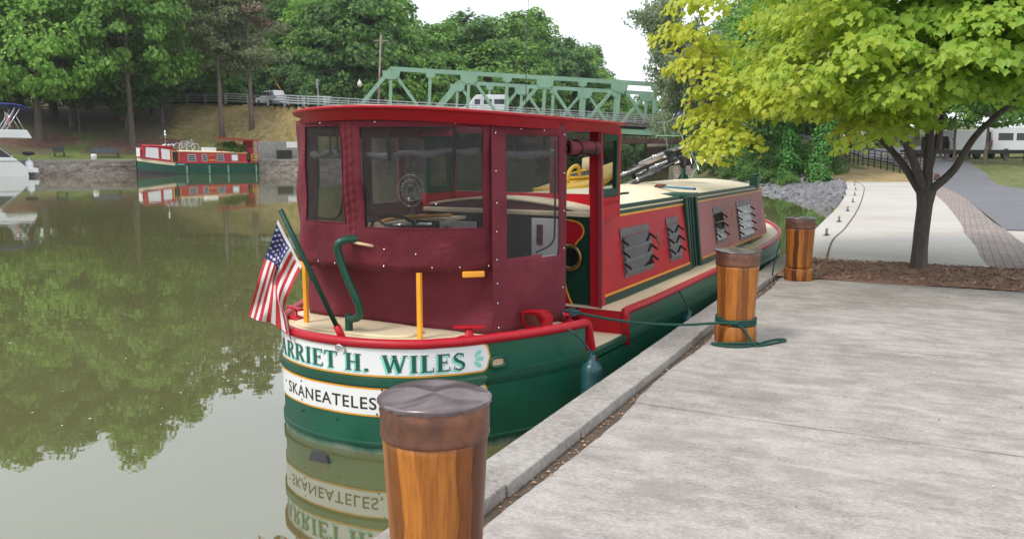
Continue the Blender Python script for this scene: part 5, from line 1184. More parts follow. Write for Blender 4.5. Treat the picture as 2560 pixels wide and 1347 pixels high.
# posts, windscreen, side windows
def box(nm, a, m, par=boat, bv=.006): mb = MB(); mb.box(*a); return mb.build(nm, m, par, bevel=bv)
mb = MB(); mb.prism([(2.34, -.975, -.01), (2.50, -.965, -.01), (2.44, -.925, 1.88), (2.33, -.945, 1.88)], (0, .10, 0)); mb.build('door_pillar', M['red'], boat, bevel=.006)
mb = MB(); mb.bar((2.30, -.99, .0), (2.29, -.962, 1.87), .035, .03); mb.build('curtain_edge', M['canvas'], canvas)
box('door_post', (1.53, 1.585, -.975, -.93, .30, 1.87), M['maroonpaint'])
for sg in (-1, 1):
    yb = -.925 if sg < 0 else .935
    y0, y1 = (yb, yb + .035)
    w = empty('side_window', (0, 0, 0), 0, boat)
    mb = MB()
    for a in ((2.40, 2.46, 1.26, 1.83), (2.80, 2.86, 1.26, 1.83), (2.46, 2.80, 1.77, 1.83), (2.46, 2.80, 1.26, 1.335)): mb.box(a[0], a[1], y0, y1, a[2], a[3])
    mb.build('window_frame', M['greend'], w, bevel=.004); mb = MB(); mb.box(2.45, 2.81, y0 + .014, y0 + .018, 1.32, 1.78); mb.build('pane', M['glass'], w)
    mb = MB(); mb.prism([(2.36, y0, 1.06), (2.87, y0, 1.06), (2.87, y0, 1.262), (2.38, y0, 1.262)], (0, .05, 0)); mb.build('window_base', M['red'], boat)
    mb = MB(); mb.prism([(2.36, y0, 1.829), (2.87, y0, 1.829), (2.87, y0, 1.90), (2.38, y0, 1.90)], (0, .05, 0)); mb.build('window_head', M['red'], boat)
box('corner_post', (2.858, 2.90, -.928, -.87, 1.06, 1.89), M['red']); box('corner_post', (2.858, 2.90, .93, .99, 1.06, 1.89), M['red'])
mb = MB(); mb.tube([(2.42, -.935, 1.205), (2.82, -.935, 1.215)], .009, 8); mb.build('grab_rail', M['red'], boat)
ws = empty('windscreen', (0, 0, 0), 0, boat)
op = [(-.86, -.66), (-.62, -.34), (-.20, .33), (.46, .90)]
mb = MB(); ys_ = [-.87] + [q for a in op for q in a] + [.93]
for k in range(0, len(ys_), 2): mb.box(2.86, 2.895, ys_[k], ys_[k + 1], 1.27, 1.86) if ys_[k + 1] - ys_[k] > .01 else None
mb.box(2.86, 2.895, -.87, .93, 1.86, 1.93); mb.build('window_frame', M['maroonpaint'], ws)
mb = MB(); mb.box(2.855, 2.90, -.87, .93, 1.08, 1.268); mb.build('sill_panel', M['red'], ws)
for a, b in op: mb = MB(); mb.box(2.876, 2.880, a, b, 1.27, 1.86); mb.build('pane', M['glass'], ws)
# port side of the wheelhouse
mb = MB()
for a in ((1.5, 2.42, .0, 1.20), (1.5, 2.42, 1.80, 1.9), (1.5, 1.58, 1.20, 1.80), (2.0, 2.10, 1.2, 1.8)): mb.box(a[0], a[1], .985, 1.02, a[2], a[3])
mb.build('port_wall', M['maroonpaint'], boat)
# cockpit interior
box('cockpit_floor', (.82, 2.42, -.93, 1.0, -.024, -.005), M['dark'])
bh = empty('aft_bulkhead', (0, 0, 0), 0, boat)
mb = MB(); mb.prism([(2.40, -.95, -.01), (2.40, -.56, -.01), (2.40, -.56, 1.08), (2.40, -.85, 1.08)], (.03, 0, 0)); mb.build('panel', M['greend'], bh)
mb = MB(); mb.prism([(2.40, .80, -.01), (2.40, 1.0, -.01), (2.40, 1.0, 1.08), (2.40, .80, 1.08)], (.03, 0, 0)); mb.build('panel', M['greend'], bh)
mb = MB(); mb.box(2.405, 2.43, -.55, .79, -.01, 1.08); mb.build('companionway', M['dark'], bh)
mb = MB(); mb.box(2.36, 2.44, -.86, .98, 1.085, 1.13); mb.build('lintel', M['cream'], bh, bevel=.01)
for a, b, z0, z1 in ((-.52, -.25, .35, 1.06), (.36, .78, .35, 1.0)):
    mb = MB(); mb.box(2.372, 2.40, a, b, z0, z1); dr = mb.build('door', M['white'], bh, bevel=.006)
    mb = MB(); mb.box(2.362, 2.372, b - .12, b - .06, z1 - .25, z1 - .06); mb.build('handle', M['maroonpaint'], dr)
def bp(px, py): return (2.394, -.61 - (px - 1420) * .0044, 1.01 - (py - 560) * .00363)
heart = [bp(*q) for q in ((1412, 548), (1432, 550), (1448, 556), (1457, 570), (1454, 588), (1441, 606), (1425, 640), (1405, 640), (1400, 560))]
mb = MB(); mb.prism(heart, (.004, 0, 0)); mb.build('painted_panel', M['red'], bh); mb = MB(); mb.tube(smooth_pts(heart[:7], 4), .009, 6); mb.build('gold_scroll', M['gold'], bh)
low = smooth_pts([bp(*q) for q in ((1412, 680), (1416, 712), (1426, 748), (1444, 780), (1466, 806))], 4)
mb = MB(); mb.tube(low, .010, 6); mb.build('gold_scroll', M['gold'], bh)
mb = MB(); mb.prism([tuple(q) for q in low] + [bp(1440, 820), bp(1400, 820), bp(1400, 680)], (.003, 0, 0)); mb.build('painted_panel', M['red'], bh)
ph = empty('porthole', (2.385, -.645, .71), 0, bh)
mb = MB(); mb.lathe([(.085, 0), (.085, -.02), (.10, -.03), (.125, -.02), (.13, 0)], 28, (0, 0, 0), 0, 'x'); mb.build('brass_ring', M['brass'], ph); mb = MB(); mb.lathe([(.09, -.003), (0, -.003)], 24, (0, 0, 0), 0, 'x'); mb.build('pane', M['carglass'], ph)
mb = MB(); mb.tube(smooth_pts([bp(1412, 552), bp(1420, 549), bp(1428, 553)], 3), .008, 6); mb.build('brass_hook', M['brass'], bh)
box('helm_counter', (1.95, 2.30, .42, .95, 1.03, 1.06), M['cream']); box('helm_shelf', (1.5, 2.0, .80, .98, .98, 1.03), M['cream'])
# fan, helm chair
def fan():
    r = empty('desk_fan', BW(1.95, .80, 1.06), BANG); tag(r, 'round wire cage fan standing on the wheelhouse counter', 'fan')
    mb = MB(); mb.lathe([(.07, 0), (.07, .012), (.02, .03), (.014, .10)], 14); mb.build('base', M['darkgrey'], r)
    mb = MB()
    for q in (.15, .10, .05): mb.tube([(-.03, q * cos(w), .25 + q * sin(w)) for w in np.linspace(0, 2 * pi, 25)[:-1]], .0025, 4, closed=True)
    for k in range(18): w = 2 * pi * k / 18; mb.tube([(-.045, .02 * cos(w), .25 + .02 * sin(w)), (-.03, .15 * cos(w), .25 + .15 * sin(w))], .0018, 3)
    mb.build('cage', M['chrome'], r)
    mb = MB(); mb.lathe([(.03, -.03), (.035, .02), (.02, .07), (0, .08)], 12, (0, 0, .25), 0, 'x'); mb.build('motor', M['darkgrey'], r)
    for k in range(3):
        w0 = 2 * pi * k / 3; mb = MB(); mb.sheet([[(-.015 + .02 * q, rr * cos(w0 + q), .25 + rr * sin(w0 + q)) for q in (0, .35, .7)] for rr in (.03, .08, .13)]); mb.build('blade', M['louvre'], r)
fan()
def chair():
    r = empty('helm_chair', BW(1.25, .35, 0), BANG); tag(r, 'helm chair with black tube armrests behind the smoked vinyl window', 'chair')
    mb = MB(); mb.lathe([(.16, 0), (.16, .02), (.04, .04), (.04, .62)], 14); mb.build('pedestal', M['darkgrey'], r)
    mb = MB(); mb.box(-.22, .22, -.24, .24, .62, .74); mb.build('seat', M['dark'], r, bevel=.03)
    for sg in (-1, 1): mb = MB(); mb.tube(smooth_pts([(-.15, sg * .25, .72), (-.16, sg * .25, .92), (-.10, sg * .25, .97), (.12, sg * .25, .97), (.18, sg * .25, .93), (.18, sg * .25, .72)], 3), .016, 8); mb.build('armrest', M['black'], r)
    mb = MB(); mb.tube(smooth_pts([(-.20, -.22, .74), (-.22, -.20, 1.10), (-.22, .20, 1.10), (-.20, .22, .74)], 4), .014, 8); mb.box(-.24, -.20, -.2, .2, .80, 1.04); mb.build('backrest', M['dark'], r)
chair()
mb = MB(); mb.tube([(1.55, .92, 1.0), (1.75, .45, 1.02)], .014, 8); mb.build('tiller_extension', M['chrome'], boat); mb = MB(); mb.tube(smooth_pts([(1.5, .93, .78), (1.5, .93, .98), (1.6, .75, 1.07), (1.85, .3, 1.10)], 4), .016, 8); mb.build('steering_rod', M['yellow'], boat)
mb = MB(); mb.tube([(1.28, -.94, 1.69), (1.28, -.94, 1.69001)], .001, 3)
# rolled door curtain
mb = MB(); G = []
for x in np.linspace(1.60, 2.25, 16):
    G.append([(x, -.955 + (.060 + .004 * sin(x * 9 + w * 3)) * cos(w), 1.70 + (.058 + .004 * sin(x * 13)) * sin(w)) for w in np.linspace(0, 2 * pi, 17)])
mb.sheet(G); rc = mb.build('rolled_door_curtain', M['canvas'], canvas)
mb = MB(); mb.tube([(1.598, -.955 + .0085 * k / 3 * cos(k * .55), 1.70 + .0085 * k / 3 * sin(k * .55)) for k in range(2, 21)], .0042, 5); mb.build('roll_end', M['maroonpaint'], rc)
mb = MB(); mb.sheet([[(x, -.955 + .0645 * cos(w), 1.70 + .0625 * sin(w)) for w in np.linspace(-2.9, -.2, 8)] for x in np.linspace(1.78, 2.16, 6)]); mb.build('clear_patch', M['louvre'], rc)
for x in (1.80, 2.10): mb = MB(); mb.tube([(x, -.955 + .066 * cos(w), 1.70 + .064 * sin(w)) for w in np.linspace(0, 2 * pi, 17)[:-1]], .006, 5, closed=True); mb.build('strap', M['black'], rc)
# stern furniture: seat rail posts, tiller, hatch, cleats, cowl, flagstaff
for y, x in ((-.33, .42), (.76, .41)):
    mb = MB(); mb.box(x - .015, x + .015, y - .018, y + .018, .30, .79); mb.build('seat_rail_post', M['yellow'], boat, bevel=.004)
for P in ([(.70, -.72, .775), (.585, -.60, .775)], [(.41, .76, .782), (.47, .88, .782)]):
    mb = MB(); mb.bar(P[0], P[1], .03, .045); mb.build('seat_rail_end', M['yellow'], boat, bevel=.008)
mb = MB(); mb.tube(smooth_pts([(.73, -.66, .84), (.58, -.42, .84), (.50, -.05, .84), (.48, .3, .84), (.50, .6, .84), (.58, .86, .84)], 4), .016, 8); mb.build('seat_rail', M['yellow'], boat)
tl = empty('tiller', (0, 0, 0), 0, boat)
mb = MB(); mb.lathe([(.03, .30), (.03, .325), (.014, .33)], 12, (.33, .262, 0)); mb.box(.308, .352, .24, .284, .325, .445); mb.build('rudder_stock', M['green'], tl, bevel=.004)
mb = MB(); mb.tube(smooth_pts([(.33, .25, .41), (.322, .225, .414), (.315, .175, .425), (.305, .138, .455), (.30, .130, .50), (.28, .138, .565), (.23, .191, .749), (.202, .228, .90), (.192, .236, .965), (.196, .222, 1.005), (.235, .185, 1.026), (.32, .13, 1.03)], 5), .029, 14); mb.build('tiller_arm', M['green'], tl)
mb = MB(); mb.lathe([(.026, 0), (.026, .02), (.018, .06), (.012, .14)], 10, (0, 0, 0), 0, 'x'); o = mb.build('tiller_grip', M['post'], tl); o.location = (.31, .13, 1.03)
mb = MB(); P = [(.50 + .22 * np.sign(cos(w)) * abs(cos(w)) ** .7, .315 + .575 * np.sign(sin(w)) * abs(sin(w)) ** .7, .299) for w in np.linspace(0, 2 * pi, 41)[:-1]]; mb.prism(P, (0, 0, .022)); mb.build('deck_hatch', M['cream'], boat, bevel=.008)
def cleat(x, y, a):
    c = empty('mooring_cleat', (x, y, .30), a, boat); mb = MB(); mb.lathe([(.10, 0), (.10, .006), (.07, .02), (.03, .03), (.024, .075)], 16); mb.build('base', M['red'], c).scale = (1.05, .55, 1)
    mb = MB(); mb.bar((-.115, 0, .088), (.115, 0, .088), .045, .02); mb.build('horn', M['red'], c, bevel=.006)
cleat(.59, -.65, R(-60)); cleat(.56, 1.02, R(70)); cleat(1.46, -1.06, R(12))
mb = MB(); mb.prism([(1.10, -.83, .30), (1.10, -1.03, .30), (1.10, -1.03, .40), (1.02, -1.02, .46), (1.0, -.86, .455)], (.13, 0, 0)); mb.sheet([[(1.10 + .13 * k, -.83 - .2 * q, .40 + .055 * cos(k * 1.57)) for q in (0, .5, 1)] for k in (0, .33, .66, 1)]); mb.build('vent_cowl', M['red'], boat, bevel=.006)
mb = MB(); mb.prism([(1.015, -.985, .435), (1.012, -.885, .432), (1.09, -.86, .335), (1.095, -1.0, .335)], (-.006, 0, 0)); mb.build('vent_opening', M['maroonpaint'], boat)
st = empty('flagstaff', (0, 0, 0), 0, boat)
def SP(k): return np.array((.106, .134, .307)) * (1 - k) + np.array((-.15, .457, 1.262)) * k
mb = MB(); mb.tube([SP(.1), SP(.5), SP(1)], .0185, 12); mb.build('staff', M['greend'], st)
mb = MB(); mb.tube([SP(-.02), SP(.11)], .027, 12); mb.build('socket', M['red'], st)

# the flag on the staff
def flag(nm, ctrl, parent_mat, par_name, lab, off_=(0, 0, 0), stars=True):
    A = np.array(ctrl, float)           # [v][u][3]
    nv_, nu_ = 40, 60
    rows = [np.array(smooth_pts(list(r), 15)) for r in A]                    # along the fly
    rows = np.array(rows); nU = rows.shape[1]
    G = np.array([smooth_pts(list(rows[:, i]), 13) for i in range(nU)])      # [u][v][3]
    nV = G.shape[1]; mb = MB()
    vs = np.array([np.interp(q / (nV - 1), np.linspace(0, 1, nV), np.linspace(0, 1, nV)) for q in range(nV)])
    vpos = np.interp(np.linspace(0, 4, nV), [0, 1, 2, 3, 4], [0, .33, .54, .77, 1])
    mi = []
    V = [tuple(p) for r in G for p in r]; F = []
    for i in range(nU - 1):
        for j in range(nV - 1):
            u = (i + .5) / (nU - 1); v = (vpos[j] + vpos[j + 1]) / 2; k = int(v * 13)
            F.append((i * nV + j, (i + 1) * nV + j, (i + 1) * nV + j + 1, i * nV + j + 1))
            mi.append(1 if u < .05 else (2 if (u < .44 and v < 7 / 13) else (0 if k % 2 == 0 else 1)))
    mb.v = V; mb.f = F; mb.m = mi; mb.s = [True] * len(F)
    o = mb.build(nm, [M['flagred'], M['flagwhite'], M['flagblue']], None, fix=False); tag(o, lab, 'flag')
    if stars:
        mb = MB(); n = 0
        def at(u, v):
            i = u * (nU - 1); j = np.interp(v, vpos, range(nV)); i0, j0 = int(i), int(j); fi, fj = i - i0, j - j0
            i1, j1 = min(i0 + 1, nU - 1), min(j0 + 1, nV - 1)
            return G[i0][j0] * (1 - fi) * (1 - fj) + G[i1][j0] * fi * (1 - fj) + G[i0][j1] * (1 - fi) * fj + G[i1][j1] * fi * fj
        for a in range(5):
            for b in range(5):
                u = .095 + .072 * a; v = .055 + .108 * b; c = at(u, v); du = unit(at(u + .03, v) - at(u - .03, v)); dv = at(u, v + .02) - at(u, v - .02); nn = unit(np.cross(du, dv)); dv = np.cross(nn, du)
                for sgn in (1, -1):
                    P = [c + sgn * nn * .003 + (.0165 if k % 2 == 0 else .0068) * (cos(2 * pi * k / 10 + 2.6) * du + sin(2 * pi * k / 10 + 2.6) * dv) for k in range(10)]
                    mb.add(P, [tuple(range(10))])
        mb.build('stars', M['flagwhite'], o, fix=False)
    return o
FC = [[(-0.126, 0.477, 1.191), (-0.116, 0.556, 1.037), (-0.003, 0.766, 0.836), (-0.012, 0.84, 0.643), (0.101, 1.045, 0.402)], [(-0.096, 0.435, 1.075), (-0.03, 0.574, 0.94), (-0.058, 0.609, 0.817), (0.06, 0.809, 0.595), (0.055, 0.885, 0.387)], [(-0.078, 0.406, 1.006), (-0.071, 0.49, 0.905), (0.03, 0.678, 0.747), (-0.007, 0.67, 0.586), (0.121, 0.831, 0.365)], [(-0.058, 0.379, 0.93), (0.006, 0.521, 0.803), (-0.017, 0.603, 0.623), (0.038, 0.63, 0.491), (0.052, 0.612, 0.322)], [(-0.038, 0.347, 0.855), (-0.035, 0.433, 0.728), (0.071, 0.636, 0.516), (0.122, 0.65, 0.398), (0.102, 0.607, 0.245)]]
fo = flag('flag', FC, None, None, 'striped flag with stars hanging limp from the stern staff of the large boat')
fo.location = (BO[0] - .03 * BB[0], BO[1] - .03 * BB[1], 0); fo.rotation_euler = (0, 0, BANG)

# mast with rigging and burgee on the cabin roof
ms = empty('mast', (0, 0, 0), 0, boat)
mb = MB(); mb.lathe([(.11, 0), (.10, .02), (.05, .06), (.038, .14), (.034, .5)], 12, (9.2, .38, 1.2)); mb.tube([(9.2, .38, 1.4), (9.2, .38, 2.62)], .028, 10); mb.build('mast_pole', M['greend'], ms)
for k in range(6):
    w = k * 1.05; mb = MB(); mb.bar((9.2 + .10 * cos(w), .38 + .10 * sin(w), 1.2), (9.2 + .04 * cos(w), .38 + .04 * sin(w), 1.31), .012, .03); mb.build('mast_foot_rib', M['greend'], ms)
mb = MB(); mb.tube([(9.2, .52, 1.22), (9.05, .62, 1.75), (8.95, .66, 2.15)], .006, 5); mb.tube([(8.95, .66, 2.15), (9.2, .38, 2.32)], .006, 5); mb.tube([(8.9, .78, 1.95), (9.3, .1, 1.95)], .008, 5); mb.tube([(9.2, .26, 1.24), (9.2, .16, 1.42)], .01, 5); mb.build('rigging', M['truss'], ms)

# ---------------------------------------------------------------- things lying on the boat
def on_boat(name, x, y, z, rz=0): return empty(name, BW(x, y, z), BANG + rz)
bg_ = MB(); G = [[(.0, -.10 * u + .01 * sin(v * 4), -.26 * v) for v in np.linspace(0, 1, 8)] for u in np.linspace(0, 1, 6)]
r = on_boat('burgee', 9.2, .40, 2.53); tag(r, 'small red and blue flag half hidden by maple leaves on the cabin roof mast', 'flag')
mb = MB(); mb.sheet([[(.02 * sin(v * 7), -.03 - .06 * u, -.14 * v) for v in np.linspace(0, 1, 6)] for u in (0, .5, 1)]); mb.build('red_cloth', M['flagred'], r)
mb = MB(); mb.sheet([[(.02 * sin(v * 7 + u), .13 - .16 * u, -.16 - .13 * v - .04 * u) for v in np.linspace(0, 1, 6)] for u in np.linspace(0, 1, 5)]); mb.build('blue_cloth', M['flagblue'], r)

def kayak():
    r = on_boat('kayak', 5.45, .62, 1.17, R(2)); r.scale = (.95, .8, .8); r.rotation_euler = (R(0), R(-6), BANG + R(2)); tag(r, 'yellow sit in kayak lying on the cabin roof behind the wheelhouse', 'kayak')
    L = 3.0; mb = MB(); G = []
    for k in range(25):
        u = -1 + 2 * k / 24; w = .34 * (1 - abs(u) ** 2.2) + .006; h = .15 * (1 - .35 * abs(u) ** 2.5); zc = .10 * abs(u) ** 2.4
        G.append([(u * L / 2, w * np.sign(cos(a)) * abs(cos(a)) ** .8, zc + .13 + h * (.75 if sin(a) > 0 else .95) * sin(a)) for a in np.linspace(0, 2 * pi, 19)])
    mb.sheet(G); mb.build('hull', M['kayak'], r)
    mb = MB(); mb.tube([(.05 + .42 * cos(a), .22 * sin(a), .265 + .012 * cos(2 * a)) for a in np.linspace(0, 2 * pi, 25)[:-1]], .025, 8, closed=True); mb.build('cockpit_coaming', M['kayak'], r)
    mb = MB(); mb.add([(.05 + .41 * cos(a), .21 * sin(a), .268) for a in np.linspace(0, 2 * pi, 25)[:-1]], [tuple(range(24))]); mb.build('cockpit_opening', M['dark'], r)
    mb = MB(); mb.tube(smooth_pts([(-.62, -.10, .25), (-.60, -.12, .40), (-.45, -.12, .46), (-.28, -.12, .44), (-.20, -.10, .26)], 4), .03, 8); mb.build('carry_handle', M['kayak'], r)
    mb = MB(); mb.lathe([(.06, 0), (.055, .012), (0, .014)], 14); o = mb.build('hatch_cap', M['flagred'], r); o.location = (-.98, -.16, .245); o.rotation_euler = (R(38), 0, 0)
    mb = MB(); mb.sheet([[(.42 + .05 * k, -.16 + .32 * q, .24 + .26 * k - .1 * (q - .5) ** 2) for q in np.linspace(0, 1, 7)] for k in (0, .5, 1)]); mb.build('seat_back', M['tan'], r, solid=.02)
kayak()

def wheel(mb, c, rad, tyre, mi=0, axis='y'):
    def pt(r_, w): return (c[0] + r_ * cos(w), c[1], c[2] + r_ * sin(w))
    mb.tube([pt(rad, w) for w in np.linspace(0, 2 * pi, 29)[:-1]], tyre, 7, closed=True)
def bicycle(root, fm, tyre_m, lab=None):
    """local x along the bike, z up, wheels of 0.33 m"""
    R0 = .33; a, b = (-.5, 0, R0), (.53, 0, R0); bb = (-.06, 0, .29); st_ = (-.20, 0, .80); hd = (.34, 0, .80); hd2 = (.38, 0, .66)
    mb = MB()
    for p, q, w in ((bb, st_, .017), (st_, hd, .016), (bb, hd2, .019), (hd, hd2, .02), (a, bb, .011), (a, st_, .010)): mb.tube([p, q], w, 8)
    mb.tube(smooth_pts([hd2, (.44, 0, .5), b], 3), .014, 8); mb.build('frame', fm, root)
    for c in (a, b):
        mb = MB(); wheel(mb, c, R0, .019); w_ = mb.build('wheel', tyre_m, root)
        mb = MB(); wheel(mb, c, R0 - .03, .009); mb.lathe([(.02, -.04), (.02, .04)], 8, c, 0, 'y'); mb.build('rim', M['chrome'], w_)
        mb = MB()
        for k in range(16): an = 2 * pi * k / 16; mb.tube([(c[0] + .02 * cos(an + 1), .02 * (-1) ** k, c[2] + .02 * sin(an + 1)), (c[0] + .30 * cos(an), 0, c[2] + .30 * sin(an))], .0016, 3, cap=False)
        mb.build('spokes', M['chrome'], w_)
    mb = MB(); mb.tube([hd, (.31, 0, .94)], .013, 8); mb.tube(smooth_pts([(.22, -.30, .98), (.32, -.16, .97), (.33, 0, .95), (.32, .16, .97), (.22, .30, .98)], 3), .011, 8); mb.build('handlebar', M['chrome'], root)
    for sg in (-1, 1): mb = MB(); mb.tube([(.24, sg * .26, .98), (.20, sg * .31, .98)], .017, 8); mb.build('grip', M['black'], root)
    mb = MB(); mb.tube([st_, (-.23, 0, .92)], .012, 8); mb.build('seat_post', M['chrome'], root)
    mb = MB(); mb.sheet([[(-.36 + .28 * k, (.075 * (1 - k) ** .6 + .018) * q, .95 + .02 * (1 - q * q) - .01 * k) for q in np.linspace(-1, 1, 7)] for k in np.linspace(0, 1, 7)]); mb.build('saddle', M['black'], root, solid=.03)
    mb = MB(); mb.lathe([(.09, -.005), (.09, .005)], 18, bb, 0, 'y'); mb.tube([(bb[0], -.05, bb[2]), (bb[0] + .11, -.05, bb[2] - .13)], .009, 6); mb.tube([(bb[0], .05, bb[2]), (bb[0] - .11, .05, bb[2] + .13)], .009, 6); mb.build('crank', M['darkgrey'], root)
    mb = MB(); mb.box(bb[0] + .07, bb[0] + .16, -.15, -.06, bb[2] - .145, bb[2] - .125); mb.box(bb[0] - .16, bb[0] - .07, .06, .15, bb[2] + .12, bb[2] + .14); mb.build('pedals', M['black'], root)
def bike_on_roof(x, y, z, tilt, yaw, pitch, fm, lab, basket=False):
    r = on_boat('bicycle', x, y, z, yaw); r.rotation_euler = (tilt, pitch, BANG + yaw); tag(r, lab, 'bicycle', 'bicycles stacked on the cabin roof'); bicycle(r, fm, M['black'])
    if basket:
        mb = MB(); mb.box(.40, .66, -.15, .15, .70, .92); mb.build('front_basket', M['black'], r, bevel=.01)
        mb = MB(); mb.tube(smooth_pts([(.30, -.1, .95), (.24, -.16, 1.1), (.28, -.18, 1.3), (.2, -.2, 1.42)], 3), .008, 6); mb.build('mirror_stem', M['chrome'], r)
bike_on_roof(7.2, .62, 1.25, R(68), R(4), R(-10), M['bike1'], 'black bicycle lying on the cabin roof, lower of two', True)
bike_on_roof(7.0, .66, 1.37, R(70), R(-5), R(-13), M['polewood'], 'tan framed bicycle lying on top of the black one on the cabin roof')
r = on_boat('roof_brush', 5.75, -.52, 1.215, R(48)); tag(r, 'blue handled brush lying on the green roof hatch', 'brush')
mb = MB(); mb.sheet([[(-.55 + .75 * k, (.034 * sin(pi * (.12 + .8 * k)) + .004) * cos(a), .018 + .014 * sin(a)) for a in np.linspace(0, 2 * pi, 9)] for k in np.linspace(0, 1, 9)]); mb.build('handle', M['oar'], r)
mb = MB(); mb.box(.18, .36, -.03, .03, .005, .05); mb.build('brush_head', M['brick'], r, bevel=.01); mb = MB(); mb.box(.30, .40, -.028, .028, -.02, .03); mb.build('bristles', M['dark'], r)

# fenders
def fender(x, y, ztop, hang, lab):
    r = on_boat('fender', x, y, ztop); tag(r, lab, 'fender', 'fenders hanging between hull and quay')
    mb = MB(); mb.lathe([(0, -.42), (.03, -.42), (.055, -.40), (.080, -.36), (.084, -.30), (.084, -.13), (.076, -.09), (.05, -.06), (.03, -.045), (.03, -.01), (.018, 0), (0, 0)], 20); mb.build('body', M['fender'], r)
    mb = MB(); mb.tube([(.028 * cos(w), 0, -.015 + .028 * sin(w)) for w in np.linspace(0, 2 * pi, 13)[:-1]], .008, 6, closed=True); mb.build('eye', M['fender'], r)
    mb = MB(); mb.tube(smooth_pts([(0, 0, 0), (hang[0] * .4, hang[1] * .4, hang[2] * .5), hang], 3), .008, 6); mb.build('lanyard', M['rope'], r)
def _rope(n, c):
    t = NT(n); w = t.new("ShaderNodeTexWave", wave_type='BANDS', bands_direction='DIAGONAL'); w.inputs["Scale"].default_value = 30; t.l.new(t.coord(), w.inputs["Vector"])
    t.base(t.ramp(w.outputs["Fac"], [(.2, tuple(q * .5 for q in c)), (.7, c)])).set(Roughness=.85); t.bump(w.outputs["Fac"], .6, .004); return t.m
M['rope'] = _rope('blue_green_rope', (.035, .085, .105)); M['ropegreen'] = _rope('dark_green_rope', (.012, .085, .060))
fender(1.27, -1.345, .115, (-.22, .10, .235), 'dark teal fender hanging from the stern corner')
fender(3.85, -1.345, .03, (-.12, .105, .255), 'small teal fender hanging amidships below the red gunwale')

# ---------------------------------------------------------------- bollards
def bollard(loc, lab, rz):
    r = empty('bollard', loc, rz); tag(r, lab, 'bollard', 'wooden bollards along the quay')
    mb = MB(); prof = [(.158, .15), (.160, .2), (.166, .34), (.174, .5), (.1825, .66), (.186, .70)]; mb.lathe(prof, 48); mb.build('staves', M['wood'], r)
    mb = MB(); mb.lathe([(.176, 0), (.180, .01), (.180, .148), (.176, .158), (.155, .162)], 48); f = mb.build('foot', M['wood'], r)
    mb = MB(); mb.lathe([(0, 0), (.011, 0), (.011, .004)], 12, (0, 0, 0), 0, 'y'); o = mb.build('drain_hole', M['dark'], f); o.location = (-.045 * cos(-rz) * 1, -.182, .085)
    mb = MB(); mb.lathe([(.190, .690), (.192, .695), (.190, .705), (.1905, .76), (.1915, .805), (.186, .812)], 48); mb.build('copper_band', M['copper'], r)
    g = np.random.default_rng(int(loc[1] * 100)); mb = MB(); G = []
    for q in (0, .2, .4, .6, .8, .93, 1.0, 1.005, 1.0):
        row = []
        for k in range(73):
            w = 2 * pi * k / 72; rr = .197 * q; z = .822 + .012 * (1 - q * q) + .006 * sin(3 * w + 1) * q * (1 - q) * 4 + .005 * sin(2 * w + 5 * q) * q
            row.append((rr * cos(w), rr * sin(w), z))
        G.append(row)
    for j in range(73):      # crimped, folded-over edge
        w = 2 * pi * j / 72; cz_ = .003 * sin(j * 2.6) + .002 * sin(j * 5.1)
        G[-1][j] = ((.1965 + .002 * sin(j * 1.9)) * cos(w), (.1965 + .002 * sin(j * 1.9)) * sin(w), .806 + cz_); G[-2][j] = (.1985 * cos(w), .1985 * sin(w), .818)
    mb.sheet(G); mb.build('copper_lid', M['lid'], r)
    return r
bollard((-.268, 2.80, 0), 'wooden bollard with copper cap nearest the camera, hiding part of the stern lettering', R(20))
bollard((1.985, 7.25, 0), 'wooden bollard with copper cap and dark green mooring rope wound round its foot', R(75))
bollard((3.80, 10.93, 0), 'wooden bollard with copper cap at the edge of the bark mulch bed', R(140))

# mooring line from the stern corner to the middle bollard
def rope(P, r_=.011, n=4): mb = MB(); mb.tube(smooth_pts(P, n), r_, 8); return mb
c0_ = np.array((1.985, 7.25)); 
ml = empty('mooring_line', (1.985, 7.25, 0)); tag(ml, 'dark green mooring line between the stern and the middle bollard, looped on the paving', 'rope')
def rel(p): return (p[0] - 1.985, p[1] - 7.25, p[2])
cl = BW(1.46, -1.10, .395)
tan_ = (1.985 - .13, 7.25 - .125, .205)
P = [cl, *[tuple(np.array(cl) * (1 - k) + np.array((1.80, 7.09, .20)) * k + np.array((0, 0, -.05 * 4 * k * (1 - k)))) for k in (.25, .5, .75)], (1.80, 7.09, .20), (1.985 - .02, 7.25 - .185, .197)]
rope([rel(p) for p in P]).build('line', M['ropegreen'], ml)
mb = MB(); hel = [(.171 * cos(w), .171 * sin(w), .172 + .020 * (w + 2) / 6.28) for w in np.linspace(-2, -2 + 2 * pi * 2.9, 70)]; mb.tube(hel, .0105, 8); mb.build('turns', M['ropegreen'], ml)
rope([(-.06, -.172, .215), (.02, -.19, .15), (.07, -.205, .07), (.12, -.215, .012), (.20, -.19, .011), (.33, -.10, .011), (.43, -.03, .011), (.45, .03, .011), (.38, .03, .011), (.28, -.04, .011), (.16, -.15, .011), (.05, -.235, .012), (-.08, -.255, .011), (-.20, -.20, .011), (-.235, -.13, .011), (-.19, -.13, .011), (-.05, -.205, .03), (.08, -.215, .033), (.15, -.185, .03)], .0115, 5).build('tail', M['ropegreen'], ml)
mb = MB(); cc = np.array(BW(1.46, -1.09, .385)); mb.tube([tuple(cc + np.array((.055 * cos(w), .05 * sin(w), .012 * sin(w * 2.3) + .006 * w / 6.28)) - np.array((1.985, 7.25, 0))) for w in np.linspace(0, 2 * pi * 3, 50)], .012, 7); mb.build('knot', M['rope'], ml)
rope([(3.80 - 4.02, .12, .5), (-.28, .14, .2), (-.3, .2, -.15)], .01).build('bow_line', M['ropegreen'], None)
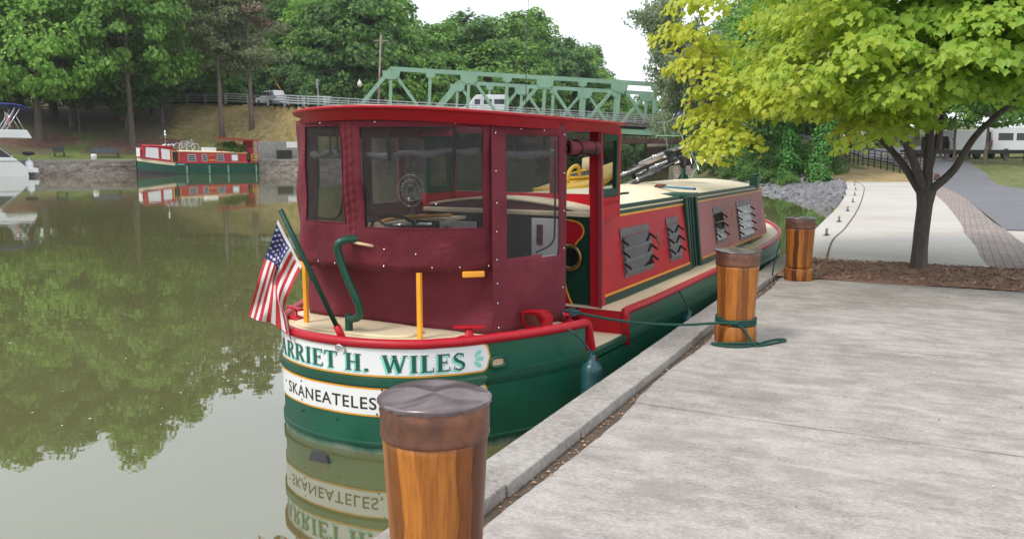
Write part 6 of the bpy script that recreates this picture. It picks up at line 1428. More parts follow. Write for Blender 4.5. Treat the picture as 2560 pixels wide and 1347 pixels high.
bl = bpy.data.objects['bow_line']; bl.location = (3.80, 10.93, 0); tag(bl, 'dark line running down behind the far bollard to the bow', 'rope')
for x_, y_, z0_ in [(6.45, 17.0, 0), (8.05, 20.45, 0), (9.82, 24.35, 0), (11.8, 28.85, 0), (13.8, 33.6, 0), (16.0, 38.9, 0), (18.2, 44.4, 0), (20.35, 49.6, 0)]:
    k = [6.45, 8.05, 9.82, 11.8, 13.8, 16.0, 18.2, 20.35].index(x_); r = empty('dock_cleat', (x_, y_, .004), R(62))
    o = ('first', 'second', 'third', 'fourth', 'fifth', 'sixth', 'seventh', 'last')[k]
    tag(r, f'small metal cleat on the curved concrete edge, {o} in the row from the far bollard', 'cleat', 'cleats along the concrete edge')
    mb = MB(); mb.box(-.15, .15, -.05, .05, 0, .012); mb.build('base_plate', M['darkgrey'], r, bevel=.004)
    for sx in (-.05, .05): mb = MB(); mb.lathe([(.028, .01), (.022, .05), (.02, .11), (.026, .14), (0, .15)], 10, (sx, 0, 0)); mb.build('horn_post', M['steel'], r)
    mb = MB(); mb.tube([(-.10, 0, .10), (.10, 0, .10)], .014, 8); mb.build('cross_bar', M['steel'], r)

# ---------------------------------------------------------------- right bank things
def railing():
    r = empty('path_railing', (25.3, 54, nz_(25.3, 54))); tag(r, 'dark brown metal railing with closely spaced posts beside the asphalt path', 'railing'); o0 = np.array(r.location)
    ln = smooth_pts([(25.9, 52.3), (25.5, 56), (25.1, 60), (25.2, 64), (25.6, 68)], 5); z = [nz_(*p) for p in ln]; P = [np.array((p[0], p[1], q)) - o0 for p, q in zip(ln, z)]
    for h in (1.25, .98, .78, .58, .38, .2): mb = MB(); mb.tube([p + (0, 0, h) for p in P], .034 if h > 1.1 else .02, 6); mb.build('rail', M['rustrail'], r)
    for k in range(0, len(P)): mb = MB(); mb.tube([P[k] + (0, 0, -.1), P[k] + (0, 0, 1.25)], .042, 6); mb.build('post', M['rustrail'], r)
M['rustrail'] = paint('rusty_brown_rail', (.045, .028, .024), .7, .3, 3)
railing()
def sign_post(name, x, y, z, h, m, lab): pass
r = empty('road_sign', (24.6, 62, nz_(24.6, 62))); tag(r, 'orange diamond sign with black curved arrow at the start of the railing', 'sign'); r.rotation_euler = (0, 0, R(-22))
mb = MB(); mb.box(-.035, .035, -.03, .03, -.1, 2.3); mb.build('post', M['post'], r)
mb = MB(); mb.prism([(0, -.06, 1.32), (.42, -.06, 1.74), (0, -.06, 2.16), (-.42, -.06, 1.74)], (0, .015, 0)); f = mb.build('face', M['orange'], r)
mb = MB()
for p, q, w in (((.09, 1.50), (.09, 1.66), .07), ((.09, 1.64), (-.06, 1.78), .07), ((-.06, 1.76), (-.06, 1.92), .07)): mb.bar((p[0], -.066 - .001 * w * 10 * p[1], p[1]), (q[0], -.066 - .001 * w * 10 * p[1], q[1]), .004, w, up=(1, 0, 0))
mb.prism([(-.15, -.07, 1.90), (.03, -.07, 1.90), (-.06, -.07, 2.04)], (0, .004, 0)); mb.build('arrow', M['letterblack'], f)
def guard():
    r = empty('guard_rail', (38, 66.5, nz_(38, 66.5))); tag(r, 'weathered timber guard rail on short posts in front of the camper van', 'guard rail'); o0 = np.array(r.location)
    xs = np.arange(31.6, 46, 1.55); pts = [np.array((x, 67.2 - .05 * (x - 34), nz_(x, 67.2))) - o0 for x in xs]
    for p in pts: mb = MB(); mb.box(p[0] - .13, p[0] + .13, p[1] - .1, p[1] + .1, p[2] - .2, p[2] + .95); mb.build('post', M['post'], r, bevel=.02)
    for a, b in zip(pts[:-1], pts[1:]): mb = MB(); mb.bar(a + (0, -.15, .70), b + (0, -.15, .70), .1, .3); mb.build('beam', M['postdark'], r)
M['postdark'] = paint('dark_timber', (.055, .05, .045), .85, .25, 3)
guard()
def van(name, loc, rz, body, lab, cat, box_h=2.0, camper=False):
    r = empty(name, loc, rz); tag(r, lab, cat); L, W, H_ = 6.2, 2.1, 2.65
    side = [(-L / 2, .45), (L / 2 - .1, .45), (L / 2, .6), (L / 2, 1.05), (L / 2 - 1.0, 1.28), (L / 2 - 1.75, 2.2), (L / 2 - 2.2, H_), (-L / 2 + .12, H_), (-L / 2, H_ - .2)]
    mb = MB(); mb.prism([(x, -W / 2, z) for x, z in side], (0, W, 0)); mb.build('body', body, r, bevel=.08)
    for sy in (-1, 1):
        for a, b, z0, z1 in ((-2.6, -1.3, 1.5, 2.1), (-1.0, .0, 1.5, 2.1), (.45, 1.15, 1.45, 2.1)):
            mb = MB(); mb.box(a, b, sy * (W / 2 + .006) - .006, sy * (W / 2 + .006) + .006, z0, z1); mb.build('window', M['carglass'], r)
        mb = MB(); mb.box(.2, .23, sy * (W / 2 + .004) - .004, sy * (W / 2 + .004) + .004, .5, 2.4); mb.box(1.35, 1.38, sy * (W / 2 + .004) - .004, sy * (W / 2 + .004) + .004, .5, 1.9); mb.build('door_seam', M['darkgrey'], r)
        mb = MB(); mb.box(-L / 2 + .05, L / 2 - .2, sy * (W / 2 + .008) - .004, sy * (W / 2 + .008) + .004, .62, .70); mb.build('side_trim', M['darkgrey'], r)
        for x in (-1.85, 2.0):
            mb = MB(); mb.lathe([(.26, -.11), (.36, -.11), (.37, -.05), (.37, .05), (.36, .11), (.26, .11)], 20, (x, sy * (W / 2 - .10), .37), 0, 'y'); w_ = mb.build('wheel', M['black'], r)
            mb = MB(); mb.lathe([(0, -.10), (.25, -.115), (.26, -.09), (.26, .09), (.25, .115), (0, .10)], 16, (x, sy * (W / 2 - .10), .37), 0, 'y'); mb.build('rim', M['steel'], w_)
        mb = MB(); mb.box(-L / 2 - .01, -L / 2 + .03, sy * .98 - .08, sy * .98 + .06, 1.0, 1.5); mb.build('tail_light', M['flagred'], r)
    mb = MB(); mb.prism([(L / 2 - 1.02, -.9, 1.33), (L / 2 - 1.02, .9, 1.33), (L / 2 - 1.70, .85, 2.18), (L / 2 - 1.70, -.85, 2.18)], (.03, 0, .03)); mb.build('windscreen', M['carglass'], r)
    mb = MB(); mb.box(-L / 2 - .012, -L / 2, -.8, .8, 1.5, 2.2); mb.build('rear_window', M['carglass'], r)
    return r
v = van('camper_van', (43.4, 72.0, nz_(43.4, 72)), R(4), M['carwhite'], 'white high roofed camper van parked behind the guard rail', 'van')
r = empty('box_trailer', (38.6, 71.5, nz_(38.6, 71.5)), R(4)); tag(r, 'plain white box trailer parked left of the camper van', 'trailer')
mb = MB(); mb.box(-1.6, 1.3, -1.05, 1.05, .55, 2.35); mb.build('body', M['carwhite'], r, bevel=.04)
mb = MB(); mb.box(-2.6, 1.3, -1.0, 1.0, .38, .545); mb.build('chassis', M['black'], r); mb = MB(); mb.box(1.302, 1.34, -1.0, 1.0, .6, 2.3); mb.build('rear_door', M['darkgrey'], r)
for x in (-.5, .35):
    for sy in (-1, 1):
        mb = MB(); mb.lathe([(.2, -.1), (.34, -.1), (.35, 0), (.34, .1), (.2, .1)], 18, (x, sy * .98, .36), 0, 'y'); w_ = mb.build('wheel', M['black'], r); mb = MB(); mb.lathe([(0, -.08), (.2, -.1), (.2, .1), (0, .08)], 12, (x, sy * .98, .36), 0, 'y'); mb.build('rim', M['steel'], w_)
r = empty('flatbed_trailer', (35.2, 71.8, nz_(35.2, 71.8)), R(4)); tag(r, 'dark flatbed trailer hitched left of the white box trailer', 'trailer')
mb = MB(); mb.box(-1.6, 1.9, -.95, .95, .5, .72); mb.build('bed', M['darkgrey'], r); mb = MB(); mb.box(.2, 1.6, -.9, .9, .722, 1.85); mb.build('load', M['dark'], r, bevel=.08)
for x in (-.7, .2):
    for sy in (-1, 1): mb = MB(); mb.lathe([(.12, -.1), (.33, -.1), (.33, .1), (.12, .1)], 16, (x, sy * .95, .34), 0, 'y'); mb.build('wheel', M['black'], r)
def car(name, loc, rz, m, lab, suv=False):
    r = empty(name, loc, rz); tag(r, lab, 'car'); L, W = 4.8, 1.85; k = 1.12 if suv else 1
    low = [(-2.4, .35), (2.35, .35), (2.4, .55), (2.35, .92 * k), (1.15, 1.02 * k), (-2.36, 1.05 * k)]
    mb = MB(); mb.prism([(x, -W / 2, z) for x, z in low], (0, W, 0)); mb.build('body', m, r, bevel=.10)
    t = [(1.12, 1.0 * k), (.35, 1.62 * k), (-1.9 if suv else -1.2, 1.66 * k), (-2.3 if suv else -2.0, 1.02 * k)]
    mb = MB(); mb.prism([(x, -.78, z) for x, z in t], (0, 1.56, 0)); mb.build('cabin', m, r, bevel=.06)
    wt = [[(.92, 1.08), (.36, 1.52), (-.28, 1.54), (-.28, 1.07)], [(-.36, 1.07), (-.36, 1.54), (-1.1, 1.55), (-1.1, 1.07)], [(-1.18, 1.07), (-1.18, 1.55), (-1.78, 1.54), (-2.02, 1.08)]]
    for sy in (-1, 1):
        for q in (wt if suv else wt[:2]): mb = MB(); mb.prism([(x, sy * .782, z * k) for x, z in q], (0, sy * .012, 0)); mb.build('window', M['carglass'], r)
        for x in (-1.45, 1.5):
            mb = MB(); mb.lathe([(.2, -.1), (.34, -.1), (.35, 0), (.34, .1), (.2, .1)], 18, (x, sy * .86, .35), 0, 'y'); w_ = mb.build('wheel', M['black'], r); mb = MB(); mb.lathe([(0, -.09), (.2, -.1), (.2, .1), (0, .09)], 12, (x, sy * .86, .35), 0, 'y'); mb.build('rim', M['steel'], w_)
        mb = MB(); mb.box(2.34, 2.41, sy * .72 - .14, sy * .72 + .14, .62, .8); mb.build('headlight', M['glasslamp'], r); mb = MB(); mb.box(-2.41, -2.36, sy * .78 - .1, sy * .78 + .1, .75, 1.0); mb.build('tail_light', M['flagred'], r)
    mb = MB(); mb.prism([(1.04, -.7, 1.08 * k), (1.04, .7, 1.08 * k), (.42, .66, 1.56 * k), (.42, -.66, 1.56 * k)], (.03, 0, .03)); mb.build('windscreen', M['carglass'], r); return r
M['glasslamp'] = paint('headlamp_glass', (.6, .62, .63), .15, .05, 4, bump=0)
car('parked_car', (41.2, 104.2, nz_(41.2, 104)), R(160), M['carwhite'], 'white car parked at the top of the asphalt path beside the lime bush')
def pole(name, x, y, z, h, r0, lean, lab, mats='polewood', arms=True, cat='utility pole'):
    r = empty(name, (x, y, z)); tag(r, lab, cat); mb = MB(); mb.tube([(0, 0, -.3), (lean * .5, 0, h * .5), (lean, 0, h)], [r0, r0 * .85, r0 * .7], 10); mb.build('shaft', M[mats], r)
    if arms:
        mb = MB(); mb.bar((lean * .93 - .9, 0, h * .93), (lean * .93 + .9, 0, h * .93), .1, .12); a = mb.build('cross_arm', M[mats], r)
        for k in (-.75, 0, .75): mb = MB(); mb.lathe([(.04, 0), (.05, .06), (.03, .14), (0, .16)], 8, (lean * .93 + k, 0, h * .93 + .06)); mb.build('insulator', M['darkgrey'], a)
    return r
pole('utility_pole', 42.6, 108, nz_(42.6, 108), 10, .2, 0, 'brown utility pole at the top of the asphalt path beside the parked car')
r = empty('drain_pipe', (25.1, 50.6, nz_(25.1, 50.6) - .05), R(10)); tag(r, 'brown pipe end on a pale block beside the path railing', 'pipe')
mb = MB(); mb.box(-.4, .25, -.3, .3, 0, .42); mb.build('block', M['path'], r, bevel=.05); mb = MB(); mb.lathe([(.13, -.35), (.2, -.35), (.2, .1)], 14, (.42, 0, .3), 0, 'y'); mb.build('pipe', M['rust'], r)
r = empty('stub_post', (7.85, 11.75, .0)); tag(r, 'pale stub post at the right edge of the mulch bed', 'post')
mb = MB(); mb.lathe([(.07, 0), (.075, .16), (.06, .19), (0, .2)], 12); mb.build('stub', M['tan'], r)

# ---------------------------------------------------------------- the green truss bridge
UX = unit((27.23, 3.2, -1.27)); UPV = unit(np.cross(np.cross(UX, (0, 0, 1)), UX)); PANEL = 27.45 / 6; DEP = 5.85
bridge = empty('truss_bridge', (-18.7, 99.5, 0)); tag(bridge, 'green steel truss road bridge across the canal', 'bridge'); bo = np.array((-18.7, 99.5, 0))
def truss(org):
    t0 = np.array(org) - bo - UX * PANEL                      # so that node 1 is the first top gusset
    tn = lambda k: t0 + UX * PANEL * k
    bn = lambda k: tn(k) - UPV * DEP
    g = empty('truss', (0, 0, 0), 0, bridge)
    mb = MB(); mb.bar(tn(1) - UX * .1, tn(9) + UX * .1, .5, .50, up=UPV); mb.build('top_chord', M['truss'], g)
    mb = MB(); mb.bar(bn(0) - UX * .3, bn(10) + UX * .3, .5, .62, up=UPV); mb.build('bottom_chord', M['truss'], g)
    for a, b in ((bn(0), tn(1)), (bn(10), tn(9))): mb = MB(); mb.bar(a, b, .5, .46, up=UPV); mb.build('end_post', M['truss'], g)
    for k in range(1, 10):
        mb = MB(); mb.bar(tn(k) - UPV * .2, bn(k) + UPV * .25, .40, .36, up=UX); mb.build('post', M['truss'], g)
    for k in range(1, 9):
        a, b = (tn(k), bn(k + 1)) if k % 2 else (bn(k), tn(k + 1)); mb = MB(); mb.bar(a, b, .36, .36, up=UPV); mb.build('diagonal', M['truss'], g)
    dn = np.cross(UX, UPV)
    for k in range(1, 10):
        w, h = (1.05, .95) if k % 2 else (.55, .55); c = tn(k) - UPV * .25
        P = [c + UX * a + UPV * b - dn * .27 for a, b in ((-w, .0), (w, .0), (w * .9, -h * .7), (w * .45, -h), (-w * .45, -h), (-w * .9, -h * .7))]
        mb = MB(); mb.prism(P, dn * .54); mb.build('gusset_plate', M['truss'], g)
    for k in range(0, 11, 2):
        c = bn(k) + UPV * .25; w, h = 1.0, .8; P = [c + UX * a + UPV * b - dn * .275 for a, b in ((-w, 0), (w, 0), (w * .5, h), (-w * .5, h))]; mb = MB(); mb.prism(P, dn * .55); mb.build('gusset_plate', M['truss'], g)
    return tn, bn
tn, bn = truss((-14.18, 100, 11.55)); OFFB = np.array((6.5, 20, .1)); truss(np.array((-14.18, 100, 11.55)) + OFFB)
d0, d1 = bn(0) + UPV * .75, bn(10) + UPV * .75
mb = MB(); mb.prism([d0 + OFFB * .01, d1 + OFFB * .01, d1 + OFFB * .985, d0 + OFFB * .985], (0, 0, .35)); mb.build('deck', M['asphalt'], bridge)
mb = MB(); mb.bar(d0 - np.array((0, .34, 0)) + UPV * .1, d1 - np.array((0, .34, 0)) + UPV * .1, .12, .38, up=UPV); mb.build('deck_edge', M['post'], bridge)
for k in range(11):
    mb = MB(); a = bn(k) + UPV * .35; mb.bar(a, a + OFFB, .3, .7); mb.build('floor_beam', M['truss'], bridge)
for off_k in (-.03, .93):
    o_ = OFFB * off_k + UPV * (1.1 - .0)
    mb = MB()
    for h in (.25, .5, .75, 1.05): mb.bar(bn(-1.7) + o_ + UPV * h, bn(10) + o_ + UPV * h, .07, .09, up=UPV)
    for k in range(-6, 41): mb.bar(bn(k / 4) + o_, bn(k / 4) + o_ + UPV * 1.05, .07, .07, up=UX)
    mb.build('railing', M['zinc'], bridge)
mb = MB(); mb.prism([(-19.2 + 18.7, 100.6 - 99.5, -1), (-17.6 + 18.7, 100.6 - 99.5, -1), (-11.6 + 18.7, 121 - 99.5, -1), (-22 + 18.7, 121.5 - 99.5, -1), (-24.5 + 18.7, 108 - 99.5, -1)], (0, 0, 7.9)); mb.build('abutment', M['seawall'], bridge)
e_ = bn(10); mb = MB(); mb.prism([e_ + (-1.2, -1.2, -6), e_ + (6, -1.2, -6), e_ + OFFB + (6, 2, -6), e_ + OFFB + (-1.2, 1.5, -6)], (0, 0, 5.7)); mb.build('abutment', M['seawall'], bridge)
van('work_van', (-3.6, 106.8, float((d0 + (d1 - d0) * .33)[2]) + .36), R(184), M['carwhite'], 'white van driving across the green truss bridge', 'van')
# rusty railway truss behind it and its pier
rb = empty('railway_bridge', (24, 135, 0)); tag(rb, 'dark rusty railway truss seen under the green bridge on a stone pier', 'bridge')
for yy in (0, 5):
    mb = MB(); mb.bar((-22, yy - 3.5, 3.6), (22, yy + 3.5, 3.6), .5, .6); mb.bar((-22, yy - 3.5, 7.0), (22, yy + 3.5, 7.0), .5, .5)
    for k in range(-10, 11):
        x = k * 2.2; y = yy + x * 3.5 / 22; x2 = x + 1.1; mb.bar((x, y, 3.6), (x2, y + .17, 7), .28, .28); mb.bar((x2, y + .17, 7), (x + 2.2, y + .35, 3.6), .28, .28)
    mb.build('truss', M['rust'], rb)
mb = MB(); mb.prism([(-22, -3.5, 3.9), (22, 3.5, 3.9), (22, 8.5, 3.9), (-22, 1.5, 3.9)], (0, 0, .25)); mb.build('deck', M['rust'], rb)
mb = MB(); mb.lathe([(1.75, -1.5), (1.65, 2.6), (1.9, 2.62), (1.9, 3.25)], 20, (-.6, 0, 0)); pr = mb.build('pier', M['pierstone'] if 'pierstone' in M else M['seawall'], rb)
mb = MB(); mb.prism([(-.25, -1.78, 1.35), (.85, -1.78, 1.35), (.3, -1.78, 2.35)], (0, .03, 0)); s_ = mb.build('warning_triangle', M['brick'], rb); mb = MB(); mb.prism([(.05, -1.80, 1.52), (.55, -1.80, 1.52), (.3, -1.80, 2.0)], (0, .01, 0)); mb.build('white_centre', M['white'], s_)
r = empty('concrete_mooring_block', (14.7, 72, -.5)); tag(r, 'low grey concrete block standing in the water at the foot of the bank thicket', 'mooring block')
mb = MB(); mb.box(-.85, .85, -.6, .6, -.6, 1.15); mb.build('block', M['seawall'], r, bevel=.06); mb = MB(); mb.box(-1.15, -.86, -.3, .3, -.6, 1.3); mb.build('timber_pile', M['post'], r)

# ---------------------------------------------------------------- along the road on the far bank
r = empty('road_railing', (-31.2, 112, 7.95)); tag(r, 'long galvanised rail fence along the top of the grassy embankment', 'railing'); o0 = np.array((-31.2, 112, 7.95))
ln = [p for p in rd if p[0] > -60]; ed = []
for k, p in enumerate(ln):
    t = unit((ln[min(k + 1, len(ln) - 1)] - ln[max(k - 1, 0)])[:2]); nn = np.array([t[1], -t[0]]) * 3.3; ed.append(np.array((p[0] + nn[0], p[1] + nn[1], p[2])) - o0)
for h in (.30, .62, .92, 1.2): mb = MB(); mb.tube([p + (0, 0, h) for p in ed], .055, 6); mb.build('rail', M['zinc'], r)
acc = 0; A = np.array(ed); cum = np.concatenate([[0], np.cumsum(np.linalg.norm(np.diff(A, axis=0), axis=1))])
for s_ in np.arange(.3, cum[-1], 3.9):
    for ds in (0, .28): p = np.array([np.interp(s_ + ds, cum, A[:, q]) for q in range(3)]); mb = MB(); mb.bar(p - (0, 0, .1), p + (0, 0, 1.2), .09, .09, up=(1, 0, 0)); mb.build('post', M['zinc'], r)
car('estate_car', (-32.0, 112.4, 8.06), R(137), M['carwhite'], 'white estate car on the embankment road behind the rail fence', True)
r = empty('street_lamp', (-20.1, 112, 6.9)); tag(r, 'globe street lamp on a slim dark post near the bridge end', 'street lamp')
mb = MB(); mb.lathe([(.14, 0), (.12, .5), (.06, .6), (.05, 3.3), (.09, 3.35), (.1, 3.5)], 12); mb.build('post', M['greend'], r); mb = MB(); mb.lathe([(.1, 3.5), (.24, 3.62), (.31, 3.85), (.27, 4.1), (.14, 4.28), (.06, 4.36), (.05, 4.5), (0, 4.56)], 16); mb.build('globe', M['lampglobe'], r)
r = empty('sign_pole', (-24.7, 108.0, 7.4)); tag(r, 'grey sign on a pole seen edge on above the rail fence', 'sign')
mb = MB(); mb.box(-.06, .06, -.05, .05, 0, 3.7); mb.build('pole', M['zinc'], r); mb = MB(); mb.box(-.13, -.06, -.35, .35, 2.55, 3.6); mb.build('plate', M['zinc'], r)
up_ = pole('utility_pole', -17.9, 113, 6.8, 10.4, .16, .6, 'tall leaning pale wooden utility pole left of the green truss')
mb = MB()
for a, b in (((.55, 0, 9.7), (-16, 6, 7.6)), ((.5, 0, 7.4), (-16, 6, 5.6)), ((.58, 0, 10.2), (.9, 3, 3.0)), ((.55, 0, 9.8), (20, 30, 9.5))): mb.tube([a, ((a[0] + b[0]) / 2, (a[1] + b[1]) / 2, (a[2] + b[2]) / 2 - .5), b], .025, 4)
mb.build('power_line', M['darkgrey'], up_)
r = empty('guy_wire', (-28.5, 109, 7.6)); tag(r, 'yellow guy wire marker slanting down to the rail fence', 'guy wire'); mb = MB(); mb.tube([(0, 0, 0), (-2.3, 2.6, 3.1)], .045, 5); mb.tube([(-2.3, 2.6, 3.1), (-6.5, 7.3, 8.6)], .02, 4); mb.build('wire', M['yellow'], r)
r = empty('brick_house', (-40.8, 141, 7.5), R(-32)); tag(r, 'brown brick house with grey roof hidden behind the pines', 'house')
mb = MB(); mb.prism([(-5.5, -3.5, 0), (5.5, -3.5, 0), (5.5, -3.5, 5), (0, -3.5, 9.2), (-5.5, -3.5, 5)], (0, 8, 0)); mb.build('wall', M['brick'], r)
mb = MB(); mb.prism([(5.9, -4, 4.6), (6.1, -4, 4.85), (0, -4, 9.6), (-6.1, -4, 4.85), (-5.9, -4, 4.6), (0, -4, 9.25)], (0, 9, 0)); mb.build('roof', M['roofgrey'], r)
for x, z in ((-3, 1), (2, 1), (-1.8, 4.2), (2.4, 4.2)): mb = MB(); mb.box(x - .6, x + .6, -3.56, -3.49, z, z + 1.7); w_ = mb.build('window', M['carglass'], r); mb = MB(); mb.box(x - .7, x + .7, -3.60, -3.565, z - .12, z); mb.build('sill', M['post'], w_)
mb = MB(); mb.box(4.0, 5.2, -1, .4, 5.4, 10.2); mb.build('chimney', M['brick'], r)

# ---------------------------------------------------------------- far bank furniture
BA = math.atan2(.61, .79)
def bench(x, y, w, m, lab):
    r = empty('park_bench', (x, y, fz(x, y)), BA); tag(r, lab, 'bench')
    mb = MB()
    for k in range(4): mb.box(-w / 2, w / 2, -.25 + .13 * k, -.15 + .13 * k, .43, .47)
    mb.build('seat', m, r); mb = MB()
    for k in range(4): mb.box(-w / 2, w / 2, .28 + .03 * k, .31 + .03 * k, .55 + .13 * k, .66 + .13 * k)
    mb.build('backrest', m, r)
    for x_ in (-w / 2 + .1, w / 2 - .1):
        for y_ in (-.22, .27): mb = MB(); mb.box(x_ - .04, x_ + .04, y_ - .04, y_ + .04, 0, .45); mb.build('leg', M['darkgrey'], r)
        mb = MB(); mb.bar((x_, .27, .44), (x_, .42, 1.08), .06, .05); mb.bar((x_, -.25, .66), (x_, .32, .68), .06, .05); mb.build('arm', M['darkgrey'], r)
M['benchblue'] = paint('blue_grey_bench', (.09, .12, .14), .5, .15, 3)
bench(-44.06, 91.1, 2.7, M['benchblue'], 'long blue grey bench on the grass beside the white mooring post')
bench(-47.8, 88.7, 1.1, M['darkgrey'], 'small dark bench at the edge of the mulch beside the yacht')
r = empty('mooring_post', (-43.5, 87.35, 1.05), BA); tag(r, 'short white mooring post on the far bank kerb', 'mooring post')
mb = MB(); mb.lathe([(.28, 0), (.28, .42), (.30, .5), (.22, .6), (0, .62)], 16); mb.build('post', M['white'], r)
r = empty('utility_cabinet', (-27.1, 99.9, .9), BA); tag(r, 'black electrical cabinet in front of the concrete retaining wall', 'cabinet')
mb = MB(); mb.box(-.82, .82, -.35, .35, 0, 1.22); mb.build('body', M['letterblack'], r, bevel=.03); mb = MB(); mb.box(-.02, .02, -.357, -.352, .05, 1.15); mb.box(-.75, .75, -.357, -.352, .96, .98); mb.build('door_seam', M['darkgrey'], r)
for k in range(6): mb = MB(); mb.box(.2, .7, -.358, -.352, .2 + .1 * k, .24 + .1 * k); mb.build('vent_slot', M['darkgrey'], r)
r = empty('retaining_wall', (-27.3, 101.2, 0), BA - R(9)); tag(r, 'stained concrete retaining wall at the foot of the dry slope', 'wall')
mb = MB(); mb.box(-3.5, 6.5, 0, .5, .6, 3.15); mb.box(-.2, 6.5, -.9, -.005, .6, 2.35); mb.build('wall', M['palewall'] if 'palewall' in M else M['path'], r, bevel=.04)
mb = MB(); mb.box(.15, 1.45, -.04, -.008, 2.42, 3.12); mb.build('white_panel', M['white'], r)
def bushat(x, y, s, k, lab): plant('shrub', (x, y, fz(x, y) - .1), BUSH[k], BSTEM, s, label=lab, cat='shrub')
bushat(-29.4, 98.9, .72, 0, 'green bush on the bank just right of the red awning')

# ---------------------------------------------------------------- red and green narrowboat on the far bank
nb = empty('narrowboat', (-39.35, 87.9, -.5), BA); tag(nb, 'red and green narrowboat with bicycles and plants moored on the far bank', 'boat')
LN = 12.7
def nsheer(x): return 1.20 + .62 * max(0, 1 - x / 5.2) ** 1.6
def nhb(x): return 1.15 * min(1, (max(x, 0) / 2.2 + .02)) ** .5 * (1 if x < 12.2 else .96)
xs = np.linspace(0, LN, 40); 
def hullz(z0, z1, ins=0.0, nm='hull', m=M['green'], par=None, xa=0, xb=LN):
    mb = MB(); q = [x for x in xs if xa <= x <= xb]
    for sg in (-1, 1): mb.sheet([[(x, sg * (nhb(x) + ins), z0(x)), (x, sg * (nhb(x) + ins), (z0(x) + z1(x)) / 2), (x, sg * (nhb(x) + ins), z1(x))] for x in q])
    if xb >= LN: mb.add([(LN, -nhb(LN), z0(LN)), (LN, nhb(LN), z0(LN)), (LN, nhb(LN), z1(LN)), (LN, -nhb(LN), z1(LN))], [(0, 1, 2, 3)])
    return mb.build(nm, m, par or nb)
hullz(lambda x: -.5, nsheer)
hullz(lambda x: -.3, lambda x: .05 + .55 * max(0, 1 - x / 4.2), .006, 'bow_blacking', M['letterblack'], None, 0, 4.3)
hullz(lambda x: nsheer(x) - .36, lambda x: nsheer(x) - .02, .012, 'cream_band', M['cream'], None, 0, 3.7)
mb = MB(); mb.sheet([[(x, -nhb(x), nsheer(x) - .01), (x, 0, nsheer(x) - .01), (x, nhb(x), nsheer(x) - .01)] for x in xs]); mb.build('deck', M['cream'], nb)
for sg in (-1, 1): mb = MB(); mb.tube([(x, sg * (nhb(x) + .01), nsheer(x)) for x in xs], .04, 6); mb.build('gunwale', M['awning'], nb)
mb = MB(); mb.box(3.75, 4.55, -1.175, -1.165, 1.02, 1.12); mb.build('registration_panel', M['teal'], nb)
for x in (4.75, 7.15, 9.2, 12.35): mb = MB(); mb.box(x - .07, x + .07, -1.24, -1.15, .05, .95); mb.build('rubbing_strip', M['truss'], nb)
# front cabin with covered windows
mb = MB(); mb.prism([(.28, -.85, 1.75), (3.9, -.98, 1.28), (3.9, -.9, 2.48), (3.2, -.85, 2.92), (.62, -.75, 3.02)], (0, .04, 0)); fc = mb.build('fore_cabin', M['awning'], nb)
mb = MB(); mb.prism([(.28, .85, 1.75), (3.9, .98, 1.28), (3.9, .9, 2.48), (3.2, .85, 2.92), (.62, .75, 3.02)], (0, -.04, 0)); mb.prism([(.28, -.85, 1.75), (.28, .85, 1.75), (.62, .75, 3.02), (.62, -.75, 3.02)], (.03, 0, 0)); mb.build('fore_cabin_back', M['awning'], nb)
mb = MB(); mb.sheet([[(.50, -.82, 3.0), (.50, 0, 3.12), (.50, .82, 3.0)], [(3.2, -.92, 2.93), (3.2, 0, 3.05), (3.2, .92, 2.93)], [(4.1, -.98, 2.40), (4.1, 0, 2.52), (4.1, .98, 2.40)]]); mb.build('fore_roof', M['awning'], nb, solid=.05)
for q in ([(.72, 1.84), (2.02, 1.66), (2.02, 2.78), (.80, 2.86)], [(2.30, 1.64), (3.16, 1.54), (3.16, 2.60), (2.30, 2.72)]):
    yy = lambda x, z: -.87 - .10 * (x - .3) / 3.6 + .07 * (z - 1.3) / 1.7
    mb = MB(); mb.prism([(x, yy(x, z) - .012, z) for x, z in q], (0, -.012, 0)); mb.build('covered_window', M['flagwhite'], fc)
mb = MB(); mb.box(.20, .24, -.7, .7, 1.9, 2.8); mb.build('covered_window', M['flagwhite'], fc)
mb = MB(); mb.box(3.38, 3.84, -1.0, -.975, 1.36, 2.42); dd_ = mb.build('doorway', M['dark'], nb); mb = MB(); mb.box(3.28, 3.38, -1.02, -.97, 1.3, 2.6); mb.tube(smooth_pts([(3.86, -1.01, 2.45), (4.02, -1.01, 2.3), (4.06, -1.01, 1.9), (4.0, -1.01, 1.35)], 3), .04, 6); mb.build('door_frame', M['gold'], dd_)
mb = MB(); mb.prism([(4.0, -1.0, 1.2), (11.45, -1.0, 1.2), (11.38, -.86, 2.25), (4.1, -.86, 2.42)], (0, .04, 0)); mc = mb.build('main_cabin', M['awning'], nb)
mb = MB(); mb.prism([(4.0, 1.0, 1.2), (11.45, 1.0, 1.2), (11.38, .86, 2.25), (4.1, .86, 2.42)], (0, -.04, 0)); mb.prism([(11.40, -1, 1.2), (11.40, 1, 1.2), (11.36, .86, 2.26), (11.36, -.86, 2.26)], (.04, 0, 0)); mb.build('main_cabin_back', M['awning'], nb)
mb = MB(); mb.sheet([[(x, y, (2.44 - .165 * (x - 4) / 7.4) + .12 * (1 - (y / .9) ** 2)) for y in np.linspace(-.93, .93, 9)] for x in np.linspace(3.3, 11.5, 8)]); mb.build('cabin_roof', M['cream'], nb, solid=.05)
for z0, z1 in ((1.24, 1.20), (2.19, 2.36)): mb = MB(); mb.bar((11.42, -1.012 + .14 * (z0 - 1.2), z0), (4.05, -1.012 + .14 * (z1 - 1.2), z1), .03, .05); mb.build('gold_stripe', M['gold'], mc)
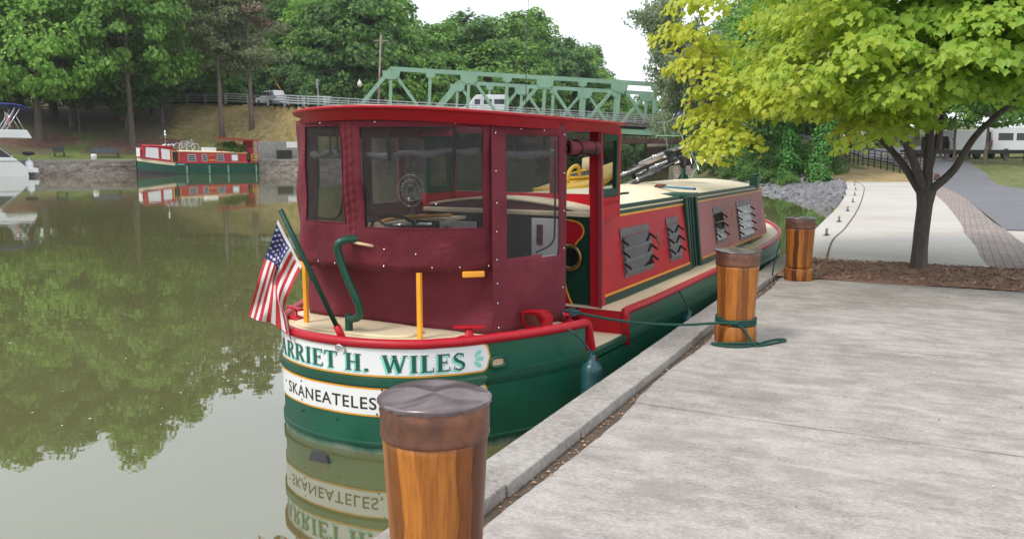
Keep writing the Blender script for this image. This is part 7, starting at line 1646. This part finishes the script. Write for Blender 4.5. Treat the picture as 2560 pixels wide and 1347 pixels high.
for a, b in ((4.95, 5.85), (6.45, 7.05), (8.05, 8.88), (9.65, 10.45)):
    mb = MB(); mb.prism([(a, -.995, 1.36), (b, -.995, 1.36), (b, -.905, 2.15), (a, -.905, 2.15)], (0, -.02, 0)); w_ = mb.build('louvre_window', M['steel'], mc)
    for k in range(3 if b < 9.5 else 1):
        z0, z1 = (1.46 + .22 * k, 1.60 + .22 * k) if b < 9.5 else (1.45, 2.05); mb = MB(); mb.prism([(a + .1, -1.022 + .12 * (z0 - 1.36), z0), (b - .1, -1.022 + .12 * (z0 - 1.36), z0), (b - .1, -1.022 + .12 * (z1 - 1.36), z1), (a + .1, -1.022 + .12 * (z1 - 1.36), z1)], (0, -.006, 0)); mb.build('pane', M['flagwhite'] if b > 9.5 else M['carglass'], w_)
mb = MB()
for k in range(9): w = R(160 - 17.5 * k); mb.box(7.55 + .38 * cos(w) - .035, 7.55 + .38 * cos(w) + .035, -.97, -.955, 1.82 + .24 * sin(w), 1.90 + .24 * sin(w))
for k in range(6): mb.box(7.18 + .13 * k, 7.27 + .13 * k, -1.0, -.975, 1.42, 1.58)
mb.build('gold_emblem', M['gold'], mc)
mb = MB(); mb.prism([(8.35, -1.13, 3.92), (12.85, -1.13, 3.68), (12.85, 1.0, 3.68), (8.35, 1.0, 3.92)], (0, 0, .05)); aw = mb.build('awning', M['awning'], nb)
for k in range(22): x = 8.45 + .2 * k; z = 3.92 - .24 * (x - 8.35) / 4.5; mb = MB(); mb.prism([(x - .09, -1.14, z + .02), (x + .09, -1.14, z + .02), (x + .06, -1.14, z - .14), (x, -1.14, z - .18), (x - .06, -1.14, z - .14)], (0, .01, 0)); mb.build('scallop', M['awning'], aw)
for x in (8.6, 10.6, 12.7):
    for sg in (-1, 1): mb = MB(); mb.bar((x, sg * .95, 1.2 if x > 11.5 else 2.3), (x, sg * .95, 3.7), .04, .04); mb.build('awning_pole', M['awning'], nb)
mb = MB(); mb.box(11.75, 12.6, .1, 1.0, 1.2, 3.66); mb.build('stern_locker', M['awning'], nb, bevel=.02); mb = MB(); mb.box(12.0, 12.35, .08, .096, 2.9, 3.2); mb.box(12.0, 12.35, .08, .096, 1.7, 2.3); mb.build('locker_panel', M['maroonpaint'], nb)
mb = MB()
for x, y in ((11.95, -1.05), (12.55, -1.05), (12.62, -.4)):
    mb.tube([(x, y, 1.2), (x, y, 2.15)], .035, 6)
for z in (1.5, 1.85, 2.15): mb.tube([(11.95, -1.05, z), (12.6, -1.05, z), (12.62, -.4, z)], .03, 6)
mb.tube(smooth_pts([(12.5, -.9, 2.15), (12.52, -.9, 2.6), (12.35, -.9, 2.85)], 3), .04, 6); mb.build('stern_rail', M['yellow'], nb)
def on_nb(name, x, y, z, rz=0): p = np.array((-39.35, 87.9)) + x * np.array((.79, .61)) / .998 + y * np.array((-.61, .79)) / .998; return empty(name, (p[0], p[1], z - .5), BA + rz)
for k, (x, y, z, rz_, lab) in enumerate(((5.4, -.15, 2.47, R(4), 'pale bicycle standing on the narrowboat roof, nearer one'), (5.0, .3, 2.49, R(-6), 'second pale bicycle behind the nearer one on the narrowboat roof'))):
    r = on_nb('bicycle', x, y, z, rz_); tag(r, lab, 'bicycle', 'bicycles on the narrowboat roof'); r.scale = (1.28,) * 3; bicycle(r, M['bike2'], M['bike2'])
r = on_nb('storage_box', 7.55, 0, 2.46); tag(r, 'white lidded storage box on the narrowboat roof', 'box'); mb = MB(); mb.box(-.72, .72, -.35, .35, .02, .34); mb.build('tub', M['white'], r, bevel=.04); mb = MB(); mb.box(-.75, .75, -.38, .38, .345, .42); mb.build('lid', M['white'], r, bevel=.03)
r = on_nb('red_cushion', 8.95, .1, 2.42); tag(r, 'flat red cushion beside the white box on the narrowboat roof', 'cushion'); mb = MB(); mb.box(-.5, .5, -.4, .4, 0, .16); mb.build('pad', M['awning'], r, bevel=.05); mb = MB(); mb.tube([(-.5, -.4, .08), (.5, -.4, .08), (.5, .4, .08), (-.5, .4, .08)], .012, 5, closed=True); mb.build('piping', M['maroonpaint'], r)
r = on_nb('folded_gear', 3.25, -.1, 3.0); tag(r, 'heap of folded white and blue gear on the narrowboat fore roof', 'gear'); mb = MB()
for k in range(7): mb.bar((-.6 + .18 * k, -.2, .05 + .04 * (k % 3)), (-.4 + .18 * k, .2, .12 + .09 * (k % 2)), .22, .08)
mb.build('folded_canvas', M['flagwhite'], r, bevel=.03); mb = MB(); mb.bar((-.3, -.25, .2), (.5, -.1, .3), .12, .06); mb.build('blue_strap', M['blue'], r)
r = on_nb('roof_ornament', 3.1, .25, 2.98); tag(r, 'tall wire frame ornament with silver head on the narrowboat roof', 'ornament')
for sg in (-1, 1): mb = MB(); mb.tube(smooth_pts([(sg * .18, 0, 0), (sg * .48, 0, .75), (sg * .28, 0, 1.2), (0, 0, 1.3)], 4), .014, 5); mb.build('wire_loop', M['brass'], r)
mb = MB(); mb.tube([(0, 0, 0), (0, 0, 1.75)], .02, 6); mb.lathe([(0, 1.02), (.16, 1.1), (.12, 1.25), (.08, 1.4), (.13, 1.5), (.06, 1.62), (0, 1.75)], 12); mb.build('silver_head', M['chrome'], r)
FERN = crown('fern_leaves', 99, .62, .42, 26, 60, .3, .13, M['fern'], .42, .7, .2, taper=.1)
pot = MB(); pot.lathe([(.16, 0), (.2, .02), (.22, .28), (.2, .3), (0, .28)], 12); pot_me = pot.mesh('pot', M['brick'])
for x, y, z, s, lab in ((9.0, .5, 2.42, 1.15, 'leafy potted plant at the left end under the red awning'), (9.7, .1, 2.38, 1.1, 'leafy potted plant second from the left under the awning'), (10.4, -.35, 2.36, 1.0, 'bright potted fern third from the left under the awning'), (11.0, -.2, 2.35, .95, 'bright potted fern at the right end of the cabin roof'), (10.0, .6, 2.40, 1.3, 'tall dark potted plant at the back under the awning')):
    r = on_nb('potted_plant', x, y, z); tag(r, lab, 'plant', 'potted plants under the awning'); r.scale = (s,) * 3
    o = bpy.data.objects.new('foliage', FERN); C.objects.link(o); o.parent = r; o = bpy.data.objects.new('pot', pot_me); C.objects.link(o); o.parent = r
r = on_nb('blue_tub', 11.75, -.55, 1.2); tag(r, 'dark blue tub with flowers on the narrowboat stern deck', 'tub'); mb = MB(); mb.lathe([(.2, 0), (.26, .5), (.28, .52), (.24, .5), (0, .46)], 16); mb.build('tub', M['blue'], r)
o = bpy.data.objects.new('flowers', FERN); C.objects.link(o); o.parent = r; o.location = (0, 0, .35); o.scale = (.6,) * 3

# ---------------------------------------------------------------- white motor yacht, left
yt = empty('motor_yacht', (-47.3, 83.3, -.5), math.atan2(-.61, -.79)); tag(yt, 'white motor yacht with blue bimini moored at the left edge', 'boat')
YW = 1.7
def yp(nm, prof, m, w=YW, parent=yt, bv=.05, w1=None):
    mb = MB(); mb.prism([(x, -w, z) for x, z in prof], (0, 2 * w, 0)); return mb.build(nm, m, parent, bevel=bv)
yp('hull', [(.8, -.6), (1.0, .84), (1.95, 1.75), (12, 2.0), (14, 2.1), (13, -.6)], M['white2'])
yp('swim_platform', [(0, .35), (1.3, .35), (1.25, .86), (.05, .80)], M['white2'], 1.55)
yp('saloon', [(2.0, 1.74), (3.45, 3.0), (10, 3.0), (11.5, 1.9)], M['white2'], 1.5)
for sg in (-1, 1):
    mb = MB(); mb.prism([(2.2, sg * 1.505, 1.85), (3.42, sg * 1.505, 2.92), (5.6, sg * 1.505, 2.92), (5.6, sg * 1.505, 1.85)], (0, sg * .02, 0)); w_ = mb.build('saloon_window', M['carglass'], yt)
    mb = MB(); mb.box(3.55, 3.62, min(sg * 1.526, sg * 1.54), max(sg * 1.526, sg * 1.54), 1.86, 2.92); mb.build('mullion', M['darkgrey'], w_)
    mb = MB(); mb.box(1.6, 12, min(sg * 1.69, sg * 1.715), max(sg * 1.69, sg * 1.715), 1.42, 1.5); mb.build('rubbing_strake', M['steel'], yt)
yp('flybridge', [(.35, 3.66), (3.0, 3.70), (3.6, 3.0), (10, 3.0), (9.5, 4.5), (.75, 4.46)], M['white2'], 1.6)
mb = MB(); mb.sheet([[(x, y, 6.32 + .72 * max(0, 1 - ((x - 3.1) / 2.75) ** 4) ** .5 - .18 * (y / 1.5) ** 2) for y in np.linspace(-1.5, 1.5, 7)] for x in np.linspace(.42, 5.7, 18)]); mb.build('bimini_top', M['blue'], yt, solid=.05)
for sg in (-1, 1):
    for a, b, w in (((2.5, 4.4), (1.2, 6.5), .05), ((2.9, 4.4), (1.6, 6.6), .05), ((.95, 4.4), (1.6, 5.85), .025), ((5.2, 4.4), (5.5, 6.5), .03)):
        mb = MB(); mb.tube([(a[0], sg * 1.42, a[1]), (b[0], sg * 1.42, b[1])], w, 6); mb.build('bimini_leg', M['chrome'], yt)
mb = MB(); mb.tube([(2.6, -1.62, 1.75), (1.95, -1.62, 1.78), (1.7, -1.62, 2.1)], .03, 6); mb.build('stern_handrail', M['chrome'], yt)
r = empty('yacht_flag', (-48.6, 81.2, 4.0), BA); tag(r, 'small faded striped flag hanging under the blue bimini of the yacht', 'flag')
mb = MB(); mb.sheet([[(.05 * u * sin(v * 5) + .35 * u + .5 * v * .3, .04 * sin(u * 6 + v * 3), 1.6 - 1.25 * v - .3 * u) for v in np.linspace(0, 1, 8)] for u in np.linspace(-.4, .6, 6)]); o = mb.build('striped_cloth', M['flagpale'] if 'flagpale' in M else M['flagwhite'], r)
mb = MB()
for k in range(4): mb.sheet([[(.05 * u * sin(v * 5) + .35 * u + .15 * v, -.012 + .04 * sin(u * 6 + v * 3), 1.6 - 1.25 * v - .3 * u) for v in np.linspace(.25, 1, 6)] for u in np.linspace(-.38 + .26 * k, -.26 + .26 * k, 3)])
mb.build('red_stripes', M['flagred'], r); mb = MB(); mb.tube([(-.15, 0, 1.7), (-.13, 0, 0)], .02, 5); mb.build('staff', M['chrome'], r)
r = empty('stern_grill', (-47.55, 82.6, .3), 0); tag(r, 'black topped grill on a white pedestal at the yacht stern', 'grill')
mb = MB(); mb.lathe([(.34, 0), (.36, .1), (.36, .55), (.28, .68), (.1, .75), (.08, 1.25)], 14); mb.build('pedestal', M['white2'], r); mb = MB(); mb.lathe([(.2, 1.22), (.52, 1.28), (.54, 1.5), (.46, 1.58), (0, 1.6)], 16); mb.build('grill_lid', M['black'], r)

# ---------------------------------------------------------------- the thin summer haze over the canal
t = NT('summer_haze'); t.n.remove(t.b); v = t.new("ShaderNodeVolumePrincipled"); v.inputs["Color"].default_value = (.93, .96, 1, 1); v.inputs["Density"].default_value = .00022; v.inputs["Anisotropy"].default_value = .2
t.l.new(v.outputs[0], t.out.inputs["Volume"])
mb = MB(); mb.box(-430, 430, -130, 530, -4, 75); tag(mb.build('haze', t.m), kind='stuff')
